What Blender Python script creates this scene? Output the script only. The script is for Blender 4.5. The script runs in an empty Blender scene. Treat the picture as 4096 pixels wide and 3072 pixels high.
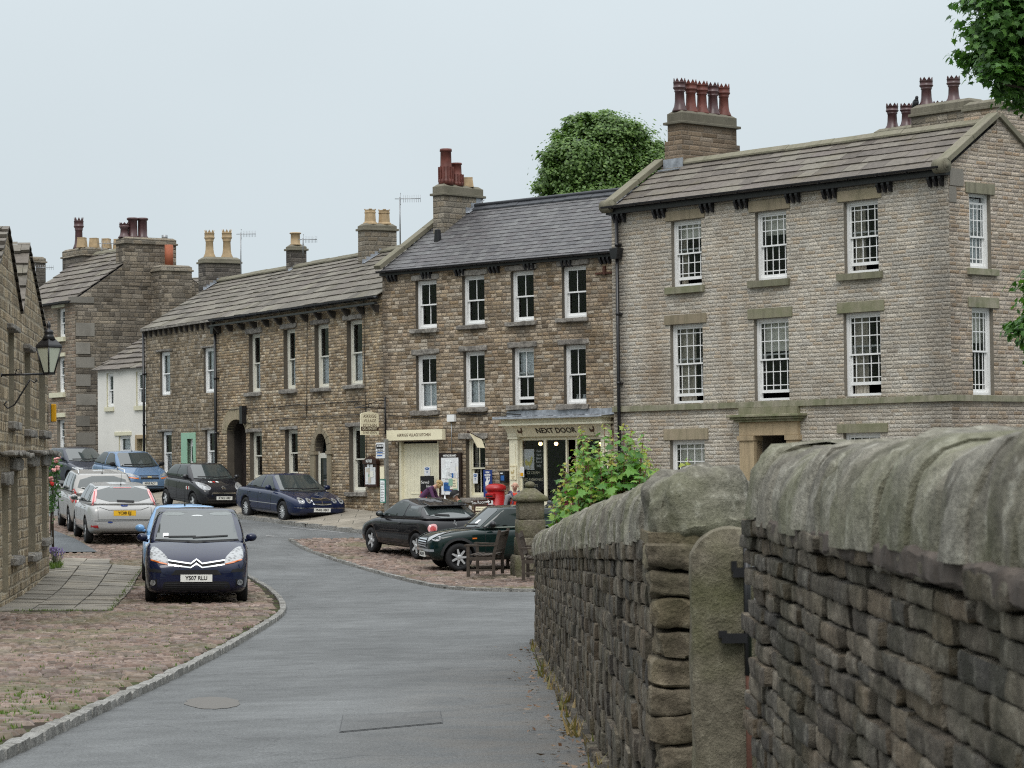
import bpy, bmesh, math, random
import numpy as np
from mathutils import Vector, Matrix, geometry, noise
from mathutils.bvhtree import BVHTree

random.seed(7)
rng = np.random.default_rng(11)
SC = bpy.context.scene
COL = SC.collection
PI = math.pi
R = math.radians

# ------------------------------------------------------------------ camera model (photo is 4096 x 3072)
FPX, CX, CY = 10200.0, 2048.0, 1536.0
EYE = 1.65
PITCH = math.atan(322.0 / FPX)
ROLL = 0.0111
_f = np.array([0, math.cos(PITCH), math.sin(PITCH)])
_r0 = np.array([1.0, 0, 0])
_u0 = np.array([0, -math.sin(PITCH), math.cos(PITCH)])
_r = math.cos(ROLL) * _r0 - math.sin(ROLL) * _u0
_u = math.sin(ROLL) * _r0 + math.cos(ROLL) * _u0
CAM = np.array([0, 0, EYE])

def ray(px, py):
 d = _f + (px - CX) / FPX * _r - (py - CY) / FPX * _u
 return d / d[1]                       # unit step in Y

def at(px, py, Y):
 return CAM + ray(px, py) * Y

V = 4096.0 / 2212.0                       # readings taken from the 2212 px wide view

# ------------------------------------------------------------------ terrain
_ctl = [(-8, 6, -1.62), (0, 4, -1.63), (6, 4, -1.6), (0, -4, -1.63), (-10, -4, -1.6), (8, -4, -1.6), (0.4, 12, -1.64), (-4, 15, -1.73),
  (-11, 14, -1.72), (6, 14, -1.6), (0.35, 20, -1.86), (-8, 21, -1.95), (6, 22, -1.9), (0.25, 31, -2.18), (-6, 32, -2.25), (-13, 32, -2.2),
  (6, 32, -2.15), (-5.9, 47.5, -2.47), (-9, 44, -2.35), (-10.3, 56, -2.2), (0, 45, -2.42), (1, 50, -2.42), (2, 56, -2.4), (8, 48, -2.35),
  (0, 65, -2.12), (3, 65, -2.15), (9, 56, -2.3), (-2.6, 60, -2.3), (-5.7, 66, -1.92), (-3.4, 65, -2.12), (-10.9, 65, -1.87), (-12.1, 70, -1.72),
  (-6.7, 74, -1.62), (-8, 77, -1.52), (-3.7, 73, -1.78), (-9.5, 82, -1.36), (-12.6, 88, -0.94), (-16, 91, -0.75), (-18, 100, -0.3),
  (-24, 112, 0.2), (-12.5, 100, -0.4), (0, 80, -1.8), (12, 70, -2.1), (16, 60, -2.2), (16, 40, -2.2), (-18, 50, -2.2), (-20, 70, -1.5), (-18, 30, -2.1)]
_c = np.array(_ctl, float)
def _phi(r):
 return np.where(r > 1e-9, r * r * np.log(np.maximum(r, 1e-9)), 0)
_n = len(_c)
_A = np.zeros((_n + 3, _n + 3))
_dd = np.hypot(_c[:, None, 0] - _c[None, :, 0], _c[:, None, 1] - _c[None, :, 1])
_A[:_n, :_n] = _phi(_dd) + np.eye(_n) * 12.0
_A[:_n, _n] = 1; _A[:_n, _n + 1:] = _c[:, :2]
_A[_n, :_n] = 1; _A[_n + 1:, :_n] = _c[:, :2].T
_w = np.linalg.solve(_A, np.concatenate([_c[:, 2], np.zeros(3)]))

def gz(x, y):
 x = np.clip(np.asarray(x, float), -26, 20); y = np.clip(np.asarray(y, float), -6, 116)
 r = np.hypot(x[..., None] - _c[:, 0], y[..., None] - _c[:, 1])
 return _phi(r) @ _w[:_n] + _w[_n] + _w[_n + 1] * x + _w[_n + 2] * y + EYE

def gzf(x, y):
 return float(gz(np.array([x]), np.array([y]))[0])

def ground(px, py, dz=0.0):
 d = ray(px, py)
 Ys = np.arange(4, 130, 0.25)
 P = CAM[None] + Ys[:, None] * d[None]
 h = P[:, 2] - gz(P[:, 0], P[:, 1]) - dz
 k = np.where(h < 0)[0]
 if len(k) == 0:
  return CAM + d * 128
 i = k[0]
 if i == 0:
  return P[0]
 t = h[i - 1] / (h[i - 1] - h[i])
 return P[i - 1] + (P[i] - P[i - 1]) * t

def gpoly(pts, s=V):
 return [tuple(ground(x * s, y * s)[:2]) for x, y in pts]

# ------------------------------------------------------------------ objects
def tag(o, label=None, cat=None, group=None, kind=None):
 if label: o['label'] = label
 if cat: o['category'] = cat
 if group: o['group'] = group
 if kind: o['kind'] = kind
 return o

def empty(name, loc=(0, 0, 0), rz=0.0, label=None, cat=None, group=None):
 o = bpy.data.objects.new(name, None)
 COL.objects.link(o)
 o.empty_display_size = 0.2
 o.location = loc; o.rotation_euler = (0, 0, rz)
 return tag(o, label, cat, group)

class MB:
 def __init__(self):
  self.v = []; self.f = []; self.m = []; self.s = []
 def add(self, vs, fs, mi=0, smooth=False):
  b = len(self.v)
  self.v.extend([tuple(map(float, p)) for p in vs])
  for f in fs:
   self.f.append(tuple(i + b for i in f)); self.m.append(mi); self.s.append(smooth)
  return self
 def box(self, x0, x1, y0, y1, z0, z1, mi=0, M=None):
  vs = [(x0, y0, z0), (x1, y0, z0), (x1, y1, z0), (x0, y1, z0), (x0, y0, z1), (x1, y0, z1), (x1, y1, z1), (x0, y1, z1)]
  if M is not None: vs = [M @ Vector(p) for p in vs]
  return self.add(vs, [(0, 3, 2, 1), (4, 5, 6, 7), (0, 1, 5, 4), (1, 2, 6, 5), (2, 3, 7, 6), (3, 0, 4, 7)], mi)
 def prism(self, poly, y0, y1, mi=0, plane='xz', M=None):
  """poly: list of 2-d points, extruded along the third axis."""
  def P(a, b, c):
   return {'xz': (a, c, b), 'xy': (a, b, c), 'yz': (c, a, b)}[plane]
  n = len(poly)
  vs = [P(a, b, y0) for a, b in poly] + [P(a, b, y1) for a, b in poly]
  if M is not None: vs = [M @ Vector(p) for p in vs]
  fs = [tuple(range(n)), tuple(range(2 * n - 1, n - 1, -1))] + [(i, i + n, (i + 1) % n + n, (i + 1) % n) for i in range(n)]
  return self.add(vs, fs, mi)
 def tube(self, path, r, n=8, mi=0, cap=True):
  path = [Vector(p) for p in path]
  rs = r if isinstance(r, (list, tuple)) else [r] * len(path)
  vs = []; fs = []
  prev = None
  for i, p in enumerate(path):
   t = (path[min(i + 1, len(path) - 1)] - path[max(i - 1, 0)])
   t = t.normalized() if t.length > 1e-9 else Vector((0, 0, 1))
   if prev is None:
    a = t.orthogonal().normalized()
   else:
    a = prev - t * prev.dot(t)
    a = a.normalized() if a.length > 1e-6 else t.orthogonal().normalized()
   prev = a
   b = t.cross(a)
   for k in range(n):
    th = 2 * PI * k / n
    vs.append(p + (a * math.cos(th) + b * math.sin(th)) * rs[i])
  for i in range(len(path) - 1):
   for k in range(n):
    fs.append((i * n + k, i * n + (k + 1) % n, (i + 1) * n + (k + 1) % n, (i + 1) * n + k))
  if cap:
   fs.append(tuple(range(n - 1, -1, -1))); e = (len(path) - 1) * n
   fs.append(tuple(range(e, e + n)))
  return self.add(vs, fs, mi, True)
 def lathe(self, prof, n=16, c=(0, 0, 0), mi=0, M=None, smooth=True, caps=True):
  vs = []; fs = []
  for r, z in prof:
   for k in range(n):
    th = 2 * PI * k / n
    p = (c[0] + r * math.cos(th), c[1] + r * math.sin(th), c[2] + z)
    vs.append(M @ Vector(p) if M is not None else p)
  for i in range(len(prof) - 1):
   for k in range(n):
    fs.append((i * n + k, i * n + (k + 1) % n, (i + 1) * n + (k + 1) % n, (i + 1) * n + k))
  if caps and prof[0][0] > 1e-4: fs.append(tuple(range(n - 1, -1, -1)))
  if caps and prof[-1][0] > 1e-4:
   e = (len(prof) - 1) * n; fs.append(tuple(range(e, e + n)))
  return self.add(vs, fs, mi, smooth)
 def ball(self, c, r, n=10, mi=0):
  r = (r, r, r) if not isinstance(r, (tuple, list)) else r
  m = max(4, n // 2 + 1)
  vs = []; fs = []
  for i in range(m + 1):
   ph = PI * i / m
   for k in range(n):
    th = 2 * PI * k / n
    vs.append((c[0] + r[0] * math.sin(ph) * math.cos(th), c[1] + r[1] * math.sin(ph) * math.sin(th), c[2] - r[2] * math.cos(ph)))
  for i in range(m):
   for k in range(n):
    fs.append((i * n + k, i * n + (k + 1) % n, (i + 1) * n + (k + 1) % n, (i + 1) * n + k))
  return self.add(vs, fs, mi, True)
 def build(self, name, mats, parent=None, bevel=0.0):
  return mk(name, self.v, self.f, mats, parent, self.m, self.s, bevel)

def mesh_uv(me):
 """a UV map in metres on every face: u along the level direction, v up the face"""
 nl = len(me.loops)
 if nl == 0: return
 co = np.empty(len(me.vertices) * 3); me.vertices.foreach_get('co', co); co = co.reshape(-1, 3)
 li = np.empty(nl, int); me.loops.foreach_get('vertex_index', li)
 ls = np.empty(len(me.polygons), int); me.polygons.foreach_get('loop_total', ls)
 nr = np.empty(len(me.polygons) * 3); me.polygons.foreach_get('normal', nr); nr = nr.reshape(-1, 3)
 N = np.repeat(nr, ls, axis=0)
 t1 = np.stack([-N[:, 1], N[:, 0], np.zeros(nl)], 1)
 ln = np.linalg.norm(t1, axis=1)
 flat = ln < 0.05
 t1[flat] = (1, 0, 0); ln[flat] = 1
 t1 /= ln[:, None]
 t2 = np.cross(N, t1)
 p = co[li]
 uv = np.stack([(p * t1).sum(1), (p * t2).sum(1)], 1)
 lay = me.uv_layers.new(name='UVMap')
 lay.data.foreach_set('uv', uv.astype(np.float32).ravel())

def mk(name, v, f, mats, parent=None, m=None, s=None, bevel=0.0, uv=True):
 me = bpy.data.meshes.new(name)
 me.from_pydata([tuple(p) for p in v], [], f)
 if not isinstance(mats, (list, tuple)): mats = [mats]
 for x in mats: me.materials.append(x)
 if m is not None and len(mats) > 1: me.polygons.foreach_set('material_index', np.array(m, np.int32))
 if s is not None: me.polygons.foreach_set('use_smooth', np.array(s, bool))
 me.update()
 if uv: mesh_uv(me)
 o = bpy.data.objects.new(name, me)
 COL.objects.link(o)
 if parent is not None: o.parent = parent
 if bevel > 0:
  b = o.modifiers.new('bevel', 'BEVEL'); b.width = bevel; b.segments = 2; b.limit_method = 'ANGLE'; b.angle_limit = R(40)
 return o

def mk_np(name, v, quads, mat, parent=None, smooth=False, uv=False, sharp=0):
 """fast build from numpy arrays; quads (n,k)"""
 me = bpy.data.meshes.new(name)
 v = np.asarray(v, np.float32); quads = np.asarray(quads, np.int32)
 k = quads.shape[1]
 me.vertices.add(len(v)); me.vertices.foreach_set('co', v.ravel())
 me.loops.add(quads.size); me.loops.foreach_set('vertex_index', quads.ravel())
 me.polygons.add(len(quads))
 me.polygons.foreach_set('loop_start', np.arange(0, quads.size, k, dtype=np.int32))
 me.update(calc_edges=True)
 me.polygons.foreach_set('use_smooth', np.full(len(quads), smooth, bool))
 me.materials.append(mat)
 me.validate()
 if sharp: me.set_sharp_from_angle(angle=R(sharp))
 if uv: mesh_uv(me)
 o = bpy.data.objects.new(name, me); COL.objects.link(o)
 if parent is not None: o.parent = parent
 return o

def in_poly(p, poly):
 x, y = p; c = False; n = len(poly); j = n - 1
 for i in range(n):
  xi, yi = poly[i]; xj, yj = poly[j]
  if (yi > y) != (yj > y) and x < (xj - xi) * (y - yi) / (yj - yi + 1e-12) + xi: c = not c
  j = i
 return c

def cdt(outer, holes=(), extra=()):
 vs = []; es = []
 for lp in [outer] + list(holes):
  b = len(vs); n = len(lp)
  vs += [Vector((p[0], p[1])) for p in lp]
  es += [(b + i, b + (i + 1) % n) for i in range(n)]
 vs += [Vector((p[0], p[1])) for p in extra]
 r = geometry.delaunay_2d_cdt(vs, es, [], 0, 1e-5)
 V2 = [tuple(p) for p in r[0]]
 F = []
 for f in r[2]:
  c = (sum(V2[i][0] for i in f) / len(f), sum(V2[i][1] for i in f) / len(f))
  if in_poly(c, outer) and not any(in_poly(c, h) for h in holes): F.append(tuple(f))
 return V2, F

def chaikin(p, n=2, closed=True):
 for _ in range(n):
  q = []; m = len(p)
  for i in range(m if closed else m - 1):
   a, b = p[i], p[(i + 1) % m]
   q.append(tuple(a[k] * .75 + b[k] * .25 for k in range(len(a)))); q.append(tuple(a[k] * .25 + b[k] * .75 for k in range(len(a))))
  if not closed: q = [p[0]] + q + [p[-1]]
  p = q
 return p

def copy_tree(o, parent=None):
 c = o.copy(); COL.objects.link(c)
 if parent is not None: c.parent = parent
 for ch in [x for x in bpy.data.objects if x.parent == o and x != c]: copy_tree(ch, c)
 return c

def text(s, size, mat, parent, M, name='lettering', align='CENTER', depth=0.003, sx=1.0, bold=0.0):
 """real lettering as a thin mesh; M places it (text lies in local xy, reads along +x)"""
 cu = bpy.data.curves.new('t', 'FONT'); cu.body = s; cu.size = size; cu.align_x = align; cu.align_y = 'CENTER'; cu.extrude = depth; cu.offset = bold
 cu.resolution_u = 3
 o = bpy.data.objects.new('t', cu); COL.objects.link(o)
 dg = bpy.context.evaluated_depsgraph_get()
 me = bpy.data.meshes.new_from_object(o.evaluated_get(dg))
 bpy.data.objects.remove(o); bpy.data.curves.remove(cu)
 me.transform(M @ Matrix.Diagonal((sx, 1, 1, 1)))
 me.materials.clear(); me.materials.append(mat)
 me.name = name
 r = bpy.data.objects.new(name, me); COL.objects.link(r); r.parent = parent
 return r

# orientation of text on a facade (local x right, y into the building): upright, facing -y
FACE = Matrix(((1, 0, 0, 0), (0, 0, -1, 0), (0, 1, 0, 0), (0, 0, 0, 1)))
def Tm(x, y, z): return Matrix.Translation((x, y, z))

# ------------------------------------------------------------------ materials
class NT:
 def __init__(self, name):
  self.mat = bpy.data.materials.new(name); self.mat.use_nodes = True
  self.t = self.mat.node_tree; self.t.nodes.clear()
  self.out = self.n('ShaderNodeOutputMaterial')
 def n(self, typ, **kw):
  x = self.t.nodes.new(typ)
  for k, v in kw.items(): setattr(x, k, v)
  return x
 def link(self, a, b): self.t.links.new(a, b)
 def put(self, sock, v):
  if isinstance(v, bpy.types.NodeSocket): self.link(v, sock)
  elif v is not None:
   if sock.type == 'RGBA' and not isinstance(v, (int, float)) and len(v) == 3: v = (*v, 1)
   if sock.type == 'RGBA' and isinstance(v, (int, float)): v = (v, v, v, 1)
   sock.default_value = v
 def m(self, op, a, b=None, c=None, clamp=False):
  x = self.n('ShaderNodeMath', operation=op, use_clamp=clamp)
  self.put(x.inputs[0], a); self.put(x.inputs[1], b); self.put(x.inputs[2], c)
  return x.outputs[0]
 def mix(self, f, a, b, mode='MIX'):
  x = self.n('ShaderNodeMix', data_type='RGBA', blend_type=mode)
  self.put(x.inputs['Factor'], f); self.put(x.inputs[6], a); self.put(x.inputs[7], b)
  return x.outputs[2]
 def mixf(self, f, a, b):
  x = self.n('ShaderNodeMix', data_type='FLOAT')
  self.put(x.inputs['Factor'], f); self.put(x.inputs[2], a); self.put(x.inputs[3], b)
  return x.outputs[0]
 def rng(self, v, a, b, c=0.0, d=1.0, smooth=False):
  x = self.n('ShaderNodeMapRange', interpolation_type='SMOOTHSTEP' if smooth else 'LINEAR')
  self.put(x.inputs[0], v)
  for i, q in enumerate((a, b, c, d)): self.put(x.inputs[i + 1], q)
  return x.outputs[0]
 def ramp(self, f, stops, interp='LINEAR'):
  x = self.n('ShaderNodeValToRGB'); cr = x.color_ramp; cr.interpolation = interp
  while len(cr.elements) < len(stops): cr.elements.new(0.5)
  for e, (p, c) in zip(cr.elements, stops):
   e.position = p; e.color = (*c, 1)
  self.put(x.inputs[0], f); return x.outputs[0]
 def uv(self): return self.n('ShaderNodeTexCoord').outputs['UV']
 def obj(self): return self.n('ShaderNodeTexCoord').outputs['Object']
 def sep(self, v):
  x = self.n('ShaderNodeSeparateXYZ'); self.put(x.inputs[0], v); return x.outputs
 def comb(self, a=0, b=0, c=0):
  x = self.n('ShaderNodeCombineXYZ')
  for i, q in enumerate((a, b, c)): self.put(x.inputs[i], q)
  return x.outputs[0]
 def noise(self, v, scale, detail=3, rough=.55, dist=0.0):
  x = self.n('ShaderNodeTexNoise'); self.put(x.inputs['Vector'], v); self.put(x.inputs['Scale'], scale)
  self.put(x.inputs['Detail'], detail); self.put(x.inputs['Roughness'], rough); self.put(x.inputs['Distortion'], dist)
  return x.outputs['Fac']
 def vor(self, v, scale, feature='F1', rnd=1.0):
  x = self.n('ShaderNodeTexVoronoi', feature=feature); self.put(x.inputs['Vector'], v); self.put(x.inputs['Scale'], scale)
  self.put(x.inputs['Randomness'], rnd); return x.outputs
 def white(self, v):
  x = self.n('ShaderNodeTexWhiteNoise', noise_dimensions='3D'); self.put(x.inputs['Vector'], v); return x.outputs
 def vm(self, op, a, b=None):
  x = self.n('ShaderNodeVectorMath', operation=op); self.put(x.inputs[0], a); self.put(x.inputs[1], b); return x.outputs[0]
 def island(self): return self.n('ShaderNodeNewGeometry').outputs['Random Per Island']
 def bump(self, h, strength=.5, dist=.02, normal=None):
  x = self.n('ShaderNodeBump'); self.put(x.inputs['Height'], h); x.inputs['Strength'].default_value = strength; x.inputs['Distance'].default_value = dist
  if normal is not None: self.link(normal, x.inputs['Normal'])
  return x.outputs[0]
 def bsdf(self, color, rough=.8, normal=None, metal=0.0, spec=.3, coat=0.0, **kw):
  x = self.n('ShaderNodeBsdfPrincipled')
  self.put(x.inputs['Base Color'], color); self.put(x.inputs['Roughness'], rough); self.put(x.inputs['Metallic'], metal)
  self.put(x.inputs['Specular IOR Level'], spec); self.put(x.inputs['Coat Weight'], coat)
  if coat: x.inputs['Coat Roughness'].default_value = .03
  for k, v in kw.items(): self.put(x.inputs[k.replace('_', ' ')], v)
  if normal is not None: self.link(normal, x.inputs['Normal'])
  return x.outputs[0]
 def done(self, sh):
  self.link(sh, self.out.inputs[0]); return self.mat

def simple(name, col, rough=.6, metal=0.0, spec=.3, coat=0.0, var=.12, scale=6.0, bump=0.0):
 t = NT(name); p = t.obj()
 nz = t.noise(p, scale, 4)
 c = t.mix(t.rng(nz, .3, .7), tuple(x * (1 - var) for x in col), tuple(min(1, x * (1 + var)) for x in col))
 nr = t.bump(t.noise(p, scale * 6, 3), .4, bump) if bump else None
 return t.done(t.bsdf(c, t.rng(nz, .2, .8, rough * .9, min(1, rough * 1.1)), nr, metal, spec, coat))

def masonry(name, cols, mortar, h=.14, ln=.34, seed=0.0, mort_w=.012, irregular=.5, dist=.02, rough_amp=1.0, stain=.35, stain_col=(.05, .045, .04), gain=1.0, detail=.5, cvar=.25, streak=.25, soot=()):
 """coursed rubble / squared stone: courses of uneven height, stones of uneven length, recessed or flush pointing"""
 t = NT(name)
 u, v, _ = t.sep(t.uv())
 uvs = t.comb(u, v, seed)
 wob = t.m('SUBTRACT', t.noise(t.comb(t.m('MULTIPLY', u, .5), t.m('MULTIPLY', v, 1.3), seed), 1.6, 2), .5)
 wob2 = t.m('SUBTRACT', t.noise(t.comb(seed, v, 3.3), 2.1, 1), .5)
 v2 = t.m('ADD', v, t.m('ADD', t.m('MULTIPLY', wob, .10 * irregular), t.m('MULTIPLY', wob2, h * 1.8 * irregular)))
 vr = t.m('DIVIDE', v2, h)
 row = t.m('FLOOR', vr); fv = t.m('FRACT', vr)
 rr = t.white(t.comb(row, seed, 1.7))[0]
 un = t.m('MULTIPLY', t.m('SUBTRACT', t.noise(t.comb(t.m('MULTIPLY', u, 1.0), t.m('MULTIPLY', row, 7.31), seed), 1.1 / ln * .35, 1), .5), 1.9 * irregular + .5)
 ur = t.m('ADD', t.m('ADD', t.m('MULTIPLY', t.m('DIVIDE', u, ln), t.rng(rr, 0, 1, .7, 1.35)), t.m('MULTIPLY', rr, 19.0)), un)
 col = t.m('FLOOR', ur); fu = t.m('FRACT', ur)
 cell = t.white(t.comb(col, row, seed))
 cr, cg, cb = t.sep(cell[1])
 eu = t.m('MULTIPLY', t.m('MINIMUM', fu, t.m('SUBTRACT', 1.0, fu)), ln)
 ev = t.m('MULTIPLY', t.m('MINIMUM', fv, t.m('SUBTRACT', 1.0, fv)), h)
 e = t.m('MINIMUM', eu, ev)
 n1 = t.noise(uvs, 14, 4, .6)
 n2 = t.noise(t.comb(t.m('MULTIPLY', u, .7), t.m('MULTIPLY', v, 1.6), seed), 26, 5, .65)
 e = t.m('ADD', e, t.m('MULTIPLY', t.m('SUBTRACT', n1, .5), .03 * irregular + .008))
 stone = t.rng(e, mort_w * .45, mort_w * 1.3, smooth=True)
 stone = t.m('MAXIMUM', stone, t.rng(t.noise(uvs, 1.7, 3), .42, .66, 0, .75))
 n = len(cols)
 c = t.ramp(cr, [(i / max(1, n - 1), tuple(min(1, q * gain) for q in cc)) for i, cc in enumerate(cols)])
 c = t.mix(t.rng(n2, .25, .75, .35 * detail + .0, -.0), c, (.035, .03, .025))
 c = t.mix(1.0, c, t.mix(t.rng(n2, .3, .75), (.52, .50, .48), (1.44, 1.42, 1.38)), 'MULTIPLY')
 c = t.mix(1.0, c, t.rng(cb, 0, 1, 1 - cvar, 1 + cvar), 'MULTIPLY')
 c = t.mix(stone, t.mix(t.rng(n1, .3, .7), tuple(q * .8 for q in mortar), mortar), c)
 big = t.noise(t.comb(t.m('MULTIPLY', u, 1.0), t.m('MULTIPLY', v, .5), seed + 4), .45, 4, .6)
 c = t.mix(t.rng(big, .52, .78, 0, stain), c, stain_col)
 c = t.mix(1.0, c, t.rng(t.noise(uvs, .9, 3), .3, .7, .84, 1.16), 'MULTIPLY')
 sk = t.noise(t.comb(t.m('MULTIPLY', u, 1.5), t.m('MULTIPLY', v, .13), seed + 9), 1.0, 4, .6)
 c = t.mix(t.rng(sk, .55, .75, 0, streak), c, stain_col)
 for (uc, wd_, am, sc_, *vv_) in soot:
  f = t.rng(t.m('ABSOLUTE', t.m('SUBTRACT', u, uc)), wd_, 0, 0, am, True)
  if vv_: f = t.m('MULTIPLY', f, t.m('MULTIPLY', t.rng(v, vv_[0], vv_[1], 0, 1, True), t.m('LESS_THAN', v, vv_[1] + .02)))
  c = t.mix(t.m('MULTIPLY', f, t.rng(t.m('ADD', n1, t.m('MULTIPLY', big, .6)), .45, 1.05, .15, 1)), c, sc_)
 hgt = t.m('ADD', t.m('MULTIPLY', t.rng(e, 0, .035, smooth=True), 1.0), t.m('ADD', t.m('MULTIPLY', cg, .55), t.m('MULTIPLY', n2, 1.3 * rough_amp)))
 return t.done(t.bsdf(c, .9, t.bump(hgt, .9, dist), spec=.15))

def slabmat(name, cols, lichen=(.34, .33, .28), amt=.5, moss=(.08, .08, .03), mossamt=.0, rough=.75):
 t = NT(name); p = t.obj()
 c = t.ramp(t.island(), [(i / (len(cols) - 1), q) for i, q in enumerate(cols)])
 n = t.noise(p, 9, 5, .6); n2 = t.noise(p, 1.3, 3); n3 = t.noise(p, 34, 4, .7)
 c = t.mix(1.0, c, t.rng(n, .25, .75, .72, 1.28), 'MULTIPLY')
 c = t.mix(t.rng(n3, .56, .72, 0, amt), c, lichen)
 c = t.mix(t.rng(n2, .55, .75, 0, mossamt), c, moss)
 return t.done(t.bsdf(c, rough, t.bump(t.m('ADD', n, n3), .6, .012), spec=.25))

def dressed(name, col, green=.0, dark=.35, streak=True):
 """sawn stone for lintels, sills, bands: grain, algae, soot runs"""
 t = NT(name); p = t.obj(); x, y, z = t.sep(p)
 isl = t.n('ShaderNodeObjectInfo').outputs['Random']
 n = t.noise(p, 3.0, 4); nf = t.noise(p, 30, 4, .65)
 st = t.noise(t.comb(t.m('MULTIPLY', x, 5), y, t.m('MULTIPLY', z, .6)), 1.2, 4, .6)
 c = t.mix(t.rng(isl, 0, 1), tuple(q * .8 for q in col), tuple(min(1, q * 1.15) for q in col))
 c = t.mix(1.0, c, t.rng(nf, .25, .75, .78, 1.2), 'MULTIPLY')
 c = t.mix(t.rng(st, .48, .72, 0, dark), c, (.05, .045, .035))
 if green: c = t.mix(t.m('MULTIPLY', t.rng(n, .38, .62), t.rng(isl, .2, .9, green * .4, green)), c, (.10, .125, .045))
 return t.done(t.bsdf(c, .88, t.bump(t.m('ADD', nf, n), .5, .008), spec=.2))

def roughstone(name, cols, lich=(.36, .35, .28), la=.4, dark=(.03, .026, .022), da=.5, scale=1.0, green=0.0):
 """individually modelled wall stones"""
 t = NT(name); p = t.obj()
 isl = t.island()
 c = t.ramp(isl, [(i / (len(cols) - 1), q) for i, q in enumerate(cols)])
 n1 = t.noise(p, 3.2 * scale, 5, .6); n2 = t.noise(p, 13 * scale, 6, .65); n3 = t.noise(p, 60 * scale, 4, .7)
 c = t.mix(t.rng(n1, .42, .68, 0, da), c, dark)
 c = t.mix(1.0, c, t.rng(n2, .3, .72, .6, 1.45), 'MULTIPLY')
 c = t.mix(t.rng(n2, .56, .68, 0, la), c, lich)
 if green: c = t.mix(t.rng(t.noise(p, 2.1, 3), .46, .62, 0, green), c, (.105, .115, .04))
 c = t.mix(1.0, c, t.rng(n3, .3, .7, .82, 1.18), 'MULTIPLY')
 h = t.m('ADD', t.m('MULTIPLY', n2, 1.0), t.m('ADD', t.m('MULTIPLY', n3, .35), t.m('MULTIPLY', n1, .6)))
 return t.done(t.bsdf(c, .92, t.bump(h, .8, .03), spec=.15))

def leafmat(name, cols, trans=.35, rough=.45):
 t = NT(name)
 c = t.ramp(t.island(), [(i / (len(cols) - 1), q) for i, q in enumerate(cols)])
 b = t.bsdf(c, rough, spec=.35)
 tr = t.n('ShaderNodeBsdfTranslucent'); t.put(tr.inputs[0], t.mix(1.0, c, (1.3, 1.5, .6), 'MULTIPLY'))
 mx = t.n('ShaderNodeMixShader'); mx.inputs[0].default_value = trans
 t.link(b, mx.inputs[1]); t.link(tr.outputs[0], mx.inputs[2])
 return t.done(mx.outputs[0])

def glassmat(name, tint=(.96, .98, .98), ior=1.5):
 """thin window glass: mostly see-through, fresnel reflection of the sky and street"""
 t = NT(name)
 tr = t.n('ShaderNodeBsdfTransparent'); t.put(tr.inputs[0], tint)
 gl = t.n('ShaderNodeBsdfGlossy'); gl.inputs['Roughness'].default_value = .02; t.put(gl.inputs[0], (.9, .93, .95))
 fr = t.n('ShaderNodeFresnel'); fr.inputs[0].default_value = ior
 mx = t.n('ShaderNodeMixShader'); t.link(fr.outputs[0], mx.inputs[0]); t.link(tr.outputs[0], mx.inputs[1]); t.link(gl.outputs[0], mx.inputs[2])
 return t.done(mx.outputs[0])

def carpaint(name, col, flake=.15, rough=.28):
 t = NT(name); p = t.obj()
 n = t.noise(p, 400, 1)
 dirt = t.noise(p, 2.5, 4)
 x, y, z = t.sep(p)
 low = t.m('MULTIPLY', t.rng(z, .1, .5, 1, 0), t.rng(dirt, .3, .7))
 c = t.mix(1.0, col, t.rng(n, .3, .7, 1 - flake, 1 + flake), 'MULTIPLY')
 c = t.mix(t.m('MULTIPLY', low, .25), c, (.10, .09, .075))
 return t.done(t.bsdf(c, t.rng(dirt, .3, .7, rough, rough + .1), metal=.1, spec=.08, coat=.75))

M = {}; WALLFN = {}
# walls
WALLFN['big_wall'] = lambda S: masonry('pale_squared_stone', [(.395, .36, .31), (.465, .43, .37), (.52, .485, .425), (.43, .365, .285), (.49, .465, .415), (.425, .405, .365)], (.54, .50, .445), .092, .27, 3.0, .009, .40, .020, 1.1, .38, (.20, .15, .10), 1.13, .8, .14, .3, ((.3, .5, .75, (.07, .06, .05)), (1.5, .6, .5, (.22, .15, .09)), (10.95, 1.1, .62, (.085, .078, .07)), (4.1, .4, .3, (.22, .15, .09))) + S)
M['gable_wall'] = masonry('squared_gable_stone', [(.40, .34, .27), (.50, .44, .37), (.46, .40, .33), (.40, .30, .21), (.52, .47, .41), (.36, .30, .25)], (.44, .39, .34), .095, .26, 9.0, .010, .45, .022, 1.2, .35, (.16, .125, .09), 1.1, .8, .24, .3, ((0, .7, .5, (.10, .09, .075)),))
WALLFN['mid_wall'] = lambda S: masonry('brown_coursed_stone', [(.20, .145, .09), (.30, .24, .17), (.38, .32, .25), (.27, .20, .135), (.42, .375, .31), (.17, .135, .10), (.33, .26, .18)], (.23, .19, .15), .102, .235, 5.0, .011, .55, .024, 1.1, .35, (.08, .065, .05), 1.28, .9, .33, .3, ((0, .4, .7, (.05, .045, .04)),) + S)
WALLFN['long_wall'] = lambda S: masonry('brown_coursed_stone_small', [(.21, .15, .09), (.33, .255, .165), (.40, .32, .22), (.28, .205, .135), (.44, .385, .30), (.18, .135, .09)], (.27, .225, .175), .088, .21, 13.0, .010, .5, .024, 1.1, .35, (.09, .07, .05), 1.3, .9, .35, .3, S)
M['rubble_wall'] = masonry('rubble_stone', [(.20, .155, .10), (.30, .245, .175), (.36, .31, .24), (.24, .19, .13), (.40, .36, .30)], (.24, .205, .16), .115, .21, 21.0, .013, 1.1, .028, 1.3, .4, (.09, .075, .055), 1.15, 1.0, .35, .3)
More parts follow.
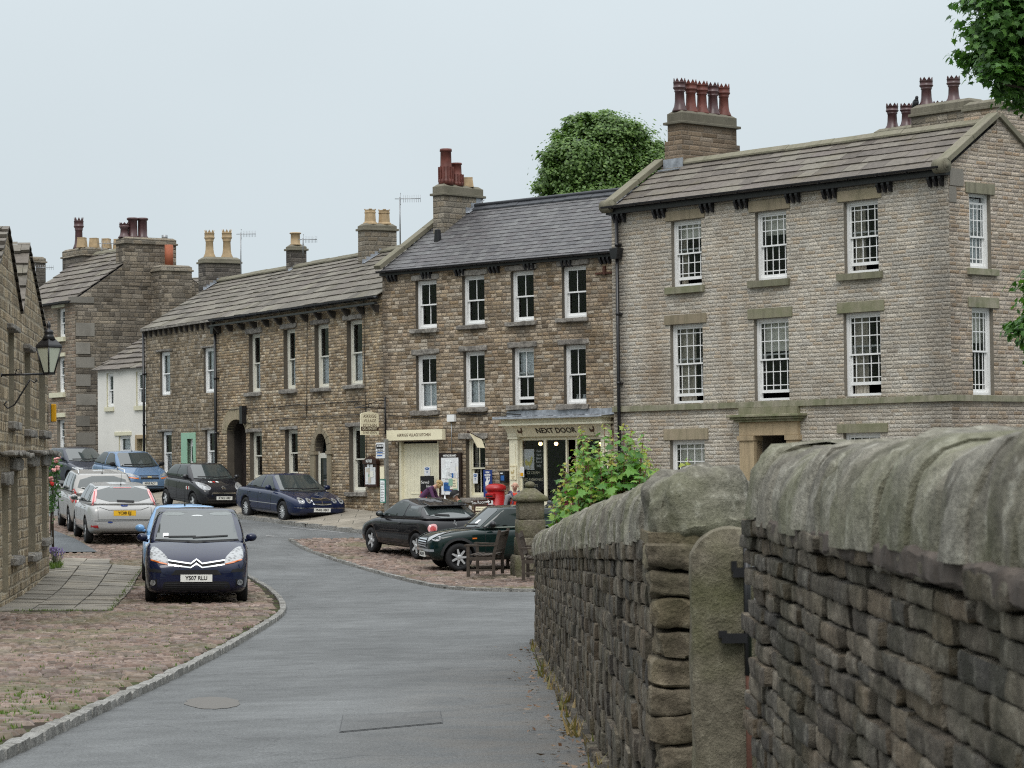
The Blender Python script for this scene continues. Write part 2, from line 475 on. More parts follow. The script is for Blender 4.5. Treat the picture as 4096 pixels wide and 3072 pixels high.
M['tall_wall'] = masonry('dark_rubble_stone', [(.13, .115, .095), (.20, .175, .145), (.25, .215, .17), (.16, .135, .105), (.28, .25, .21)], (.155, .14, .12), .15, .34, 31.0, .014, .9, .028, 1.3, .6, (.05, .045, .04), 1.25, .9, .35, .4)
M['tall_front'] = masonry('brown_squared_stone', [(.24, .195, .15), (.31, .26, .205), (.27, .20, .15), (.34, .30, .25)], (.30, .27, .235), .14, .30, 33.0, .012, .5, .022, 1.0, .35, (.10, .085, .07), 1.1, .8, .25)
M['row_wall'] = masonry('stone_with_pale_raised_pointing', [(.24, .185, .115), (.36, .29, .19), (.42, .34, .235), (.22, .165, .11), (.46, .40, .30), (.17, .13, .09)], (.40, .35, .265), .19, .27, 41.0, .028, .75, .03, 1.1, .2, (.09, .075, .05), 1.25, 1.0, .35)
M['stack_dark'] = masonry('sooty_stack_stone', [(.10, .092, .085), (.17, .155, .14), (.22, .20, .175), (.13, .12, .105), (.28, .255, .225)], (.13, .12, .11), .16, .38, 51.0, .013, .5, .022, 1.1, .5, (.04, .036, .034), .95, .6)
M['stack_pale'] = masonry('grey_stack_stone', [(.24, .22, .185), (.33, .30, .25), (.30, .255, .195), (.37, .335, .28)], (.22, .20, .17), .16, .36, 57.0, .014, .6, .022, 1.1, .4, (.08, .07, .06), .9, .6)
M['stack_brown'] = masonry('brown_stack_stone', [(.22, .165, .115), (.28, .22, .165), (.19, .145, .105), (.25, .21, .17)], (.25, .21, .17), .13, .38, 59.0, .009, .25, .014, .8, .5, (.06, .05, .04), .95, .5)
# trim
M['lintel'] = dressed('sandstone_lintel', (.33, .275, .195), .25, .4)
M['lintel_green'] = dressed('mossy_sandstone', (.29, .27, .19), .75, .35)
M['sill'] = dressed('weathered_sill', (.24, .225, .165), .5, .45)
M['lintel_rough'] = roughstone('rough_grey_lintel', [(.22, .20, .18), (.30, .28, .25)], la=.3, da=.55)
M['band'] = dressed('string_band', (.27, .25, .19), .45, .5)
M['doorstone'] = dressed('ochre_door_stone', (.40, .31, .20), .1, .35)
M['coping'] = dressed('coping_stone', (.185, .17, .13), .16, .35)
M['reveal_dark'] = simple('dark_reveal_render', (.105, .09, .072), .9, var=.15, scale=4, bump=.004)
M['cap'] = dressed('stack_cap', (.175, .16, .125), .1, .5)
M['quoin'] = dressed('quoin_block', (.215, .20, .175), .0, .4)
M['cream_stone'] = simple('cream_painted_stone', (.62, .59, .44), .7, var=.08)
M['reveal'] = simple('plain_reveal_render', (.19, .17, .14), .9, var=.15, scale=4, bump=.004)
M['whitewash'] = simple('white_limewash', (.70, .68, .63), .85, var=.05, scale=1.2, bump=.006)
# roofs
M['slab_roof'] = slabmat('stone_slate', [(.085, .072, .062), (.155, .136, .115), (.108, .094, .083), (.175, .16, .132), (.135, .115, .105)], (.25, .235, .19), .4, (.14, .12, .05), .3)
M['slab_roof_b'] = slabmat('stone_slate_grey', [(.09, .08, .068), (.16, .146, .122), (.125, .108, .094), (.20, .185, .152)], (.25, .235, .19), .4, (.12, .11, .05), .3)
M['blue_slate'] = slabmat('blue_slate', [(.064, .062, .066), (.10, .098, .101), (.086, .08, .083), (.125, .124, .124), (.08, .078, .081)], (.19, .185, .175), .16, rough=.5)
M['ridge_tile'] = simple('dark_ridge_tile', (.045, .048, .055), .45, var=.2)
M['lead'] = simple('lead_sheet', (.30, .32, .35), .42, .3, .5, var=.3, scale=7, bump=.006)
# joinery, metal
M['white_paint'] = simple('white_gloss_paint', (.80, .80, .79), .35, spec=.5, var=.04)
M['cream_paint'] = simple('cream_gloss_paint', (.78, .74, .57), .4, spec=.5, var=.05)
M['offwhite_paint'] = simple('off_white_paint', (.68, .66, .58), .4, spec=.5, var=.05)
M['green_paint'] = simple('mint_green_paint', (.27, .45, .33), .6, var=.06)
M['black_iron'] = simple('black_iron_paint', (.012, .012, .014), .35, spec=.5, var=.3)
M['dark_wood'] = simple('dark_stained_wood', (.022, .013, .010), .5, var=.3, scale=20)
M['brown_door'] = simple('dark_brown_boards', (.028, .021, .019), .6, var=.3)
M['glass'] = glassmat('window_glass')
M['net'] = simple('net_curtain', (.80, .83, .86), .9, var=.2, scale=14)
M['curtain'] = simple('beige_curtain', (.58, .53, .45), .9, var=.2)
M['blind'] = simple('pale_roller_blind', (.82, .80, .72), .9, var=.06)
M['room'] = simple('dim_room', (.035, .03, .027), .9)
M['terracotta'] = simple('terracotta', (.135, .046, .036), .5, var=.3, scale=5)
M['plum_pot'] = simple('plum_salt_glaze', (.075, .036, .037), .35, spec=.5, var=.3, scale=6)
M['buff_pot'] = simple('buff_clay', (.38, .28, .165), .7, var=.2, scale=6)
M['orange_pot'] = simple('orange_clay', (.33, .105, .055), .7, var=.1)
M['black'] = simple('matt_black', (.012, .012, .013), .7)
M['rubber'] = simple('tyre_rubber', (.018, .018, .019), .85, bump=.002, scale=30)
M['alloy'] = simple('alloy_metal', (.52, .53, .54), .35, .35, .5, var=.08)
M['chrome'] = simple('bright_chrome', (.82, .83, .85), .12, 1.0, .5, var=.03)
M['plastic'] = simple('grey_black_plastic', (.03, .031, .033), .55)
M['plate_white'] = simple('plate_white', (.78, .78, .74), .4, var=.03)
M['plate_yellow'] = simple('plate_yellow', (.80, .47, .03), .4, var=.03)
M['white_ink'] = simple('white_lettering', (.80, .80, .78), .6, var=.02)
M['black_ink'] = simple('black_lettering', (.01, .01, .011), .6, var=.02)
M['brown_ink'] = simple('brown_lettering', (.10, .055, .03), .6, var=.05)
M['gold_ink'] = simple('gold_lettering', (.50, .40, .20), .6, var=.05)
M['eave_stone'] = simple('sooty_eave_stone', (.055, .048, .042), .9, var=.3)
M['brown_board'] = simple('chocolate_board', (.040, .016, .010), .5, var=.15)
M['cream_board'] = simple('cream_board', (.80, .74, .54), .5, var=.04)
M['paper'] = simple('white_paper', (.74, .75, .76), .8, var=.05)
M['blue_enamel'] = simple('blue_enamel', (.02, .045, .20), .35, spec=.5, var=.08)
M['blue_ink'] = simple('blue_print', (.03, .12, .36), .6)
M['red_post'] = simple('post_box_red', (.36, .010, .012), .35, spec=.5, var=.06)
M['red'] = simple('bright_red', (.55, .03, .025), .5)
M['green_sign'] = simple('green_panel', (.05, .20, .16), .5)
M['yellow_box'] = simple('yellow_plastic', (.72, .36, .01), .45, var=.06)
M['galv'] = simple('galvanised', (.30, .31, .32), .45, .7, .5, var=.2)
M['cable'] = simple('cable_sheath', (.03, .028, .026), .6)
M['oldwood'] = simple('weathered_oak', (.058, .046, .037), .8, var=.3, scale=15, bump=.003)
M['post_wood'] = simple('grey_weathered_post', (.19, .185, .165), .85, var=.25, scale=12, bump=.003)

def lampmat(name, col, e):
 t = NT(name); x = t.n('ShaderNodeEmission'); t.put(x.inputs[0], col); x.inputs[1].default_value = e
 return t.done(x.outputs[0])
M['bulb'] = lampmat('lit_bulb', (1.0, .62, .25), 6.0)
t_ = NT('frosted_lantern_glass')
M['lantern_glass'] = t_.done(t_.bsdf((.52, .55, .45), .25, spec=.5))

# car glass: dark tinted, strongly reflective at the rake of a screen
def carglass(name, tint, sp):
 t = NT(name); return t.done(t.bsdf(tint, .03, spec=sp, coat=0.0, IOR=1.5))
M['screen'] = carglass('windscreen_glass', (.045, .055, .055), 1.0)
M['side_glass'] = carglass('side_window_glass', (.018, .026, .024), .45)
t_ = NT('headlamp_lens'); n_ = t_.vor(t_.obj(), 18)[0]
M['headlamp'] = t_.done(t_.bsdf(t_.mix(t_.rng(n_, .1, .6), (.05, .052, .055), (.34, .35, .36)), .15, metal=.15, spec=.5, coat=.5))
M['amber'] = simple('amber_lens', (.60, .15, .02), .2, spec=.6, coat=.8)
M['redlens'] = simple('red_lens', (.40, .012, .012), .2, spec=.6, coat=.8)
M['pinklens'] = simple('clear_pink_lens', (.62, .30, .30), .2, spec=.6, coat=.8)

# ground
def asphalt(name, base, gain=1.0):
 t = NT(name); p = t.obj(); x, y, z = t.sep(p)
 n1 = t.noise(p, .35, 4); n2 = t.noise(p, 2.2, 5, .6); n3 = t.noise(p, 60, 3, .7); vv = t.vor(p, 70)[0]
 streak = t.noise(t.comb(t.m('MULTIPLY', x, 1.0), t.m('MULTIPLY', y, .16), 0), 1.1, 4)
 c = t.mix(t.rng(n1, .35, .65), tuple(q * .86 for q in base), tuple(q * 1.14 for q in base))
 c = t.mix(1.0, c, t.rng(n2, .3, .7, .84, 1.16), 'MULTIPLY')
 c = t.mix(1.0, c, t.rng(streak, .35, .65, .92, 1.08), 'MULTIPLY')
 c = t.mix(1.0, c, t.rng(n3, .3, .7, .6, 1.42), 'MULTIPLY')
 c = t.mix(t.rng(vv, .0, .28, .5, 0), c, tuple(min(1, q * 1.9) for q in base))
 # dusty verge under the foreground wall (grit and dead leaves lie there)
 ver = t.m('MULTIPLY', t.rng(x, -1.3, .35, 0, 1), t.rng(n2, .38, .62))
 c = t.mix(t.m('MULTIPLY', ver, t.rng(y, 30, 22, 0, .42)), c, (.105, .08, .055))
 crack = t.vor(t.vm('ADD', p, t.comb(n2, n1, 0)), .55, 'DISTANCE_TO_EDGE')[0]
 c = t.mix(t.rng(crack, 0, .006, .55, 0), c, (.04, .04, .042))
 return t.done(t.bsdf(c, .85, t.bump(t.m('ADD', n3, vv), .5, .008), spec=.25))
M['road'] = asphalt('asphalt', (.117, .121, .122))
M['path_tar'] = asphalt('path_tarmac', (.088, .096, .102))
M['patch'] = asphalt('road_patch_mix', (.104, .107, .108))
M['seam'] = simple('tar_seam', (.06, .062, .064), .7, var=.3)
t_ = NT('cobble_stone'); i_ = t_.island(); p_ = t_.obj()
c_ = t_.ramp(i_, [(0, (.09, .066, .054)), (.3, (.165, .115, .092)), (.55, (.21, .155, .126)), (.8, (.135, .106, .094)), (1, (.26, .20, .168))])
c_ = t_.mix(1.0, c_, t_.rng(t_.noise(p_, 25, 4, .6), .3, .7, .65, 1.3), 'MULTIPLY')
c_ = t_.mix(t_.rng(t_.noise(p_, .5, 3), .48, .68, 0, .6), c_, (.10, .11, .05))
c_ = t_.mix(1.0, c_, t_.rng(t_.noise(p_, .28, 3), .35, .65, .88, 1.15), 'MULTIPLY')
M['cobble'] = t_.done(t_.bsdf(c_, .75, t_.bump(t_.noise(p_, 40, 4), .5, .006), spec=.3))
t_ = NT('cobble_joint'); p_ = t_.obj()
M['joint'] = t_.done(t_.bsdf(t_.mix(t_.rng(t_.noise(p_, 1.2, 4), .45, .62), (.035, .027, .02), (.05, .06, .022)), .95, spec=.1))
t_ = NT('flagstone'); p_ = t_.obj()
c_ = t_.ramp(t_.island(), [(0, (.155, .14, .115)), (.5, (.20, .182, .152)), (1, (.23, .205, .165))])
c_ = t_.mix(1.0, c_, t_.rng(t_.noise(p_, 1.6, 5, .6), .3, .7, .72, 1.25), 'MULTIPLY')
c_ = t_.mix(t_.rng(t_.noise(p_, .7, 3), .5, .7, 0, .4), c_, (.12, .115, .11))
M['flag'] = t_.done(t_.bsdf(c_, .8, t_.bump(t_.noise(p_, 22, 4), .4, .008), spec=.25))
M['kerb'] = roughstone('granite_sett', [(.20, .195, .18), (.28, .275, .26), (.235, .23, .215)], la=.2, da=.3, scale=1.4)
M['white_line'] = simple('worn_road_paint', (.19, .19, .19), .8, var=.4, scale=5)
M['grass'] = leafmat('grass_blade', [(.06, .105, .018), (.10, .16, .03), (.14, .18, .045)], .3)
M['deadleaf'] = leafmat('dead_leaf', [(.10, .05, .025), (.17, .095, .05), (.21, .145, .085)], .1)
# foreground wall
M['wallstone'] = roughstone('gritstone', [(.09, .078, .064), (.15, .128, .10), (.105, .095, .082), (.195, .168, .132), (.14, .11, .078), (.08, .074, .068)], (.30, .285, .24), .38, (.016, .014, .013), .7, 1.3, .10)
M['quoinstone'] = roughstone('ochre_gritstone', [(.15, .12, .08), (.19, .155, .105), (.165, .14, .105)], (.24, .22, .165), .3, (.03, .025, .018), .55, 1.2, .22)
M['copestone'] = roughstone('lichen_cope', [(.17, .155, .13), (.24, .225, .185), (.20, .19, .16), (.27, .255, .21)], (.40, .39, .34), .62, (.045, .04, .034), .6, 1.2, .35)
M['wallcore'] = simple('wall_mortar', (.022, .019, .016), .95, var=.3, bump=.01, scale=8)
M['gatepost'] = roughstone('gatepost_grit', [(.175, .155, .115), (.18, .16, .12)], (.28, .26, .205), .35, (.04, .034, .026), .5, 1.6, .45)
M['rust'] = simple('rusty_iron', (.085, .038, .026), .8, .2, var=.4, scale=14, bump=.004)
M['cross_stone'] = roughstone('cross_stone', [(.15, .135, .10), (.17, .15, .11)], (.32, .31, .27), .4, (.05, .045, .035), .45, 1.4, .5)
# foliage
M['leaf_far'] = leafmat('sycamore_far', [(.055, .10, .028), (.09, .16, .042), (.13, .22, .058), (.18, .27, .08)], .32)
M['leaf_near'] = leafmat('sycamore_near', [(.026, .072, .016), (.055, .135, .028), (.085, .195, .04), (.13, .25, .06)], .32)
M['leaf_bush'] = leafmat('sapling_leaf', [(.045, .13, .025), (.085, .21, .04), (.13, .28, .05), (.17, .31, .05), (.24, .34, .06)], .3)
M['bark'] = simple('bark', (.075, .06, .045), .9, var=.3, bump=.02, scale=5)
M['twig'] = simple('reddish_twig', (.16, .06, .04), .7)
M['leaf_rose'] = leafmat('rose_leaf', [(.03, .085, .02), (.06, .14, .03)], .25)
M['rose'] = simple('pink_rose', (.72, .36, .34), .7, var=.15)
M['lavender'] = simple('lavender_flower', (.27, .20, .42), .8, var=.2)

# ------------------------------------------------------------------ camera, sky, sun
cam = bpy.data.cameras.new('camera'); co_ = bpy.data.objects.new('camera', cam); COL.objects.link(co_); SC.camera = co_
cam.sensor_width = 36.0; cam.lens = 36.0 * FPX / 4096.0
cam.clip_start = 0.05; cam.clip_end = 6000
mw = Matrix.Identity(4)
for i_, ax in enumerate((_r, _u, -_f)):
 for j_ in range(3): mw[j_][i_] = float(ax[j_])
mw[0][3], mw[1][3], mw[2][3] = 0, 0, EYE
co_.matrix_world = mw
cam.dof.use_dof = True; cam.dof.focus_distance = 60.0; cam.dof.aperture_fstop = 17.0

SUN_EL, SUN_AZ = R(50), R(186)      # azimuth from +Y clockwise: behind the camera, to the left
wd = bpy.data.worlds.new('World'); SC.world = wd; wd.use_nodes = True
wt = wd.node_tree; wt.nodes.clear()
class WT(NT):
 def __init__(self, t): self.t = t
w = WT(wt)
sky = w.n('ShaderNodeTexSky'); sky.sky_type = 'NISHITA'; sky.sun_disc = False; sky.sun_elevation = SUN_EL; sky.sun_rotation = SUN_AZ
sky.dust_density = 6; sky.air_density = 1.0; sky.ozone_density = 1.0
g_ = w.n('ShaderNodeTexCoord').outputs['Generated']
gx, gy, gz_ = w.sep(g_)
up = w.m('POWER', w.m('MAXIMUM', gz_, 0.0), 2.0)
cl = w.noise(w.comb(w.m('DIVIDE', gx, w.m('ADD', up, .25)), w.m('DIVIDE', gy, w.m('ADD', up, .25)), 0), .9, 4, .5)
base = w.mix(up, (6.65, 7.5, 7.95), (27.0, 27.8, 28.2))          # overcast: brighter towards the zenith
base = w.mix(1.0, base, w.rng(cl, .3, .7, .965, 1.035), 'MULTIPLY')
base = w.mix(w.rng(gz_, -.08, -.02, 1, 0), base, (1.6, 1.6, 1.5))
mixed = w.mix(.94, sky.outputs[0], base)
bg = w.n('ShaderNodeBackground'); w.put(bg.inputs[0], mixed); bg.inputs[1].default_value = 0.1
wo = w.n('ShaderNodeOutputWorld'); w.link(bg.outputs[0], wo.inputs[0])
sl = bpy.data.lights.new('sun', 'SUN'); sl.energy = 1.2; sl.angle = R(25); sl.color = (1, .97, .93)
so = bpy.data.objects.new('sun', sl); COL.objects.link(so)
dirv = Vector((math.sin(SUN_AZ) * math.cos(SUN_EL), math.cos(SUN_AZ) * math.cos(SUN_EL), math.sin(SUN_EL)))
so.rotation_euler = (-dirv).to_track_quat('-Z', 'Y').to_euler(); so.location = dirv * 80
SC.view_settings.view_transform = 'Standard'; SC.view_settings.look = 'None'; SC.view_settings.exposure = 0.0; SC.view_settings.gamma = 1.0
SC.cycles.max_bounces = 8; SC.cycles.transparent_max_bounces = 12; SC.cycles.use_denoising = False; SC.cycles.filter_width = 1.15

# ------------------------------------------------------------------ ground, road and paving
def sheet(name, xs, ys, dz, mat):
 X, Y = np.meshgrid(xs, ys); Z = gz(X, Y) + dz
 v = np.stack([X, Y, Z], -1).reshape(-1, 3)
 nx, ny = len(xs), len(ys)
 i = (np.arange(ny - 1)[:, None] * nx + np.arange(nx - 1)[None]).ravel()
 return mk_np(name, v, np.stack([i, i + 1, i + nx + 1, i + nx], 1), mat, smooth=True)
xs = np.concatenate([[-2500, -600, -150, -60], np.arange(-32, 30.1, .8), [60, 150, 600, 2500]])
ys = np.concatenate([[-2500, -600, -100, -30], np.arange(-8, 118.1, .8), [160, 300, 800, 2500]])
tag(sheet('road', xs, ys, 0.0, M['road']), 'grey asphalt village road curving uphill past the houses', kind='structure')

def region(name, poly, dz, mat, step=.8, thick=0.0, kind='structure', label=None):
 xs_ = [p[0] for p in poly]; ys_ = [p[1] for p in poly]
 den = []
 for i in range(len(poly)):
  a, b = poly[i], poly[(i + 1) % len(poly)]
  n = max(1, int(math.hypot(a[0] - b[0], a[1] - b[1]) / step))
  den += [(a[0] + (b[0] - a[0]) * k / n, a[1] + (b[1] - a[1]) * k / n) for k in range(n)]
 ex = [(x, y) for x in np.arange(min(xs_) + step * .5, max(xs_), step) for y in np.arange(min(ys_) + step * .5, max(ys_), step) if in_poly((x, y), poly)]
 V2, F = cdt(den, (), ex)
 z = gz(np.array([p[0] for p in V2]), np.array([p[1] for p in V2])) + dz
 v = [(p[0], p[1], q) for p, q in zip(V2, z)]
 o = mk(name, v, F, mat, uv=False)
 return tag(o, label, kind=kind)

kerbL_v = [(-60, 1668), (0, 1640), (60, 1612), (150, 1569), (250, 1521), (350, 1475), (450, 1425), (530, 1380), (580, 1350), (607, 1331), (613, 1317), (606, 1299), (588, 1280), (562, 1263), (535, 1248), (500, 1222), (455, 1196), (410, 1174), (360, 1156), (310, 1141), (240, 1127), (180, 1120), (110, 1118)]
kerbL = gpoly(kerbL_v)
cob_out = kerbL + [(-14.5, 72.0), (-12.2, 58.0), (-8.6, 43.0), (-10.5, 30.0), (-11.5, 12.0), (kerbL[0][0] - 1, 12.0)]
flag_q = [tuple(ground(x, y, .1)[:2]) for x, y in [(30, 2437), (442, 2437), (575, 2262), (202, 2238)]]      # near-left, near-right, far-right, far-left
flag_q[0] = (flag_q[0][0] - .3, flag_q[0][1])
tar_poly = [tuple(ground(x, y, .1)[:2]) for x, y in [(196, 2204), (388, 2202), (300, 2150), (204, 2112)]]
flag2_poly = [tuple(ground(x, y, .1)[:2]) for x, y in [(199, 2262), (440, 2262), (440, 2232), (260, 2230), (199, 2236)]]
island_v = [(627, 1168), (650, 1184), (700, 1203), (760, 1222), (830, 1242), (900, 1260), (960, 1272), (1040, 1277), (1150, 1279), (1300, 1279), (1420, 1262)]
kerbI = gpoly(island_v)
island_poly = kerbI + gpoly([(1420, 1165), (1200, 1155), (1000, 1158), (820, 1165), (700, 1166)])

def cobbles(name, poly, holes, dz, label, y_split=30):
 bx = [p[0] for p in poly]; by = [p[1] for p in poly]
 cs = []
 y = min(by)
 while y < max(by):
  ph = random.uniform(.11, .15)
  x = min(bx) + random.random() * .2
  while x < max(bx):
   l = random.uniform(.13, .30)
   cx, cy = x + l / 2, y + random.uniform(-.018, .018)
   # skip what the frame cannot show
   if abs(cx) < cy * .212 + 1.2 and all(in_poly((cx + a, cy + b), poly) for a, b in ((.2, 0), (-.1, 0), (0, -.14))) and not any(in_poly((cx, cy), h) for h in holes):
    cs.append((cx, cy, l * .5 - .01, ph * .5 * random.uniform(.72, .98), random.uniform(-.16, .16), random.uniform(.016, .042)))
   x += l
  y += ph
 c = np.array(cs)
 g = np.array([-1, -.62, .62, 1.0])
 GX, GY = np.meshgrid(g, g); GX = GX.ravel(); GY = GY.ravel()
 edge = (np.maximum(abs(GX), abs(GY)) > .9); corner = (abs(GX) > .9) & (abs(GY) > .9)
 sx = np.where(corner, .80, 1.0)
 n = len(c)
 jx = rng.uniform(-.12, .12, (n, 16)); jy = rng.uniform(-.14, .14, (n, 16))
 lx = (GX * sx)[None] * c[:, 2:3] * (1 + jx * .6); ly = (GY * sx)[None] * c[:, 3:4] * (1 + jy * .6)
 ca, sa = np.cos(c[:, 4:5]), np.sin(c[:, 4:5])
 X = c[:, 0:1] + lx * ca - ly * sa; Y = c[:, 1:2] + lx * sa + ly * ca
 Z = (gz(c[:, 0], c[:, 1]) + dz)[:, None] + np.where(edge[None], -.012, c[:, 5:6] * (1 + rng.uniform(-.25, .25, (n, 16))))
 v = np.stack([X, Y, Z], -1).reshape(-1, 3)
 q = []
 for j in range(3):
  for i in range(3):
   a = j * 4 + i; q.append((a, a + 1, a + 5, a + 4))
 q = (np.array(q)[None] + (np.arange(n) * 16)[:, None, None]).reshape(-1, 4)
 o = mk_np(name, v, q, M['cobble'], smooth=True)
 return tag(o, label, kind='structure')

tag(region('cobble_bed', cob_out, .03, M['joint'], 1.0), 'earthy joints between the cobbles', kind='structure')
cobbles('cobbles', cob_out, [flag_q, tar_poly, flag2_poly], .03, 'brownish cobbled parking strip beside the road')
tag(region('island_bed', island_poly, .03, M['joint'], 1.0), 'earthy joints of the cobbled island', kind='structure')
cobbles('cobbled_island', island_poly, [], .03, 'cobbled island around the market cross', 0)
tag(region('tarmac_path', tar_poly, .075, M['path_tar'], .7), 'dark tarmac footpath beside the left houses', kind='structure')

def slabs(name, quad, dz, cols, rowlen, label, mat=None):
 """flags filling a four-cornered area (near-left, near-right, far-right, far-left)"""
 A, B, C_, D_ = [np.array(p) for p in quad]
 L = np.linalg.norm((D_ + C_) / 2 - (A + B) / 2)
 mb = MB();
 def P(s, t): return (A * (1 - s) + B * s) * (1 - t) + (D_ * (1 - s) + C_ * s) * t
 for ci in range(len(cols) - 1):
  t = 0.0
  while t < 1:
   t1 = min(1.0, t + random.uniform(.7, 1.3) * rowlen / L)
   if 1 - t1 < .03: t1 = 1.0
   gs = .012 / max(.3, np.linalg.norm(B - A)); gt = .012 / L
   s0, s1 = cols[ci] + gs, cols[ci + 1] - gs
   k = 3
   vs = [];
   tilt = random.uniform(-.008, .008)
   for (a, b) in [(s0, t + gt), (s1, t + gt), (s1, t1 - gt), (s0, t1 - gt)]:
    p = P(a, b); vs.append((p[0], p[1], gzf(p[0], p[1]) + dz + tilt + random.uniform(-.004, .004)))
   vs += [(x, y, z - .08) for x, y, z in vs]
   mb.add(vs, [(0, 1, 2, 3), (0, 4, 5, 1), (1, 5, 6, 2), (2, 6, 7, 3), (3, 7, 4, 0)])
   t = t1
 o = mb.build(name, mat or M['flag'])
 return tag(o, label, kind='structure')
slabs('flagstone_path', flag_q, .085, [0, .34, .67, 1.0], .62, 'worn flagstone path along the left house')
slabs('flagstone_apron', [flag2_poly[0], flag2_poly[1], flag2_poly[2], flag2_poly[3]], .088, [0, .5, 1.0], .9, 'flagstones beyond the lavender')

# kerbs of granite setts
TEMPL = {}
def templ(n):
 if n in TEMPL: return TEMPL[n]
 vs = {}; L = []; Q = []
 def vid(p):
  k = tuple(round(q, 5) for q in p)
  if k not in vs: vs[k] = len(L); L.append(k)
  return vs[k]
 g = [-1 + 2 * i / n for i in range(n + 1)]
 for ax in range(3):
  for sg in (-1, 1):
   for i in range(n):
    for j in range(n):
     c = []
     for a, b in ((g[i], g[j]), (g[i + 1], g[j]), (g[i + 1], g[j + 1]), (g[i], g[j + 1])):
      p = [0, 0, 0]; p[ax] = sg; p[(ax + 1) % 3] = a; p[(ax + 2) % 3] = b; c.append(vid(p))
     Q.append(c if sg > 0 else c[::-1])
 TEMPL[n] = (np.array(L), np.array(Q)); return TEMPL[n]

class Stones:
 """many rough blocks gathered into one mesh"""
 def __init__(self): self.v = []; self.q = []; self.n = 0
 def add(self, c, half, rot=None, seg=3, k=7, amp=.012, freq=6.0):
  L, Q = templ(seg)
  p = L / (np.abs(L) ** k).sum(1)[:, None] ** (1.0 / k)
  p = p * np.array(half)[None]
  if rot is not None: p = p @ np.array(rot).T
  p = p + np.array(c)[None]
  if amp:
   off = np.array([noise.noise_vector(Vector(q * freq)) for q in p]) * amp
   off2 = np.array([noise.noise_vector(Vector(q * freq * 2.7)) for q in p]) * amp * .45
   p = p + off + off2
  self.v.append(p); self.q.append(Q + self.n); self.n += len(p)
 def build(self, name, mat, parent=None, smooth=True):
  return mk_np(name, np.concatenate(self.v), np.concatenate(self.q), mat, parent, smooth, False, 38)

def kerb(name, pts, w, h, label, lmin=.25, lmax=.55):
 st = Stones()
 P = [np.array(p) for p in chaikin(pts, 2, False)]
 seg = [];
 for a, b in zip(P[:-1], P[1:]): seg.append(np.linalg.norm(b - a))
 cum = np.concatenate([[0], np.cumsum(seg)])
 def pos(s):
  i = min(len(seg) - 1, max(0, int(np.searchsorted(cum, s) - 1))); t = (s - cum[i]) / max(1e-6, seg[i]); return P[i] + (P[i + 1] - P[i]) * t
 s = 0
 while s < cum[-1] - .1:
  l = random.uniform(lmin, lmax); a, b = pos(s), pos(min(cum[-1], s + l)); c = (a + b) / 2; d = b - a; L = np.linalg.norm(d)
  if L > .05:
   d = d / L; rot = np.array([[d[0], -d[1], 0], [d[1], d[0], 0], [0, 0, 1]])
   z = gzf(*c)
   st.add((c[0], c[1], z + h - .1), (L / 2 - .006, w / 2 * random.uniform(.9, 1.1), .1 + random.uniform(-.008, .008)), rot, 3 if c[1] < 40 else 2, 9, .009, 9)
  s += l
 return tag(st.build(name, M['kerb']), label, kind='structure')
kerb('kerb', kerbL, .11, .075, 'pale granite sett kerb around the cobbled strip')
kerb('island_kerb', kerbI, .12, .07, 'flush pale kerb round the cobbled island', .3, .6)

M['lawn'] = simple('garden_turf', (.03, .05, .015), .95, var=.4, scale=2, bump=.02)
tag(region('garden_lawn', [(1.05, 1), (1.05, 8.4), (.82, 9.9), (.62, 31), (1.5, 33.5), (15, 40), (15, 1)], .02, M['lawn'], 1.5), 'rough grass behind the field walls', kind='structure')
# weeds in the joints
def tufts(name, pts, label, h=(.012, .042), n=(4, 9), mat=None):
 vs = []; fs = []
 for (x, y, z) in pts:
  for _ in range(random.randint(*n)):
   a = random.uniform(0, 2 * PI); r = random.uniform(0, .06); bx, by = x + r * math.cos(a), y + r * math.sin(a)
   hh = random.uniform(*h); a2 = random.uniform(0, 2 * PI); wv = .007 + .05 * hh
   b = len(vs); lean = random.uniform(.2, .9) * hh
   vs += [(bx - wv * math.cos(a2), by - wv * math.sin(a2), z), (bx + wv * math.cos(a2), by + wv * math.sin(a2), z), (bx + lean * math.cos(a2 + 1.4), by + lean * math.sin(a2 + 1.4), z + hh)]
   fs.append((b, b + 1, b + 2))
 o = mk(name, vs, fs, mat or M['grass'], uv=False); return tag(o, label, kind='stuff')
gp = []
def patch(cx, cy, rx, ry, n):
 for _ in range(n):
  px, py = random.gauss(cx, rx), random.gauss(cy, ry)
  g = ground(px * V, py * V, .09)
  if in_poly((g[0], g[1]), cob_out) and in_poly((g[0] + .15, g[1]), cob_out): gp.append((g[0], g[1], gzf(g[0], g[1]) + .04))
patch(60, 1505, 60, 18, 120); patch(130, 1485, 120, 16, 90); patch(240, 1490, 80, 10, 25); patch(330, 1400, 200, 40, 160); patch(430, 1360, 120, 22, 160)
patch(180, 1440, 140, 50, 110); patch(470, 1315, 90, 12, 90); patch(150, 1560, 120, 20, 60); patch(60, 1620, 40, 12, 25)
for t_i in np.linspace(0, 1, 40):
 px = (442 + (575 - 442) * t_i); py = 2437 + (2262 - 2437) * t_i
 g = ground(px + random.uniform(-5, 5), py, .1); gp.append((g[0], g[1], gzf(g[0], g[1]) + .09))
for t_i in np.linspace(0, 1, 26):
 g = ground(60 + 380 * t_i + random.uniform(-8, 8), 2440, .1); gp.append((g[0], g[1], gzf(g[0], g[1]) + .09))
tufts('grass', gp, 'short green weeds growing in the cobble joints')

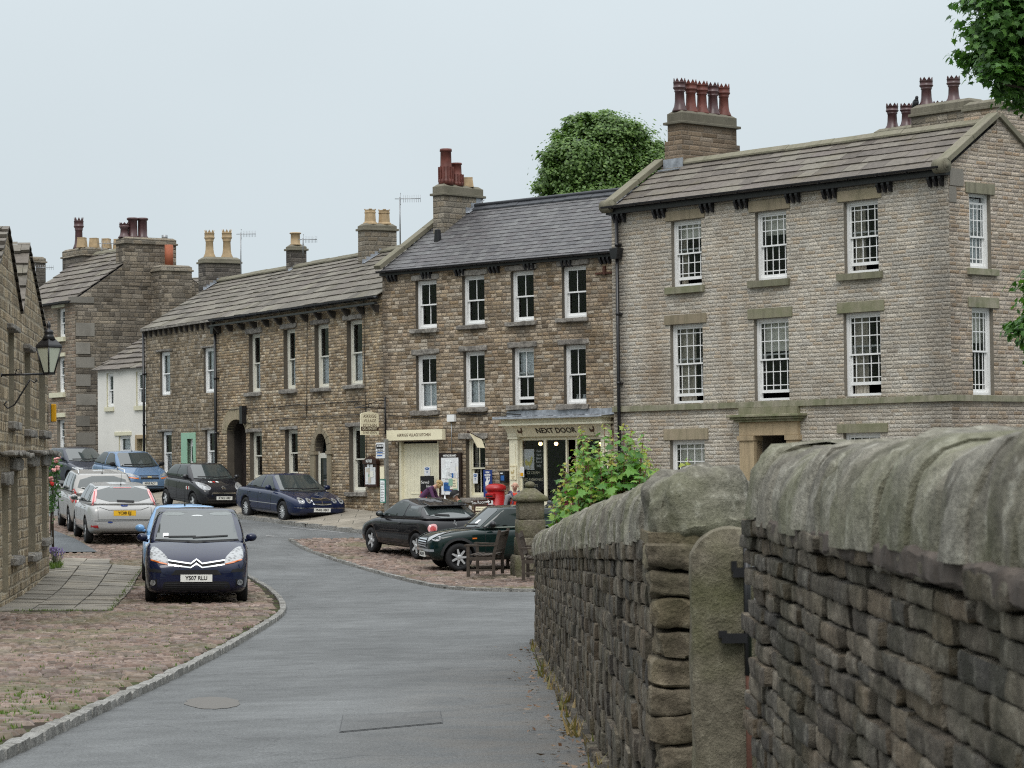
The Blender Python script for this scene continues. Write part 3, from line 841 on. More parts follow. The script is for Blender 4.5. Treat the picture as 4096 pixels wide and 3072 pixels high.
# repairs and markings on the road
def blob(cx, cy, rx, ry, n=22, j=.18, s=V):
 return [tuple(ground((cx + rx * (1 + random.uniform(-j, j)) * math.cos(2 * PI * k / n)) * s, (cy + ry * (1 + random.uniform(-j, j)) * math.sin(2 * PI * k / n)) * s)[:2]) for k in range(n)]
t_ = NT('brown_patch'); p_ = t_.obj(); M['patch_brown'] = t_.done(t_.bsdf(t_.mix(t_.rng(t_.noise(p_, 30, 3), .3, .7), (.118, .112, .104), (.138, .130, .120)), .9, t_.bump(t_.noise(p_, 60, 3), .5, .006)))
tag(region('road_patch', blob(460, 1519, 60, 13, 30, .07), .004, M['patch_brown'], .25), 'brownish worn patch in the road', kind='structure')
tag(region('road_seam', gpoly([(740, 1545), (952, 1536.5), (957, 1563), (732, 1583.5)]), .003, M['seam'], .3), 'dark tarred edge of the road repair', kind='structure')
tag(region('road_repair', gpoly([(742, 1546), (950, 1538), (955, 1562), (735, 1582)]), .006, M['patch'], .3), 'rectangular asphalt repair near the bottom of the road', kind='structure')
tag(region('road_line', [tuple(ground(x, y)[:2]) for x, y in [(1130, 2105), (1380, 2131), (1380, 2134), (1130, 2108)]], .004, M['white_line'], .5), 'faint worn white line on the far road', kind='structure')
tag(region('road_dash', [tuple(ground(x, y)[:2]) for x, y in [(1065, 2141), (1098, 2144), (1097, 2148), (1064, 2145)]], .004, M['white_line'], .5), 'short worn white dash on the road', kind='structure')

# ------------------------------------------------------------------ foreground walls
def lerp_tab(tab, y):
 return float(np.interp(y, [a for a, b in tab], [b for a, b in tab]))
ztab1 = [(10.0, -.03), (11.2, -.07), (12.4, -.114), (14.4, -.185), (17, -.273), (20.8, -.416), (26, -.63), (31.6, -.83)]
X1 = lambda y: .69 - .0142 * y
def build_wall(root, X, Y0, Y1, ztop, cope_h, ncourse, thick, seg, end=False, big=False):
 st = Stones(); cp = Stones()
 mb = MB()
 ny = 40
 prev = None
 for i in range(ny + 1):                      # mortar core behind the stones
  y = Y0 + .05 + (Y1 - Y0 - .05) * i / ny
  x = X(y) + .05; zb = gzf(x, y) - .3; zt = ztop(y) + EYE - cope_h + .03
  ring = [(x, y, zb), (x, y, zt), (x + thick - .08, y, zt), (x + thick - .08, y, zb)]
  b = len(mb.v); mb.v += ring
  if prev is not None:
   for k in range(4):
    mb.f.append((prev + k, prev + (k + 1) % 4, b + (k + 1) % 4, b + k)); mb.m.append(0); mb.s.append(False)
  else:
   mb.f.append((b, b + 1, b + 2, b + 3)); mb.m.append(0); mb.s.append(False)
  prev = b
 mb.f.append((prev + 3, prev + 2, prev + 1, prev)); mb.m.append(0); mb.s.append(False)
 mb.build('core', M['wallcore'], root)
 hs = np.array([1.25 - .5 * i / ncourse + random.uniform(-.1, .1) for i in range(ncourse)]); hs /= hs.sum(); a = np.concatenate([[0], np.cumsum(hs)])
 for i in range(ncourse):
  y = Y0 + random.uniform(-.0, .02)
  if end: y = Y0 + .16 + .12 * (i % 2)
  while y < Y1:
   l = random.uniform(.2, .52) if big else random.choice([.16, .24, .32, .40, .5]) * random.uniform(.8, 1.2)
   yc = y + l / 2
   x = X(yc); g = gzf(x, yc) - .06; t = ztop(yc) + EYE - cope_h
   z0, z1 = g + (t - g) * a[i], g + (t - g) * a[i + 1]
   out = random.uniform(-.010, .018) + (.055 if i == 0 else 0) + (.02 if i == ncourse - 1 else 0)
   dp = .09
   h2 = (z1 - z0) / 2
   st.add((x - out + dp, yc, (z0 + z1) / 2 + random.uniform(-.003, .003)), (dp, l / 2 - .002, h2 - .001 + random.uniform(-.005, .001)), None, seg, 18, .007, 13)
   y += l
 root_st = st.build('masonry', M['wallstone'], root)
 y = Y0 + (.62 if end else 0)
 while y < Y1:
  tk = random.uniform(.16, .42) if big else random.uniform(.10, .28); yc = y + tk / 2
  zt = ztop(yc) + EYE + random.uniform(-.03, .012); h = cope_h; hw = thick / 2 + .025 + random.uniform(-.015, .015)
  xc = X(yc) + thick / 2
  prof = []
  for k in range(13):
   th = PI * k / 12
   prof.append((-math.copysign(abs(math.cos(th)) ** .62, math.cos(th)) * hw, abs(math.sin(th)) ** .75 * h))
  lean = random.uniform(-.1, .1)
  vs = []
  rows = [(-.5, .955), (-.5 + .02 / tk, 1.0), (-.25, 1.0), (-.05, 1.0), (.12, 1.0), (.3, 1.0), (.5 - .02 / tk, 1.0), (.5, .955)]
  for ty, sc in rows:
   for px, pz in prof:
    q = Vector((xc + px * sc, yc + ty * tk + pz * lean, zt - h + pz * (sc * .25 + .75) if False else zt - h + pz * (1 - (1 - sc) * .9)))
    nv_ = noise.noise_vector(q * 5) * .016 + noise.noise_vector(q * 15) * .015 + noise.noise_vector(q * 40) * .010; nv_.z *= min(1, pz / h * 1.6); q += nv_
    vs.append(q)
  m = len(prof)
  qs = [(r_ * m + k, (r_ + 1) * m + k, (r_ + 1) * m + k + 1, r_ * m + k + 1) for r_ in range(7) for k in range(m - 1)]
  for e_ in (0, 7):
   for k in range(0, 6):
    a_, b_, c_, d_ = e_ * m + k, e_ * m + k + 1, e_ * m + m - 2 - k, e_ * m + m - 1 - k
    if b_ != c_: qs.append((a_, b_, c_, d_) if e_ == 0 else (d_, c_, b_, a_))
  cp.v.append(np.array([tuple(p) for p in vs])); cp.q.append(np.array(qs) + cp.n); cp.n += len(vs)
  y += tk * .97
 return st, cp

w1 = empty('dry_stone_wall', (0, 0, 0), 0, 'long mossy field wall with rounded upright copes running away from the gatepost', 'stone wall'); tag(w1, kind='thing')
st1, cp1 = build_wall(w1, X1, 10.07, 31.2, lambda y: lerp_tab(ztab1, y), .27, 12, .40, 4, end=True)
# quoins of the wall end, and its big end cope
qz0 = gzf(.6, 10.1) - .05; qz1 = -.315 + EYE
nq = 12; q_ = Stones(); za = np.linspace(qz0, qz1, nq + 1)
for i in range(nq):
 za0, za1 = za[i] + random.uniform(-.008, .008), za[i + 1]
 ln = .30 if i % 2 else .17
 xa = .547 - random.uniform(-.015, .035)
 wsplit = random.uniform(.38, .40)
 q_.add((xa + wsplit / 2, 10.05 + ln / 2, (za0 + za1) / 2), (wsplit / 2, ln / 2 + .01, (za1 - za0) / 2 - .003), None, 9, 12, .024, 9)
q_.build('quoins', M['quoinstone'], w1)
e_ = Stones()
L_, Q_ = templ(18)
p_ = L_ / (np.abs(L_) ** 3.0).sum(1)[:, None] ** (1 / 3.0)
p_ = p_ * np.array([.215, .31, .19]); p_[:, 2] = np.maximum(p_[:, 2], -.085)
p_ = p_ + np.array([.755, 10.36, EYE - .205])
p_ = p_ + np.array([noise.noise_vector(Vector(q * 5)) for q in p_]) * .05 + np.array([noise.noise_vector(Vector(q * 12)) for q in p_]) * .028 + np.array([noise.noise_vector(Vector(q * 30)) for q in p_]) * .010
e_.v.append(p_); e_.q.append(Q_); e_.n = len(p_);
e_.build('end_cope', M['copestone'], w1)
cp1.build('cope', M['copestone'], w1)
b_ = MB(); b_.box(.53, .95, 10.06, 10.7, EYE - .335, EYE - .275); b_.build('bedding', M['quoinstone'], w1)

w2 = empty('garden_wall', (0, 0, 0), 0, 'blurred close stone wall with thick lichened copes at the right edge, nearer than the gatepost', 'stone wall'); tag(w2, kind='thing')
st2, cp2 = build_wall(w2, lambda y: .79 + .006 * (8.4 - y), -.8, 8.42, lambda y: .058, .245, 22, .42, 6, big=True)
cp2.build('cope', M['copestone'], w2)
s_ = Stones(); y = -.7
while y < 8.3: s_.add((1.0, y + .1, EYE - .205), (.217, .118, .030), None, 6, 16, .010, 9); y += .2
s_.build('bedding', simple('pink_bedding_mortar', (.075, .06, .05), .95, var=.4, bump=.01, scale=9), w2)

gpst = empty('gatepost', (.782, 9.66, gzf(.77, 9.66)), 0, 'upright round-shouldered stone gatepost with iron hinge at the end of the field wall', 'gatepost')
L_, Q_ = templ(14)
p_ = L_.copy()
hh = (EYE - .245 - gzf(.77, 9.66) + .3) / 2
p_ = p_ * np.array([.115, .085, hh]); p_[:, 2] += hh - .3
top = 2 * hh - .3
for k in range(len(p_)):
 x, y, z = p_[k]
 d = top - z
 q = max(0, (-x + .03) / .135) if x < .03 else (x - .03) / .16        # rounded shoulders
 z -= .105 * (1 - math.sqrt(max(0, 1 - q * q))) * max(0, min(1, (z - top + .6) / .6))
 p_[k] = (x, y * (1 - .12 * (abs(x) > .10)), z)
p_ = p_ + np.array([noise.noise_vector(Vector(q * 4)) for q in p_]) * .012 + np.array([noise.noise_vector(Vector(q * 13)) for q in p_]) * .004
mk_np('post', p_, Q_, M['gatepost'], gpst, True)
mb = MB(); mb.tube([(.088, -.115, top - .55), (.088, -.115, top + .0)], .014); mb.tube([(.086, -.115, .05), (.088, -.115, top - .5)], .011, mi=1)
mb.build('hinge_rod', [M['black_iron'], M['rust']], gpst)
mb = MB(); mb.box(.035, .10, -.135, -.07, top - .185, top - .15); mb.box(.03, .05, -.125, -.09, top - .165, top - .125); mb.build('hinge_eye', M['black_iron'], gpst)
mb = MB(); mb.box(-.01, .085, -.13, -.085, top - .43, top - .395); mb.box(-.02, .01, -.125, -.08, top - .41, top - .385); mb.build('latch', M['black_iron'], gpst)

# litter along the wall foot
vs = []; fs = []
for _ in range(260):
 y = random.uniform(9.5, 30) if random.random() < .8 else random.uniform(10, 16)
 x = X1(y) - abs(random.gauss(.02, .17)) - .03; z = gzf(x, y) + .012; s = random.uniform(.010, .026); a = random.uniform(0, 6.3); b = len(vs)
 for k in range(4):
  th = a + k * PI / 2; r_ = s * (1.5 if k % 2 else .7); vs.append((x + r_ * math.cos(th), y + r_ * math.sin(th), z + random.uniform(0, .025)))
 fs.append((b, b + 1, b + 2, b + 3))
tag(mk('leaf_litter', vs, fs, M['deadleaf'], uv=False), 'dead brown leaves and grit along the wall foot', kind='stuff')
pts = [(X1(y) - random.uniform(.02, .08), y, gzf(X1(y), y)) for y in np.random.default_rng(3).uniform(10.5, 30, 26)]
tufts('dry_weeds', pts, 'dry weeds at the foot of the field wall', (.05, .18), (4, 9), leafmat('dry_grass', [(.20, .15, .06), (.28, .2, .09), (.10, .14, .03)], .2))

# ------------------------------------------------------------------ facades
class Fac:
 """frame of a house front: local x along the front (left to right seen from the street), y into the house, z up"""
 def __init__(self, O, rz, L=None):
  self.O = np.array([O[0], O[1], 0.0]); self.rz = rz; self.L = L
  self.ex = np.array([math.cos(rz), math.sin(rz), 0]); self.ey = np.array([-math.sin(rz), math.cos(rz), 0])
 def loc(self, p):
  d = np.array(p) - self.O; return np.array([d @ self.ex, d @ self.ey, p[2]])
 def world(self, x, y, z): return self.O + self.ex * x + self.ey * y + np.array([0, 0, z])
 def plane(self, px, py, n, c):
  """ray against local plane n.p = c"""
  d = ray(px, py); dl = np.array([d @ self.ex, d @ self.ey, d[2]]); o = self.loc(CAM)
  n = np.array(n, float); t = (c - o @ n) / (dl @ n); return o + dl * t
 def uz(self, px, py, y=0.0):
  p = self.plane(px, py, (0, 1, 0), y); return p[0], p[2]
 def yz(self, px, py, x):
  p = self.plane(px, py, (1, 0, 0), x); return p[1], p[2]
 def rect(self, xl, xr, yt, yb, y=0.0):
  x0, z1 = self.uz(xl, yt, y); _, z0 = self.uz(xl, yb, y); x1, _ = self.uz(xr, (yt + yb) / 2, y); return x0, x1, z0, z1
 def rectg(self, xl, xr, yt, yb, X):
  y0, z1 = self.yz(xl, yt, X); _, z0 = self.yz(xl, yb, X); y1, _ = self.yz(xr, (yt + yb) / 2, X); return y0, y1, z0, z1
 def roof(self, px, py, ze, pitch, y0=0.0):
  return self.plane(px, py, (0, -math.sin(pitch), math.cos(pitch)), -math.sin(pitch) * y0 + math.cos(pitch) * ze)
 def root(self, name, label, cat, group=None):
  return tag(empty(name, tuple(self.O), self.rz), label, cat, group, 'thing')

def fac_right(P, theta, px_left, py):
 """front whose right end is world point P; runs left and away by theta until image column px_left"""
 rz = -theta; ex = np.array([math.cos(rz), math.sin(rz)])
 r = ray(px_left, py)
 # P - ex*L = s*(r.x, 1)
 a = np.array([[r[0], ex[0]], [1.0, ex[1]]]); s, L = np.linalg.solve(a, np.array([P[0], P[1]]))
 O = (P[0] - ex[0] * L, P[1] - ex[1] * L)
 return Fac(O, rz, L)

def xform(o, M4):
 if M4 is not None: o.matrix_local = M4
 return o
def side(X): return Matrix.Translation((X, 0, 0)) @ Matrix.Rotation(PI / 2, 4, 'Z')      # gable on the right end

def wall_mesh(mb, outer, holes, dep, M4=None):
 """outer, holes in (x,z); front at y=0 facing -y, openings get reveals (material 1)"""
 V2, F = cdt(outer, holes)
 tr = (lambda p: M4 @ Vector(p)) if M4 is not None else (lambda p: p)
 fs = []
 for f in F:
  a = [V2[i] for i in f]
  ar = sum(a[i][0] * a[(i + 1) % len(a)][1] - a[(i + 1) % len(a)][0] * a[i][1] for i in range(len(a)))
  fs.append(f if ar > 0 else f[::-1])
 mb.add([tr((p[0], 0, p[1])) for p in V2], fs, 0)
 for h in holes:
  n = len(h)
  vs = [tr((p[0], 0, p[1])) for p in h] + [tr((p[0], dep, p[1])) for p in h]
  mb.add(vs, [(i, (i + 1) % n, (i + 1) % n + n, i + n) for i in range(n)], 1)

def R4(x0, x1, z0, z1): return [(x0, z0), (x1, z0), (x1, z1), (x0, z1)]

def bars(mb, x0, x1, z0, z1, y0, y1, st, cols, rows, bw=.022, bot=None, top=None):
 bot = bot or st; top = top or st
 mb.box(x0, x0 + st, y0, y1, z0, z1); mb.box(x1 - st, x1, y0, y1, z0, z1)
 mb.box(x0 + st, x1 - st, y0, y1, z0, z0 + bot); mb.box(x0 + st, x1 - st, y0, y1, z1 - top, z1)
 ix0, ix1, iz0, iz1 = x0 + st, x1 - st, z0 + bot, z1 - top
 ym = (y0 + y1) / 2
 for c in cols:
  xx = ix0 + (ix1 - ix0) * c; mb.box(xx - bw / 2, xx + bw / 2, ym - .012, ym + .012, iz0, iz1)
 for r in rows:
  zz = iz0 + (iz1 - iz0) * r; mb.box(ix0, ix1, ym - .010, ym + .010, zz - bw / 2, zz + bw / 2)

def drape(x0, x1, z0, z1, y, n=24, a=.025, waves=6):
 vs = []; fs = []
 for i in range(n + 1):
  x = x0 + (x1 - x0) * i / n
  yy = y + a * math.sin(i / n * waves * 2 * PI + x0 * 7) + random.uniform(-.004, .004)
  vs += [(x, yy, z0), (x, yy, z1)]
 for i in range(n): fs.append((2 * i, 2 * i + 2, 2 * i + 3, 2 * i + 1))
 return vs, fs

STY = {'margin': ([.115, .372, .628, .885], [.12, .50, .87][1:], [.13, .52]), 'two': ([.5], [], []), 'one': ([], [], []), 'six': ([.5], [.5], [.5]), 'four': ([.5], [], [])}
def sash(parent, x0, x1, z0, z1, style='two', mat='white_paint', dep=.15, opened=0.0, inside=(), M4=None, fw=.075, drop=0.0):
 """box-frame sash window: window > pane, curtain / blind"""
 mb = MB(); y0 = dep
 bars(mb, x0, x1, z0, z1, y0, y0 + .12, fw, [], [], bot=.06, top=.07)
 cols, ru, rl = STY[style]
 zm = (z0 + z1) / 2
 sx0, sx1 = x0 + fw, x1 - fw; sz0, sz1 = z0 + .06, z1 - .07
 mb2 = mb
 bars(mb2, sx0 + .004, sx1 - .004, zm - .02 - drop, sz1 - drop, y0 + .025, y0 + .06, .042, cols, ru, top=.045, bot=.04)
 bars(mb2, sx0 + .004, sx1 - .004, sz0 + opened, zm + .02 + opened, y0 + .068, y0 + .103, .042, cols, rl, top=.04, bot=.075)
 w = xform(mb.build('window', M[mat], parent), M4)
 g = MB()
 for (ya, za, zb_) in ((y0 + .042, zm - drop, sz1 - .03 - drop), (y0 + .085, sz0 + .06 + opened, zm + opened)): g.add([(sx0 + .04, ya, za), (sx1 - .04, ya, za), (sx1 - .04, ya, zb_), (sx0 + .04, ya, zb_)], [(0, 1, 2, 3)])
 g.build('pane', M['glass'], w)
 for it in inside:
  kind = it[0]
  if kind == 'net':
   f0, f1 = it[1], it[2]
   vs, fs = drape(sx0, sx1, z0 + (z1 - z0) * f0, z0 + (z1 - z0) * f1, y0 + .16, 30, .012, 7); mk('net_curtain', vs, fs, M['net'], w)
  elif kind == 'curtain':
   side_, wd_ = it[1], it[2]
   a, b = (sx0, sx0 + (sx1 - sx0) * wd_) if side_ < 0 else (sx1 - (sx1 - sx0) * wd_, sx1)
   vs, fs = drape(a, b, z0, z1 - .05, y0 + .19, 20, .025, 4); mk('curtain', vs, fs, M[it[3] if len(it) > 3 else 'curtain'], w)
  elif kind == 'blind':
   vs, fs = drape(sx0, sx1, z0 + (z1 - z0) * it[1], z1 - .05, y0 + .17, 4, .0, 1); mk('blind', vs, fs, M['blind'], w)
  elif kind == 'sill_item':
   b = MB(); random.seed(int(x0 * 100))
   for _ in range(5):
    xx = random.uniform(sx0 + .05, sx1 - .1); b.lathe([(.03, 0), (.05, .06), (.02, .15), (.03, .2)], 8, (xx, y0 + .2, z0 + .06))
   b.build('ornament', M['paper'], w)
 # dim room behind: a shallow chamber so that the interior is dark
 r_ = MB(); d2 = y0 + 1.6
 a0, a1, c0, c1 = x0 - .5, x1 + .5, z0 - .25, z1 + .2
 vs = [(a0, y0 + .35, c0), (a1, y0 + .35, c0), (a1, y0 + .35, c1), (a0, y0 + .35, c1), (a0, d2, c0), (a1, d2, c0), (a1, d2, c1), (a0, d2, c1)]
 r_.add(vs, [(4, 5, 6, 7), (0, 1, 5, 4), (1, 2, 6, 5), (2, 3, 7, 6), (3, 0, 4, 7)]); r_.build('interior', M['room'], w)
 return w

def block(parent, name, x0, x1, z0, z1, y0, y1, mat, M4=None, rough=False, bevel=.006, taper=0):
 if rough:
  s = Stones(); s.add(((x0 + x1) / 2, (y0 + y1) / 2, (z0 + z1) / 2), ((x1 - x0) / 2, (y1 - y0) / 2, (z1 - z0) / 2), None, 8, 14, .022, 5)
  o = s.build(name, mat, parent)
 else:
  m = MB(); m.box(x0, x1, y0, y1, z0, z1); o = m.build(name, mat, parent, bevel)
 return xform(o, M4)

def slates(name, O, A, S, la, ls, mat, parent, r0=.42, r1=.22, wid=(.35, .8), th=.03, jit=.01, edges=None, xclip=None):
 """stone or blue slates laid in courses: every slate a real, slightly tilted slab. O corner, A along the eaves, S up the slope"""
 A = Vector(A).normalized(); S = Vector(S).normalized(); N = A.cross(S).normalized()
 if N.z < 0: N = -N
 O = Vector(O); vs = []; qs = []; n = 0
 s = 0.0; row = 0
 while s < ls - .02:
  f = s / ls; rh = r0 + (r1 - r0) * f; s1 = min(ls, s + rh * 1.12)
  a0, a1 = (0, la) if edges is None else (edges[0](s), edges[1](s))
  x = a0 - random.uniform(0, wid[1])
  while x < a1:
   wv = random.uniform(*wid) * (1 - .25 * f); xa, xb = max(a0, x), min(a1, x + wv - .006); x += wv
   if xb - xa < .03: continue
   t = th * random.uniform(.7, 1.3); ds = random.uniform(-jit, jit) * 1.6
   lift = random.uniform(0, jit * .5)
   b = []
   for (aa, ss, hh) in ((xa, s + ds, th + t + lift), (xb, s + ds + random.uniform(-jit, jit), th + t + lift * random.random()), (xb, s1, th * .7), (xa, s1, th * .7)):
    b.append(O + A * aa + S * ss + N * hh)
   c = [p - N * (t if k < 2 else th * .6) for k, p in enumerate(b)]
   vs += [tuple(p) for p in b + c]
   qs += [[n, n + 1, n + 2, n + 3], [n + 4, n + 5, n + 1, n], [n + 5, n + 6, n + 2, n + 1], [n + 7, n + 4, n, n + 3]]
   n += 8
  s += rh; row += 1
 return mk_np(name, np.array(vs), np.array(qs), mat, parent)

def crown_pot(mb, c, h, r, mi=0, kind='crown', n=24):
 x, y, z = c
 if kind == 'crown':
  mb.lathe([(r * 1.25, 0), (r * 1.2, .05 * h), (r * .92, .16 * h), (r * .80, .30 * h), (r * .74, .58 * h), (r * .86, .60 * h), (r * .86, .62 * h), (r * .78, .63 * h), (r * 1.02, .70 * h), (r * 1.06, .71 * h), (r * 1.06, .73 * h), (r * .98, .74 * h), (r * .98, .86 * h), (r * 1.03, .865 * h), (r * 1.03, .88 * h), (r * .98, .885 * h)], n, (x, y, z), mi)
  k = 8
  for i in range(k):
   a0, a1, am = 2 * PI * i / k, 2 * PI * (i + 1) / k, 2 * PI * (i + .5) / k
   def P(a, rr, zz): return (x + rr * math.cos(a), y + rr * math.sin(a), z + zz)
   z0, z1 = .88 * h, h
   mb.add([P(a0, r * .98, z0), P(am, r * 1.0, z1), P(a1, r * .98, z0), P(a0, r * .84, z0), P(am, r * .88, z1), P(a1, r * .84, z0)], [(0, 2, 1), (3, 4, 5), (0, 1, 4, 3), (1, 2, 5, 4)], mi)
 elif kind == 'roll':
  mb.lathe([(r * 1.15, 0), (r * 1.1, .08 * h), (r * .95, .12 * h), (r * .9, .86 * h), (r * 1.05, .88 * h), (r * 1.16, .92 * h), (r * 1.16, .97 * h), (r * 1.0, h), (r * .8, h), (r * .8, .8 * h)], n, (x, y, z), mi)
 elif kind == 'plain':
  mb.lathe([(r, 0), (r, h), (r * .82, h), (r * .82, h * .8)], n, (x, y, z), mi)
 elif kind == 'square':
  mb.lathe([(r * 1.3, 0), (r * 1.05, .92 * h), (r * 1.1, .92 * h), (r * 1.08, h), (r * .8, h), (r * .8, h * .8)], 4, (x, y, z), mi, smooth=False)
 elif kind == 'octo':
  mb.lathe([(r * 1.28, 0), (r * 1.22, .1 * h), (r * 1.0, .16 * h), (r * .92, .72 * h), (r * 1.0, .74 * h), (r * 1.0, .8 * h), (r * .92, .82 * h), (r * .95, .95 * h), (r * .75, .95 * h), (r * .75, .7 * h)], 8, (x, y, z), mi, smooth=False)
  for i in range(8):
   a = 2 * PI * (i + .5) / 8; M_ = Matrix.Translation((x + r * .86 * math.cos(a), y + r * .86 * math.sin(a), z + .95 * h)) @ Matrix.Rotation(a, 4, 'Z')
   if i % 2: mb.box(-.02, .02, -r * .26, r * .26, 0, .05 * h, mi, M_)
 elif kind == 'louvre':
  mb.lathe([(r * 1.1, 0), (r * 1.15, .16 * h), (r * .95, .18 * h), (r * 1.0, .45 * h), (r * .82, .55 * h), (r * .78, .92 * h), (r * .9, .93 * h), (r * .86, h), (r * .66, h), (r * .66, .8 * h)], n, (x, y, z), mi)
  for i in range(12):
   a = 2 * PI * i / 12; M_ = Matrix.Translation((x + r * 1.0 * math.cos(a), y + r * 1.0 * math.sin(a), z)) @ Matrix.Rotation(a, 4, 'Z')
   mb.box(-.02, .035, -r * .1, r * .1, .1 * h, .5 * h, mi, M_)

def chimney(parent, x0, x1, y0, y1, zb, zt, wall, capmat, pots=(), capo=.07, caph=.16, name='chimney', M4=None, plinth=None):
 mb = MB(); mb.box(x0, x1, y0, y1, zb, zt - caph)
 if plinth: mb.box(x0 - .06, x1 + .06, y0 - .06, y1 + .06, zb, plinth)
 ch = mb.build(name, wall, parent)
 m = MB(); m.box(x0 - capo, x1 + capo, y0 - capo, y1 + capo, zt - caph, zt - caph + .07); m.box(x0 - .01, x1 + .01, y0 - .01, y1 + .01, zt - caph + .07, zt)
 capmat = M['cap'] if capmat == M['coping'] else capmat
 # sloping mortar flaunching
 a, b = .0, .09; zq = zt
 vs = [(x0, y0, zq), (x1, y0, zq), (x1, y1, zq), (x0, y1, zq), (x0 + b, y0 + b, zq + .07), (x1 - b, y0 + b, zq + .07), (x1 - b, y1 - b, zq + .07), (x0 + b, y1 - b, zq + .07)]
 m.add(vs, [(4, 5, 6, 7), (0, 1, 5, 4), (1, 2, 6, 5), (2, 3, 7, 6), (3, 0, 4, 7)])
 m.build('cap', capmat, ch, .012)
 for (x, y, h, r, kind, mat) in pots:
  p = MB(); crown_pot(p, (x, y, zt + .045), h, r, 0, kind); p.build('chimney_pot', M[mat], ch)
 return ch

def flashing(ch, x, y0, y1, ze, pitch, yoff, n=8, w=.13, th=.012):
 """stepped lead up the side of a stack"""
 mb = MB()
 for i in range(n):
  a, b = y0 + (y1 - y0) * i / n, y0 + (y1 - y0) * (i + 1) / n
  za = ze + math.tan(pitch) * (a - yoff); zb = ze + math.tan(pitch) * (b - yoff)
  mb.add([(x, a, za - .03), (x, b, zb - .03), (x, b, zb + w * .9), (x, a, zb + w * .9)], [(0, 1, 2, 3)])
  mb.add([(x, a, za + .075), (x + .16, a, za + .075), (x + .16, b, zb + .075), (x, b, zb + .075)], [(0, 1, 2, 3)])
 mb.build('flashing', M['lead'], ch)

def corbels(parent, x, n, dx, w, y0, z0, z1, mat):
 mb = MB()
 for k in range(n):
  xx = x + (k - (n - 1) / 2) * dx
  mb.prism([(0, z1), (y0, z1), (y0, z1 - .05), (y0 * .4, z0), (0, z0)], xx - w / 2, xx + w / 2, 0, 'yz')
 return mb.build('corbel', mat, parent)

def gutter(parent, x0, x1, z, y=-.16, r=.065, mat=None, board=.09):
 mb = MB(); n = 10
 vs = []; fs = []
 for x in (x0, x1):
  for rr in (r, r * .84):
   for k in range(n + 1):
    th = PI + PI * k / n; vs.append((x, y + rr * math.cos(th), z + rr * math.sin(th)))
 m = n + 1
 for k in range(n):
  fs.append((k, k + 1, 2 * m + k + 1, 2 * m + k)); fs.append((m + k, 3 * m + k, 3 * m + k + 1, m + k + 1))
 fs += [(0, 2 * m, 3 * m, m), (n, m + n, 3 * m + n, 2 * m + n)]
 fs += [tuple(range(0, n + 1)) + tuple(range(m + n, m - 1, -1)), tuple(range(2 * m, 2 * m + n + 1)) + tuple(range(3 * m + n, 3 * m - 1, -1))]
 mb.add(vs, fs)
 if board: mb.box(x0, x1, y + r + .002, y + r + .04, z - r * 1.3, z - r * 1.3 + board)
 x = x0 + .4
 while x < x1:
  mb.box(x - .012, x + .012, y - r - .004, y + r, z - r - .012, z - r + .004); x += .9
 return mb.build('gutter', mat or M['black_iron'], parent)

def downpipe(parent, x, z0, z1, y=-.09, r=.042, hopper=None):
 mb = MB(); mb.tube([(x, y, z0), (x, y, z1)], r, 10)
 z = z0 + .6
 while z < z1:
  mb.tube([(x, y, z - .04), (x, y, z + .04)], r * 1.25, 10); mb.box(x - .08, x + .08, y + .02, -.0, z - .02, z + .02); z += 1.8
 if hopper: mb.prism([(x - .16, hopper + .16), (x - .10, hopper - .12), (x + .10, hopper - .12), (x + .16, hopper + .16)], y - .13, y + .07)
 return mb.build('downpipe', M['black_iron'], parent)

def coping(parent, pts, w, th, mat, name='coping'):
 """raised verge stones: pts (y,z) from kneeler to apex at local x range w"""
 mb = MB()
 for (a, b) in zip(pts[:-1], pts[1:]):
  d = Vector((0, b[0] - a[0], b[1] - a[1])); L = d.length; d.normalize(); nrm = Vector((0, -d.z, d.y))
  if nrm.z < 0: nrm = -nrm
  k = max(1, int(L / .9))
  for i in range(k):
   p = Vector((0, a[0], a[1])) + d * (L * i / k + .004); q = Vector((0, a[0], a[1])) + d * (L * (i + 1) / k - .004)
   vs = []
   for xx in w:
    for pt in (p, q):
     vs += [(xx, pt.y, pt.z), (xx, pt.y + nrm.y * th, pt.z + nrm.z * th)]
   mb.add(vs, [(0, 1, 3, 2), (4, 6, 7, 5), (1, 5, 7, 3), (0, 2, 6, 4), (0, 4, 5, 1), (2, 3, 7, 6)])
 return mb.build(name, mat, parent, .012)

def shell(mb, L, D, z0, ze, yr, zr, ends=(True, True), x0=0.0, ei=.3):
 """the remaining walls (material 0): back, ends with gables, roof deck (material 2)"""
 mb.add([(x0, D, z0), (L, D, z0), (L, D, ze), (x0, D, ze)], [(1, 0, 3, 2)], 0)
 if ends[0]: mb.add([(x0, 0, z0), (x0, D, z0), (x0, D, ze), (x0, yr, zr), (x0, 0, ze)], [(0, 4, 3, 2, 1)], 0)
 if ends[1]: mb.add([(L, 0, z0), (L, D, z0), (L, D, ze), (L, yr, zr), (L, 0, ze)], [(0, 1, 2, 3, 4)], 0)
 mb.add([(x0, -.02, ze - .012), (L, -.02, ze - .012), (L, yr, zr - .02), (x0, yr, zr - .02), (L, D + .1, ze), (x0, D + .1, ze)], [(0, 1, 2, 3), (3, 2, 4, 5)], 2)

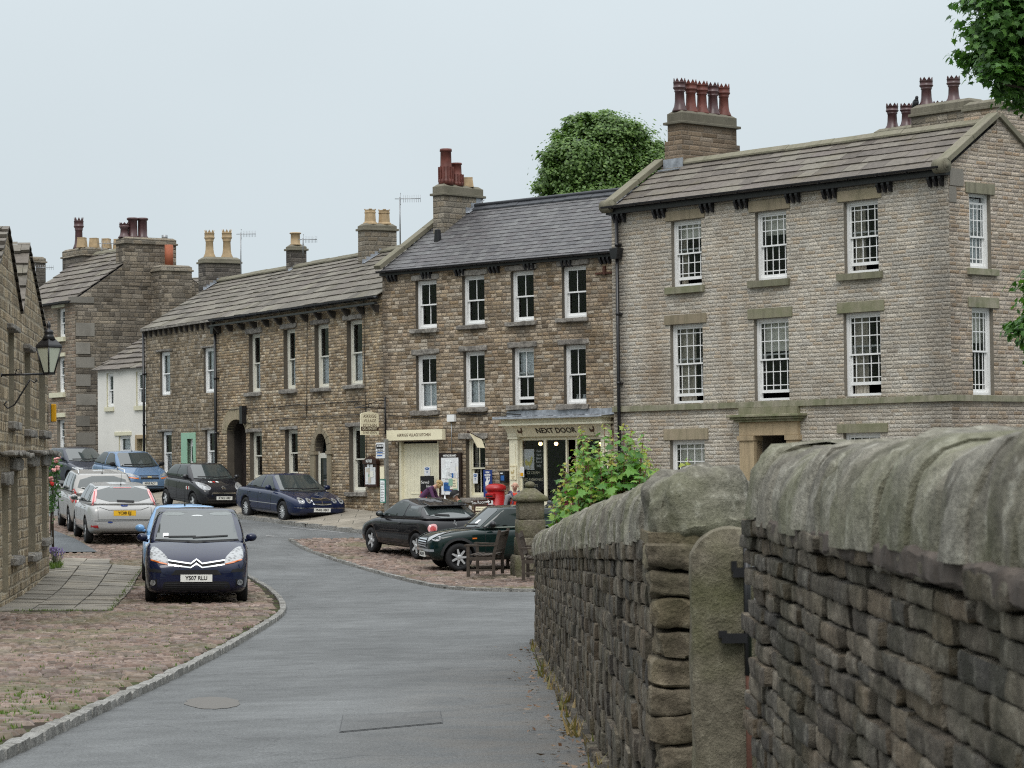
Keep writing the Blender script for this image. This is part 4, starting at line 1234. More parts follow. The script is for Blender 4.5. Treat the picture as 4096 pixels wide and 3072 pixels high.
def ridge(parent, x0, x1, yr, zr, pitch, mat, seg=.55, w=.2, roll=False):
 mb = MB(); x = x0
 dy, dz = w * math.cos(pitch), w * math.sin(pitch)
 while x < x1 - .05:
  xe = min(x1, x + seg * random.uniform(.85, 1.15)); j = random.uniform(-.008, .008); t = .045
  a, b = x + .004, xe - .004
  vs = []
  for xx in (a, b):
   vs += [(xx, yr - dy, zr - dz + j + .02), (xx, yr, zr + .03 + j), (xx, yr + dy, zr - dz + j + .02), (xx, yr - dy, zr - dz + t + j + .02), (xx, yr, zr + t + .035 + j), (xx, yr + dy, zr - dz + t + j + .02)]
  mb.add(vs, [(0, 6, 9, 3), (3, 9, 10, 4), (4, 10, 11, 5), (5, 11, 8, 2), (0, 3, 4, 1), (1, 4, 5, 2), (6, 7, 10, 9), (7, 8, 11, 10)])
  x = xe
 if roll: mb.tube([(x0, yr, zr + .09), (x1, yr, zr + .09)], .055, 10)
 return mb.build('ridge', mat, parent, .006)

# ================================================================== the big pale house on the right
def gnd(fac, x, y=0.0):
 p = fac.world(x, y, 0); return gzf(p[0], p[1])

Pc = at(3808, 1606, 58.0)
FR = fac_right(Pc, R(49.0), 2455, 1640)
LR = FR.L
hb = FR.root('stone_house', 'tall pale three-storey stone house with margin-light sash windows and a five-pot chimney', 'house')
ze = FR.uz(3786, 668)[1]                                           # eaves
ya, za_ = FR.yz(3987, 470, LR)                                     # gable apex (top of the coping)
za_ -= .12
pitchR = math.atan2(za_ - ze, ya)
DR = ya * 2
z0 = min(gnd(FR, 0), gnd(FR, LR)) - .6
# openings: xl, xr, y-top, y-bottom (photo pixels)
up = [(2684, 2806, 887, 1149), (3019, 3146, 851, 1123), (3374, 3513, 810, 1095.5)]
midw = [(2680, 2812, 1301, 1615), (3014.5, 3156, 1277.6, 1604), (3373, 3523, 1255, 1586)]
holes = []; wins = []
for q in up + midw:
 r = FR.rect(*q); wins.append(r); holes.append(R4(*r))
g1 = FR.rect(2679, 2820, 1761, 2080); g1 = (g1[0], g1[1], gnd(FR, g1[0]) + .75, g1[3]); holes.append(R4(*g1))
g3 = FR.rect(3373, 3524, 1733, 2080); g3 = (g3[0], g3[1], gnd(FR, g3[0]) + .75, g3[3]); holes.append(R4(*g3))
dr = FR.rect(3026, 3157, 1744, 2000); dr = (dr[0], dr[1], gnd(FR, dr[0]) + .12, dr[3]); holes.append(R4(*dr))
mb = MB()
wall_mesh(mb, [(0, z0), (LR, z0), (LR, ze), (0, ze)], holes, .22)
gw = [FR.rectg(3876, 3964, 770, 1070, LR), FR.rectg(3887, 3975, 1228, 1579, LR)]
gh = [R4(*r) for r in gw]
wall_mesh(mb, [(0, z0), (DR, z0), (DR, ze), (ya, za_), (0, ze)], gh, .22, side(LR))
for k in range(len(mb.f)):                                          # gable stone is rougher: its own material slot
 pass
shell(mb, LR, DR, z0, ze, ya, za_, (True, False))
drip = lambda rs, col, am: tuple(((a + b) / 2 + random.uniform(-.15, .15), (b - a) * .62, am * random.uniform(.6, 1.2), col, c - random.uniform(.5, .9), c - .12) for a, b, c, d in rs)
M['big_wall'] = WALLFN['big_wall'](drip(wins[:3], (.13, .11, .08), .55))
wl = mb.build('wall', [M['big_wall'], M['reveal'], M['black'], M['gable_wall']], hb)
for p in wl.data.polygons:
 if p.material_index == 0 and p.normal.x > .9: p.material_index = 3
ins = [[('blind', .72), ('curtain', -1, .25, 'curtain')], [('blind', .66)], [('curtain', -1, .38)], [('curtain', -1, .55)], [('blind', .60)], [('curtain', -1, .45)]]
op = [.11, 0, .12, .12, .13, .20]
for r, i_, o_ in zip(wins, ins, op): sash(hb, *r, 'margin', 'white_paint', .11, o_, i_)
sash(hb, *g1, 'margin', 'white_paint', .11, 0, [('blind', .45)])
sash(hb, *g3, 'margin', 'white_paint', .11, 0, [('curtain', 1, .3)])
sash(hb, *gw[0], 'margin', 'white_paint', .11, 0, [('net', .0, .95)], side(LR), drop=.13)
sash(hb, *gw[1], 'margin', 'white_paint', .11, 0, [('blind', .6)], side(LR))
def lin(q, mat, y0=-.035, y1=.24, nm='lintel'):
 r = FR.rect(*q); block(hb, nm, r[0], r[1], r[2], r[3], y0, y1 if nm == 'lintel' else .19, M[mat])
lin((2663, 2819, 849, 887), 'lintel'); lin((2996.5, 3161, 807, 851), 'lintel'); lin((3350.5, 3526, 768, 810), 'lintel')
lin((2660, 2826, 1263, 1301), 'lintel'); lin((2993, 3169.5, 1238, 1277.6), 'lintel_green'); lin((3350, 3538, 1212, 1255), 'lintel_green')
lin((2657, 2834, 1717, 1761), 'lintel'); lin((3350, 3552, 1697, 1733), 'lintel_green')
lin((2667, 2819, 1152, 1179), 'sill', -.09, nm='sill'); lin((2998, 3161, 1127, 1153), 'sill', -.09, nm='sill'); lin((3354, 3532, 1099, 1125), 'sill', -.09, nm='sill')
for q in ((3860, 3975, 727, 770), (3871, 3992, 1186, 1228)):
 r = FR.rectg(*q, LR); block(hb, 'lintel', r[0], r[1], r[2], r[3], -.035, .22, M['band'], side(LR))
r = FR.rectg(3868, 3987.5, 1071, 1097, LR); block(hb, 'sill', r[0], r[1], r[2], r[3], -.08, .19, M['band'], side(LR))
for r in (g1, g3): block(hb, 'sill', r[0] - .1, r[1] + .1, r[2] - .17, r[2], -.09, .19, M['sill'])
# string course, wrapped round the corner
zb1 = FR.uz(2460, 1627)[1]; zb0 = FR.uz(2460, 1649)[1]
block(hb, 'string_course', 0, LR + .07, zb0, zb1, -.07, .10, M['band']); block(hb, 'string_course', .102, DR, zb0, zb1, -.07, .10, M['band'], side(LR))
# doorcase
dx0 = FR.uz(2969, 1800)[0]; dx1 = FR.uz(3203, 1800)[0]; e0, e1 = FR.uz(2975, 1744)[1], FR.uz(2975, 1690)[1]
dz0 = gnd(FR, dr[0])
block(hb, 'pilaster', dx0, dr[0], dz0, e0 - .12, -.10, .2, M['doorstone']); block(hb, 'pilaster', dr[1], dx1, dz0, e0 - .12, -.10, .2, M['doorstone'])
block(hb, 'capital', dx0 - .05, dr[0] + .02, e0 - .12, e0 + .0, -.14, .2, M['doorstone']); block(hb, 'capital', dr[1] - .02, dx1 + .05, e0 - .12, e0, -.14, .2, M['doorstone'])
block(hb, 'entablature', dx0, dx1, e0 + .002, e1, -.11, .1, M['doorstone'])
c1 = FR.uz(2960, 1657)[1]
mb = MB(); mb.box(dx0 - .10, dx1 + .10, -.20, .05, e1 + .002, e1 + .06); mb.box(dx0 - .17, dx1 + .17, -.27, .05, e1 + .062, e1 + .12); mb.box(dx0 - .23, dx1 + .23, -.33, .05, e1 + .122, c1 - .02); mb.build('cornice', M['lintel_green'], hb, .012)
block(hb, 'door_hood_block', dx0, dx1, c1 - .018, zb0 - .004, -.12, .05, M['lintel_green'])
mb = MB(); mb.box(dr[0], dr[1], .9, .95, dr[2], dr[3]); mb.box(dr[0] + .1, dr[0] + .42, .88, .9, dr[2] + .2, dr[2] + .9); mb.box(dr[1] - .42, dr[1] - .1, .88, .9, dr[2] + .2, dr[2] + .9); mb.box(dr[0] + .1, dr[0] + .42, .88, .9, dr[2] + 1.05, dr[2] + 1.9); mb.box(dr[1] - .42, dr[1] - .1, .88, .9, dr[2] + 1.05, dr[2] + 1.9)
dd = mb.build('door', M['black'], hb)
mb = MB(); mb.ball((dr[1] - .1, .86, dr[2] + 1.0), .035); mb.build('handle', M['chrome'], dd)
mb = MB(); mb.box(dr[0] - .01, dr[1] + .01, .22, .9, dr[3], dr[3] + .02); mb.box(dr[0] - .02, dr[0], .22, .9, dr[2], dr[3]); mb.box(dr[1], dr[1] + .02, .22, .9, dr[2], dr[3]); mb.build('porch_lining', M['reveal_dark'], hb)
block(hb, 'doorstep', dx0, dx1, dz0 - .4, dz0 + .12, -.25, .9, M['flag'])
# roof
Ls = math.hypot(ya + .12, (ya + .12) * math.tan(pitchR))
slates('roof', (.20, -.12, ze - .12 * math.tan(pitchR) + .03), (1, 0, 0), (0, math.cos(pitchR), math.sin(pitchR)), LR - .38, Ls, M['slab_roof'], hb, .43, .25, (.45, .95), .023, .010)
ridge(hb, .3, LR - .2, ya, za_ + .08, pitchR, M['coping'], .75, .2)
for xx, nm in (((-.12, .22)), 'a'), ((LR - .22, LR + .10), 'b'):
 coping(hb, [(-.10, ze + .06), (ya, za_ + .13)], xx, .13, M['coping'])
 mb = MB(); mb.tube([(xx[0], -.17, ze + .02), (xx[1], -.17, ze + .02)], .17, 20)
 mb.tube([(xx[1], -.17, ze + .02), (xx[1] + .015, -.17, ze + .02)], .13, 20); mb.tube([(xx[1], -.17, ze + .02), (xx[1] + .03, -.17, ze + .02)], .07, 16)
 mb.build('kneeler', M['coping'], hb)
 coping(hb, [(DR + .1, ze + .06), (ya, za_ + .13)], xx, .13, M['coping'])
mb = MB(); mb.box(-.05, LR + .05, -.16, -.001, ze - .20, ze - .05); mb.box(-.1, LR + .08, -.22, -.001, ze - .05, ze - .012); mb.build('eaves_board', M['black_iron'], hb, .01)
gutter(hb, -.05, LR - .02, ze + .005, -.28, .07, board=0)
for px in (2482, 2643, 2834, 2971, 3178, 3325, 3545, 3750):
 x, z = FR.uz(px, 860); corbels(hb, x, 3, .17, .075, -.14, ze - .42, ze - .20, M['black_iron'])
xd = FR.uz(2479, 1000)[0]
downpipe(hb, xd, gnd(FR, xd), ze - .2, -.10, .045, FR.uz(2465, 1020)[1])
block(hb, 'quoin', LR - .0, LR + .022, ze - .42, ze - .02, .04, .52, M['quoin']); block(hb, 'quoin', LR, LR + .02, ze - .80, ze - .44, .01, .26, M['quoin'])
# chimney with five crowned pots
fc = FR.roof(2729, 668, ze, pitchR); fl = np.array([FR.uz(2672, 640, fc[1])[0], fc[1], fc[2]])
yb_, _ = FR.yz(2947, 600, fc[0]); zt = FR.plane(2729, 447, (0, 1, 0), fc[1])[2]
pots = []
ny = 5; pt0 = FR.plane(2729, 309, (0, 1, 0), fc[1])[2] - zt
for k in range(ny):
 yy = fc[1] + .20 + (yb_ - fc[1] - .40) * k / (ny - 1)
 pots.append(((fl[0] + fc[0]) / 2, yy, pt0 - .02, .165, 'crown', ['plum_pot', 'terracotta', 'terracotta', 'plum_pot', 'terracotta'][k]))
chR = chimney(hb, fl[0], fc[0], fc[1], yb_, fl[2] - .5, zt, M['stack_brown'], M['coping'], pots, .09, .30, plinth=FR.yz(2729, 560, fc[0])[1])
flashing(chR, fc[0] + .065, fc[1], ya, ze, pitchR, 0.0, 9, .10)
mb = MB(); mb.box(fl[0] - .09, fc[0] + .1, fc[1] - .09, fc[1] - .062, fl[2] - .05, fl[2] + .24); mb.box(fl[0] - .09, fc[0] + .16, fc[1] - .3, fc[1] - .062, fl[2] - .09, fl[2] - .05, 0, Matrix.Identity(4)); mb.build('flashing', M['lead'], chR)
# right-hand stack on the gable and the pots seen over the ridge
yk0, _ = FR.yz(4000, 400, LR - .3)
zc = FR.plane(3640, 470, (0, 1, 0), ya + .2)[2]
xk0 = FR.plane(3655, 440, (0, 1, 0), ya + .4)[0]; xk1 = FR.plane(3890, 440, (0, 1, 0), ya + .4)[0]
ztk = FR.plane(3780, 417, (0, 1, 0), ya + .4)[2]
pk = []
for px, py_t in ((3704, 312), (3813, 306)):
 xx = FR.plane(px, 420, (0, 1, 0), ya + .6)[0]; h = FR.plane(px, py_t, (0, 1, 0), ya + .6)[2] - ztk; pk.append((xx, ya + .62, h - .03, .16, 'crown', 'plum_pot'))
chimney(hb, LR - .95, LR + .012, ya - .02, ya + 2.6, za_ - 1.2, FR.yz(3960, 400, LR)[1], M['gable_wall'], M['coping'], [], .05, .16)
chimney(hb, xk0, min(xk1, LR - 1.0), ya + .3, ya + .95, za_ - 1.2, ztk, M['stack_pale'], M['coping'], pk, .06, .22)
pk = []
zr2 = FR.plane(3560, 480, (0, 1, 0), ya + 2.2)[2]
for px, py_t in ((3568, 413), (3625, 413), (3692, 411), (3757, 404), (3885, 402)):
 p = FR.plane(px, py_t, (0, 1, 0), ya + 2.2); pk.append((p[0], ya + 2.2, p[2] - zr2 + .25, .155, 'crown', 'plum_pot'))
chimney(hb, pk[0][0] - .35, LR - .1, ya + 1.9, ya + 2.5, za_ - 2.5, zr2 - .3, M['stack_pale'], M['coping'], pk, .06, .2)
b = FR.plane(3652, 430, (0, 1, 0), ya + .35)
bd = empty('pigeon', tuple(FR.world(b[0], ya + .45, ztk + .02)), FR.rz + R(60), 'dark pigeon perched on the lichened chimney top above the ridge', 'bird')
mb = MB(); mb.ball((0, 0, .13), (.075, .11, .085), 12); mb.ball((0, -.085, .24), (.042, .05, .048), 10); mb.tube([(0, -.05, .17), (0, -.08, .22)], [.06, .04]); mb.tube([(0, .08, .11), (0, .2, .05)], [.05, .028]); mb.tube([(0, -.13, .235), (0, -.155, .228)], [.012, .003]); mb.tube([(.025, 0, 0), (.025, 0, .07)], .008); mb.tube([(-.025, 0, 0), (-.025, 0, .07)], .008)
mb.build('body', simple('slate_feathers', (.035, .038, .045), .6, var=.3), bd)

# ================================================================== four-bay house with the shop
PB = FR.world(0, .22, 0)
FB = fac_right(PB, R(43.7), 1533, 1500)
LB = FB.L
hm = FB.root('terraced_house', 'brown stone three-storey house with blue slate roof over the bakery and kitchen shopfronts', 'house')
zeB = FB.uz(1533, 1084)[1]
pitchB = R(33)
p = FB.roof(2440, 772, zeB, pitchB); yrB = p[1]; zrB = p[2]
p2_ = FB.roof(1894, 846, zeB, pitchB); yrB = (yrB + p2_[1]) / 2; zrB = zeB + yrB * math.tan(pitchB)
DB = yrB * 2
z0B = min(gnd(FB, 0), gnd(FB, LB)) - .6
upB = [(1661, 1746.6, 1125, 1317.7), (1848, 1938, 1105.5, 1302), (2042, 2135, 1087, 1289), (2246, 2345, 1067, 1274)]
loB = [(1663, 1746, 1422, 1643), (1853, 1939, 1407.5, 1630), (2048, 2136, 1393, 1622), (2254, 2344, 1381.6, 1617)]
rB = [FB.rect(*q) for q in upB + loB]
gd = FB.rect(1591, 1755.5, 1767, 2050); gd = (gd[0], gd[1], gnd(FB, gd[0]), gd[3])
gwB = FB.rect(1862, 1941, 1757, 1990)
shx0 = FB.uz(2060, 1800)[0]; shx1 = FB.uz(2428, 1800)[0]; shz1 = FB.uz(2060, 1748)[1]; shz0 = gnd(FB, shx0)
shop = (shx0, shx1, shz0, shz1)
mb = MB()
wall_mesh(mb, [(0, z0B), (LB, z0B), (LB, zeB), (0, zeB)], [R4(*q) for q in rB + [gd, gwB, shop]], .2)
shell(mb, LB, DB, z0B, zeB, yrB, zrB)
M['mid_wall'] = WALLFN['mid_wall'](drip(rB, (.045, .04, .035), .75))
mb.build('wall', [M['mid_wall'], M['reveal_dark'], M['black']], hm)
insB = [[], [], [], [], [('net', 0, .5)], [('net', 0, .48), ('curtain', 1, .2, 'net')], [('net', .48, .95)], [('sill_item',)]]
for i, r in enumerate(rB):
 sash(hm, *r, 'two', 'white_paint', .11, .10 if i == 6 else 0, insB[i])
def linB(q, nm='lintel', y0=-.05):
 r = FB.rect(*q); block(hm, nm, r[0], r[1], r[2], r[3], y0, .15, M['lintel_rough'], None, True)
for (a, b, c, d) in [(1646, 1757, 1103, 1125), (1836, 1950, 1085, 1105.5), (2020, 2148, 1066, 1087), (2227.5, 2357, 1045, 1067), (1646, 1757, 1399, 1422), (1836, 1950, 1386, 1407.5), (2030, 2148, 1371, 1393), (2232, 2357, 1360, 1381)]: linB((a, b, c, d))
for (a, b, c, d) in [(1645, 1756, 1318.5, 1336), (1832, 1950, 1303, 1320), (2024, 2148, 1290, 1307), (2225.6, 2355, 1275, 1292), (1645, 1760, 1644, 1664), (1833, 1953, 1631, 1650), (2030, 2150, 1623, 1641), (2230, 2358, 1618, 1640)]: linB((a, b, c, d), 'sill', -.10)
linB((1834, 1952, 1734, 1757)); linB((1846, 1953, 1991, 2010), 'sill', -.1)
sash(hm, *gwB, 'two', 'cream_paint', .14, 0, [('curtain', -1, .2, 'brown_c'if False else 'curtain')])
# boarded cream garage doors
gdd = MB(); n = 10
for k in range(n):
 a = gd[0] + .09 + (gd[1] - gd[0] - .18) * k / n; b = gd[0] + .09 + (gd[1] - gd[0] - .18) * (k + 1) / n
 gdd.box(a + .003, b - .003, .13, .16, gd[2] + .03, gd[3] - .06)
gdd.box(gd[0] + .4, gd[0] + .9, .118, .13, gd[2] + 1.0, gd[2] + 1.04)
gdo = gdd.build('boarded_door', M['cream_paint'], hm)
mb = MB(); mb.box(gd[0], gd[0] + .09, .04, .18, gd[2], gd[3]); mb.box(gd[1] - .09, gd[1], .04, .18, gd[2], gd[3]); mb.build('door_frame', M['cream_paint'], hm)
mb = MB(); mb.box(gd[0] + .09, gd[1] - .09, .17, .19, gd[2], gd[3]); mb.build('door_backing', M['black'], hm)
# roof
LsB = math.hypot(yrB + .14, (yrB + .14) * math.tan(pitchB))
slates('roof', (-.02, -.14, zeB - .14 * math.tan(pitchB) + .02), (1, 0, 0), (0, math.cos(pitchB), math.sin(pitchB)), LB - .02, LsB, M['blue_slate'], hm, .225, .215, (.26, .36), .011, .005)
ridge(hm, .9, LB - .02, yrB, zrB + .03, pitchB, M['ridge_tile'], .45, .2, True)
coping(hm, [(-.1, zeB + .04), (yrB * .97, zeB + .04 + yrB * .97 * math.tan(pitchB))], (-.2, .06), .13, M['coping'])
mb = MB(); mb.box(-.02, LB - .02, -.1, -.001, zeB - .15, zeB - .03); mb.build('eaves_board', M['black_iron'], hm)
gutter(hm, -.02, LB - .03, zeB - .02, -.2, .06, board=0)
for px in (1573, 1711, 1845, 1981, 2123, 2272, 2425):
 corbels(hm, FB.uz(px, 1090)[0], 3, .14, .07, -.13, zeB - .33, zeB - .15, M['black_iron'])
fc = FB.roof(1776, 936, zeB, pitchB); fl = np.array([max(.0, FB.uz(1733, 900, fc[1])[0]), fc[1], fc[2]])
yb_, _ = FB.yz(1932, 800, fc[0]); ztB = FB.plane(1776, 742, (0, 1, 0), fc[1])[2]
xm = (fl[0] + fc[0]) / 2; wy = yb_ - fc[1]
hp = lambda py: FB.plane(1790, py, (0, 1, 0), fc[1] + .4)[2] - ztB
chB = chimney(hm, fl[0], fc[0], fc[1], yb_, fl[2] - .6, ztB, M['stack_pale'], M['coping'], [(xm, fc[1] + wy * .20, hp(603), .20, 'louvre', 'terracotta'), (xm, fc[1] + wy * .46, hp(655), .19, 'louvre', 'terracotta'), (xm, fc[1] + wy * .74, hp(709), .2, 'square', 'buff_pot')], .07, .27)
flashing(chB, fc[0] + .006, fc[1] + wy * .55, yb_ * .98, zeB, pitchB, 0, 3, .12)
p = FB.roof(1748, 970, zeB, pitchB)
mb = MB(); mb.prism([(p[0] - .1, p[2]), (p[0] + .1, p[2]), (p[0] + .06, p[2] + .38), (p[0] - .06, p[2] + .38)], p[1] - .04, p[1] + .1); mb.build('roof_vent', M['black_iron'], hm, .02)
mb = MB(); z = FB.uz(2440, 1090)[1]; xa = FB.uz(2385, 1095)[0]; mb.box(xa, LB - .05, -.05, -.02, z - .03, z + .02); mb.box(xa + .28, xa + .36, -.07, -.001, z - .05, z + .18); mb.build('tie_bracket', M['rust'], hm)

# ================================================================== long two-storey row on the left of it
PCr = FB.world(0, .05, 0)
FC_ = fac_right(PCr, R(61.2), 868, 1600)
LC = FC_.L
hl = FC_.root('long_house', 'long two-storey brown stone house with arched doorways, stone slate roof and tall grey sashes', 'house')
zeC = FC_.uz(1480, 1181)[1]
FD = fac_right(FC_.world(0, 0, 0), R(61.2), 583, 1600); LD = FD.L
pitchC = R(31)
pr = FC_.roof(1433, 1020, zeC, pitchC); pr2 = FC_.roof(1143, 1087, zeC, pitchC); yrC = (pr[1] + pr2[1]) / 2; zrC = zeC + yrC * math.tan(pitchC); DC = 2 * yrC
z0C = gnd(FC_, LC) - .6
upC = [(994, 1041, 1338, 1571), (1133, 1181, 1319, 1559), (1257, 1315, 1301, 1554), (1386, 1449.5, 1284, 1542)]
rC = [FC_.rect(*q) for q in upC]
lo = [(998.6, 1048, 1730, 1917), (1138.6, 1191, 1720, 1905), (1395, 1461, 1707.6, 1967)]
rCl = [FC_.rect(*q) for q in lo]
def arch(x0, x1, z0, zs, zt, n=14, pointed=False):
 pts = [(x0, z0), (x1, z0), (x1, zs)]
 c = (x0 + x1) / 2; r = (x1 - x0) / 2
 for k in range(1, n):
  th = PI * k / n
  pts.append((c + r * math.cos(th), zs + (zt - zs) * math.sin(th)))
 pts.append((x0, zs)); return pts
x0a, zta = FC_.uz(908, 1730)[0], FC_.uz(945, 1678)[1]; x1a = FC_.uz(984, 1730)[0]; zsa = FC_.uz(908, 1735)[1]
arch1 = arch(x0a, x1a, gnd(FC_, x0a), zsa, zta)
x0b = FC_.uz(1262, 1850)[0]; x1b = FC_.uz(1312, 1850)[0]; zsb = FC_.uz(1262, 1806)[1]; ztb = FC_.uz(1287, 1733)[1]
arch2 = arch(x0b, x1b, gnd(FC_, x0b) + .15, zsb, ztb)
mb = MB()
wall_mesh(mb, [(0, z0C), (LC, z0C), (LC, zeC), (0, zeC)], [R4(*q) for q in rC + rCl] + [arch1, arch2], .26)
shell(mb, LC, DC, z0C, zeC, yrC, zrC)
M['long_wall'] = WALLFN['long_wall'](drip(rC, (.035, .032, .03), .95) + ((LC, .4, .6, (.05, .045, .04)),))
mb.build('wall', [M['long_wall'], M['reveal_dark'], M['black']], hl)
for i, r in enumerate(rC): sash(hl, *r, 'one', 'offwhite_paint', .14, 0, [('net', 0, .52), ('curtain', 1, .3, 'net')])
for i, r in enumerate(rCl): sash(hl, *r, 'one', 'offwhite_paint', .14, 0, [('curtain', 1, .5, 'net')])
def linC(F_, h_, q, nm='lintel', y0=-.05, mat='lintel_rough', rough=True):
 r = F_.rect(*q); block(h_, nm, r[0], r[1], r[2], r[3], y0, .2, M[mat], None, rough)
for q in [(982, 1048, 1317, 1338), (1121, 1187, 1299, 1319), (1244, 1319, 1283, 1301), (1372, 1451, 1264, 1284), (984, 1048, 1716, 1730), (1120, 1192, 1707, 1720), (1383, 1460, 1692, 1708)]: linC(FC_, hl, q)
for q in [(983, 1047, 1572, 1588), (1123, 1190, 1560, 1577), (1249, 1325, 1555, 1570), (1378, 1458, 1543, 1558), (1385, 1469, 1968, 1985)]: linC(FC_, hl, q, 'sill', -.1)
# carriage arch: voussoirs and dark boarded gate
mb = MB(); c = (x0a + x1a) / 2; ra = (x1a - x0a) / 2; nv = 17
for k in range(nv):
 t0, t1 = PI * k / nv + .012, PI * (k + 1) / nv - .012
 def P(th, e): return (c + (ra + e) * math.cos(th), zsa + ((zta - zsa) + e) * math.sin(th))
 mb.prism([P(t0, .0), P(t0, .42), P(t1, .42), P(t1, 0)], -.025, .2)
mb.build('arch_stones', M['lintel'], hl, .006)
mb = MB(); n = 9
for k in range(n):
 a = x0a + (x1a - x0a) * k / n; b = x0a + (x1a - x0a) * (k + 1) / n; m_ = (a + b) / 2
 zt_ = zsa + (zta - zsa) * math.sqrt(max(0, 1 - ((m_ - c) / ra) ** 2)) - .03
 dip = .28 * math.sin(PI * (m_ - x0a) / (x1a - x0a))
 mb.box(a + .004, b - .004, .5, .54, gnd(FC_, x0a) + .04, zsa + .05 + .35 * abs((m_ - c) / ra) - .15)
mb.box(x0a, x1a, .54, .56, gnd(FC_, x0a), zsa - .3); mb.build('boarded_gate', M['brown_door'], hl)
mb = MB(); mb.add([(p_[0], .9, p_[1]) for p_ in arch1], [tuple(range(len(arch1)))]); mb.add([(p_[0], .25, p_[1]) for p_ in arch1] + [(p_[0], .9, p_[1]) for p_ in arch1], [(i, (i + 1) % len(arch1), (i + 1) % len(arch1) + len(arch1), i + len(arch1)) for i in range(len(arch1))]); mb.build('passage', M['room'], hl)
block(hl, 'arch_lamp_box', x1a - .12, x1a + .10, zta - .15, zta + .42, -.18, -.02, M['black_iron'])
# arched front door with stone surround
s0 = FC_.uz(1246, 1850)[0]; s1 = FC_.uz(1328, 1850)[0]; zk = FC_.uz(1287, 1700)[1]; zg = gnd(FC_, x0b)
mb = MB(); c = (x0b + x1b) / 2; ra = (x1b - x0b) / 2; ro = (s1 - s0) / 2; nv = 9
for k in range(nv):
 t0, t1 = PI * k / nv + .01, PI * (k + 1) / nv - .01
 def P2(th, o): return (c + (ro if o else ra) * math.cos(th), zsb + ((zk - .1 - zsb) if o else (ztb - zsb)) * math.sin(th))
 tm = (t0 + t1) / 2
 mb.prism([P2(t0, 0), P2(t0, 1), P2(tm, 1), P2(t1, 1), P2(t1, 0), P2(tm, 0)], -.05, .2)
mb.box(c - .09, c + .09, -.08, .15, ztb - .02, zk + .03)
mb.box(s0 - .05, x0b + .03, -.08, .2, zsb - .1, zsb - .002); mb.box(x1b - .03, s1 + .05, -.08, .2, zsb - .1, zsb - .002)
mb.box(s0, x0b, -.05, .2, zg, zsb - .102); mb.box(x1b, s1, -.05, .2, zg, zsb - .102)
mb.build('door_surround', M['lintel'], hl, .01)
mb = MB(); mb.box(x0b, x1b, .12, .17, zg + .15, zsb - .05); mb.box(x0b + .1, x1b - .1, .105, .12, zg + .3, zg + .7)
for q in ((x0b, x0b + .07), (x1b - .07, x1b)): mb.box(q[0], q[1], .09, .12, zg + .15, zsb)
do_ = mb.build('door', M['offwhite_paint'], hl)
mb = MB(); mb.box(x0b + .14, x1b - .14, .108, .119, zg + .95, zsb - .2); mb.build('pane', M['side_glass'], do_)
mb = MB(); mb.box(x0b + .1, x0b + .25, .106, .119, zg + .8, zg + .86); mb.build('letter_plate', M['black_iron'], do_)
f = [(p_[0], .3, p_[1]) for p_ in arch(x0b, x1b, zsb - .05, zsb, ztb)]; mk('fanlight', f, [tuple(range(len(f)))], M['side_glass'], hl)

hd = FD.root('end_cottage', 'two-storey rubble cottage with mint green door surround, joined to the long house', 'house')
z0D = gnd(FD, LD) - .8
qD = [FD.rect(640, 680.5, 1410, 1583), FD.rect(813.5, 856, 1393, 1573), FD.rect(647, 687, 1727.5, 1897), FD.rect(820.6, 863, 1720, 1890)]
zeD = zeC
dD = FD.rect(754, 772, 1757, 1890); dD = (FD.uz(750, 1800)[0], FD.uz(774, 1800)[0], gnd(FD, 3), FD.uz(752, 1756)[1])
mb = MB()
wall_mesh(mb, [(0, z0D), (LD - .002, z0D), (LD - .002, zeD - .02), (0, zeD - .02)], [R4(*q) for q in qD + [dD]], .2)
shell(mb, LD - .002, DC, z0D, zeD - .02, yrC, zrC - .02, (True, False))
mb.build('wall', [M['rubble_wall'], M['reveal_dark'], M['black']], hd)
for i, r in enumerate(qD): sash(hd, *r, 'one', 'white_paint', .08, 0, [('net', 0, .95 if i < 2 else .5)])
for q in [(626, 690, 1402, 1410), (807, 862, 1386, 1393), (632, 694, 1719, 1727.5), (808, 866, 1712, 1720)]: linC(FD, hd, q, mat='lintel_rough')
gx0, gx1 = FD.uz(727, 1800)[0], FD.uz(784, 1800)[0]; gz1 = FD.uz(727, 1732)[1]
mb = MB(); mb.box(gx0, dD[0], -.03, .18, dD[2], gz1); mb.box(dD[1], gx1, -.03, .18, dD[2], gz1); mb.box(dD[0], dD[1], -.03, .18, dD[3], gz1); mb.build('door_surround', M['green_paint'], hd, .006)
mb = MB(); mb.box(dD[0], dD[1], .12, .17, dD[2], dD[3]); mb.box(dD[0] + .06, dD[1] - .06, .105, .12, dD[2] + .2, dD[2] + .6); mb.box(dD[0] + .06, dD[1] - .06, .105, .12, dD[2] + .75, dD[2] + 1.1); d_ = mb.build('door', M['white_paint'], hd)
mb = MB(); mb.box(dD[0] + .1, dD[1] - .1, .112, .119, dD[3] - .75, dD[3] - .25); mb.build('pane', M['side_glass'], d_)
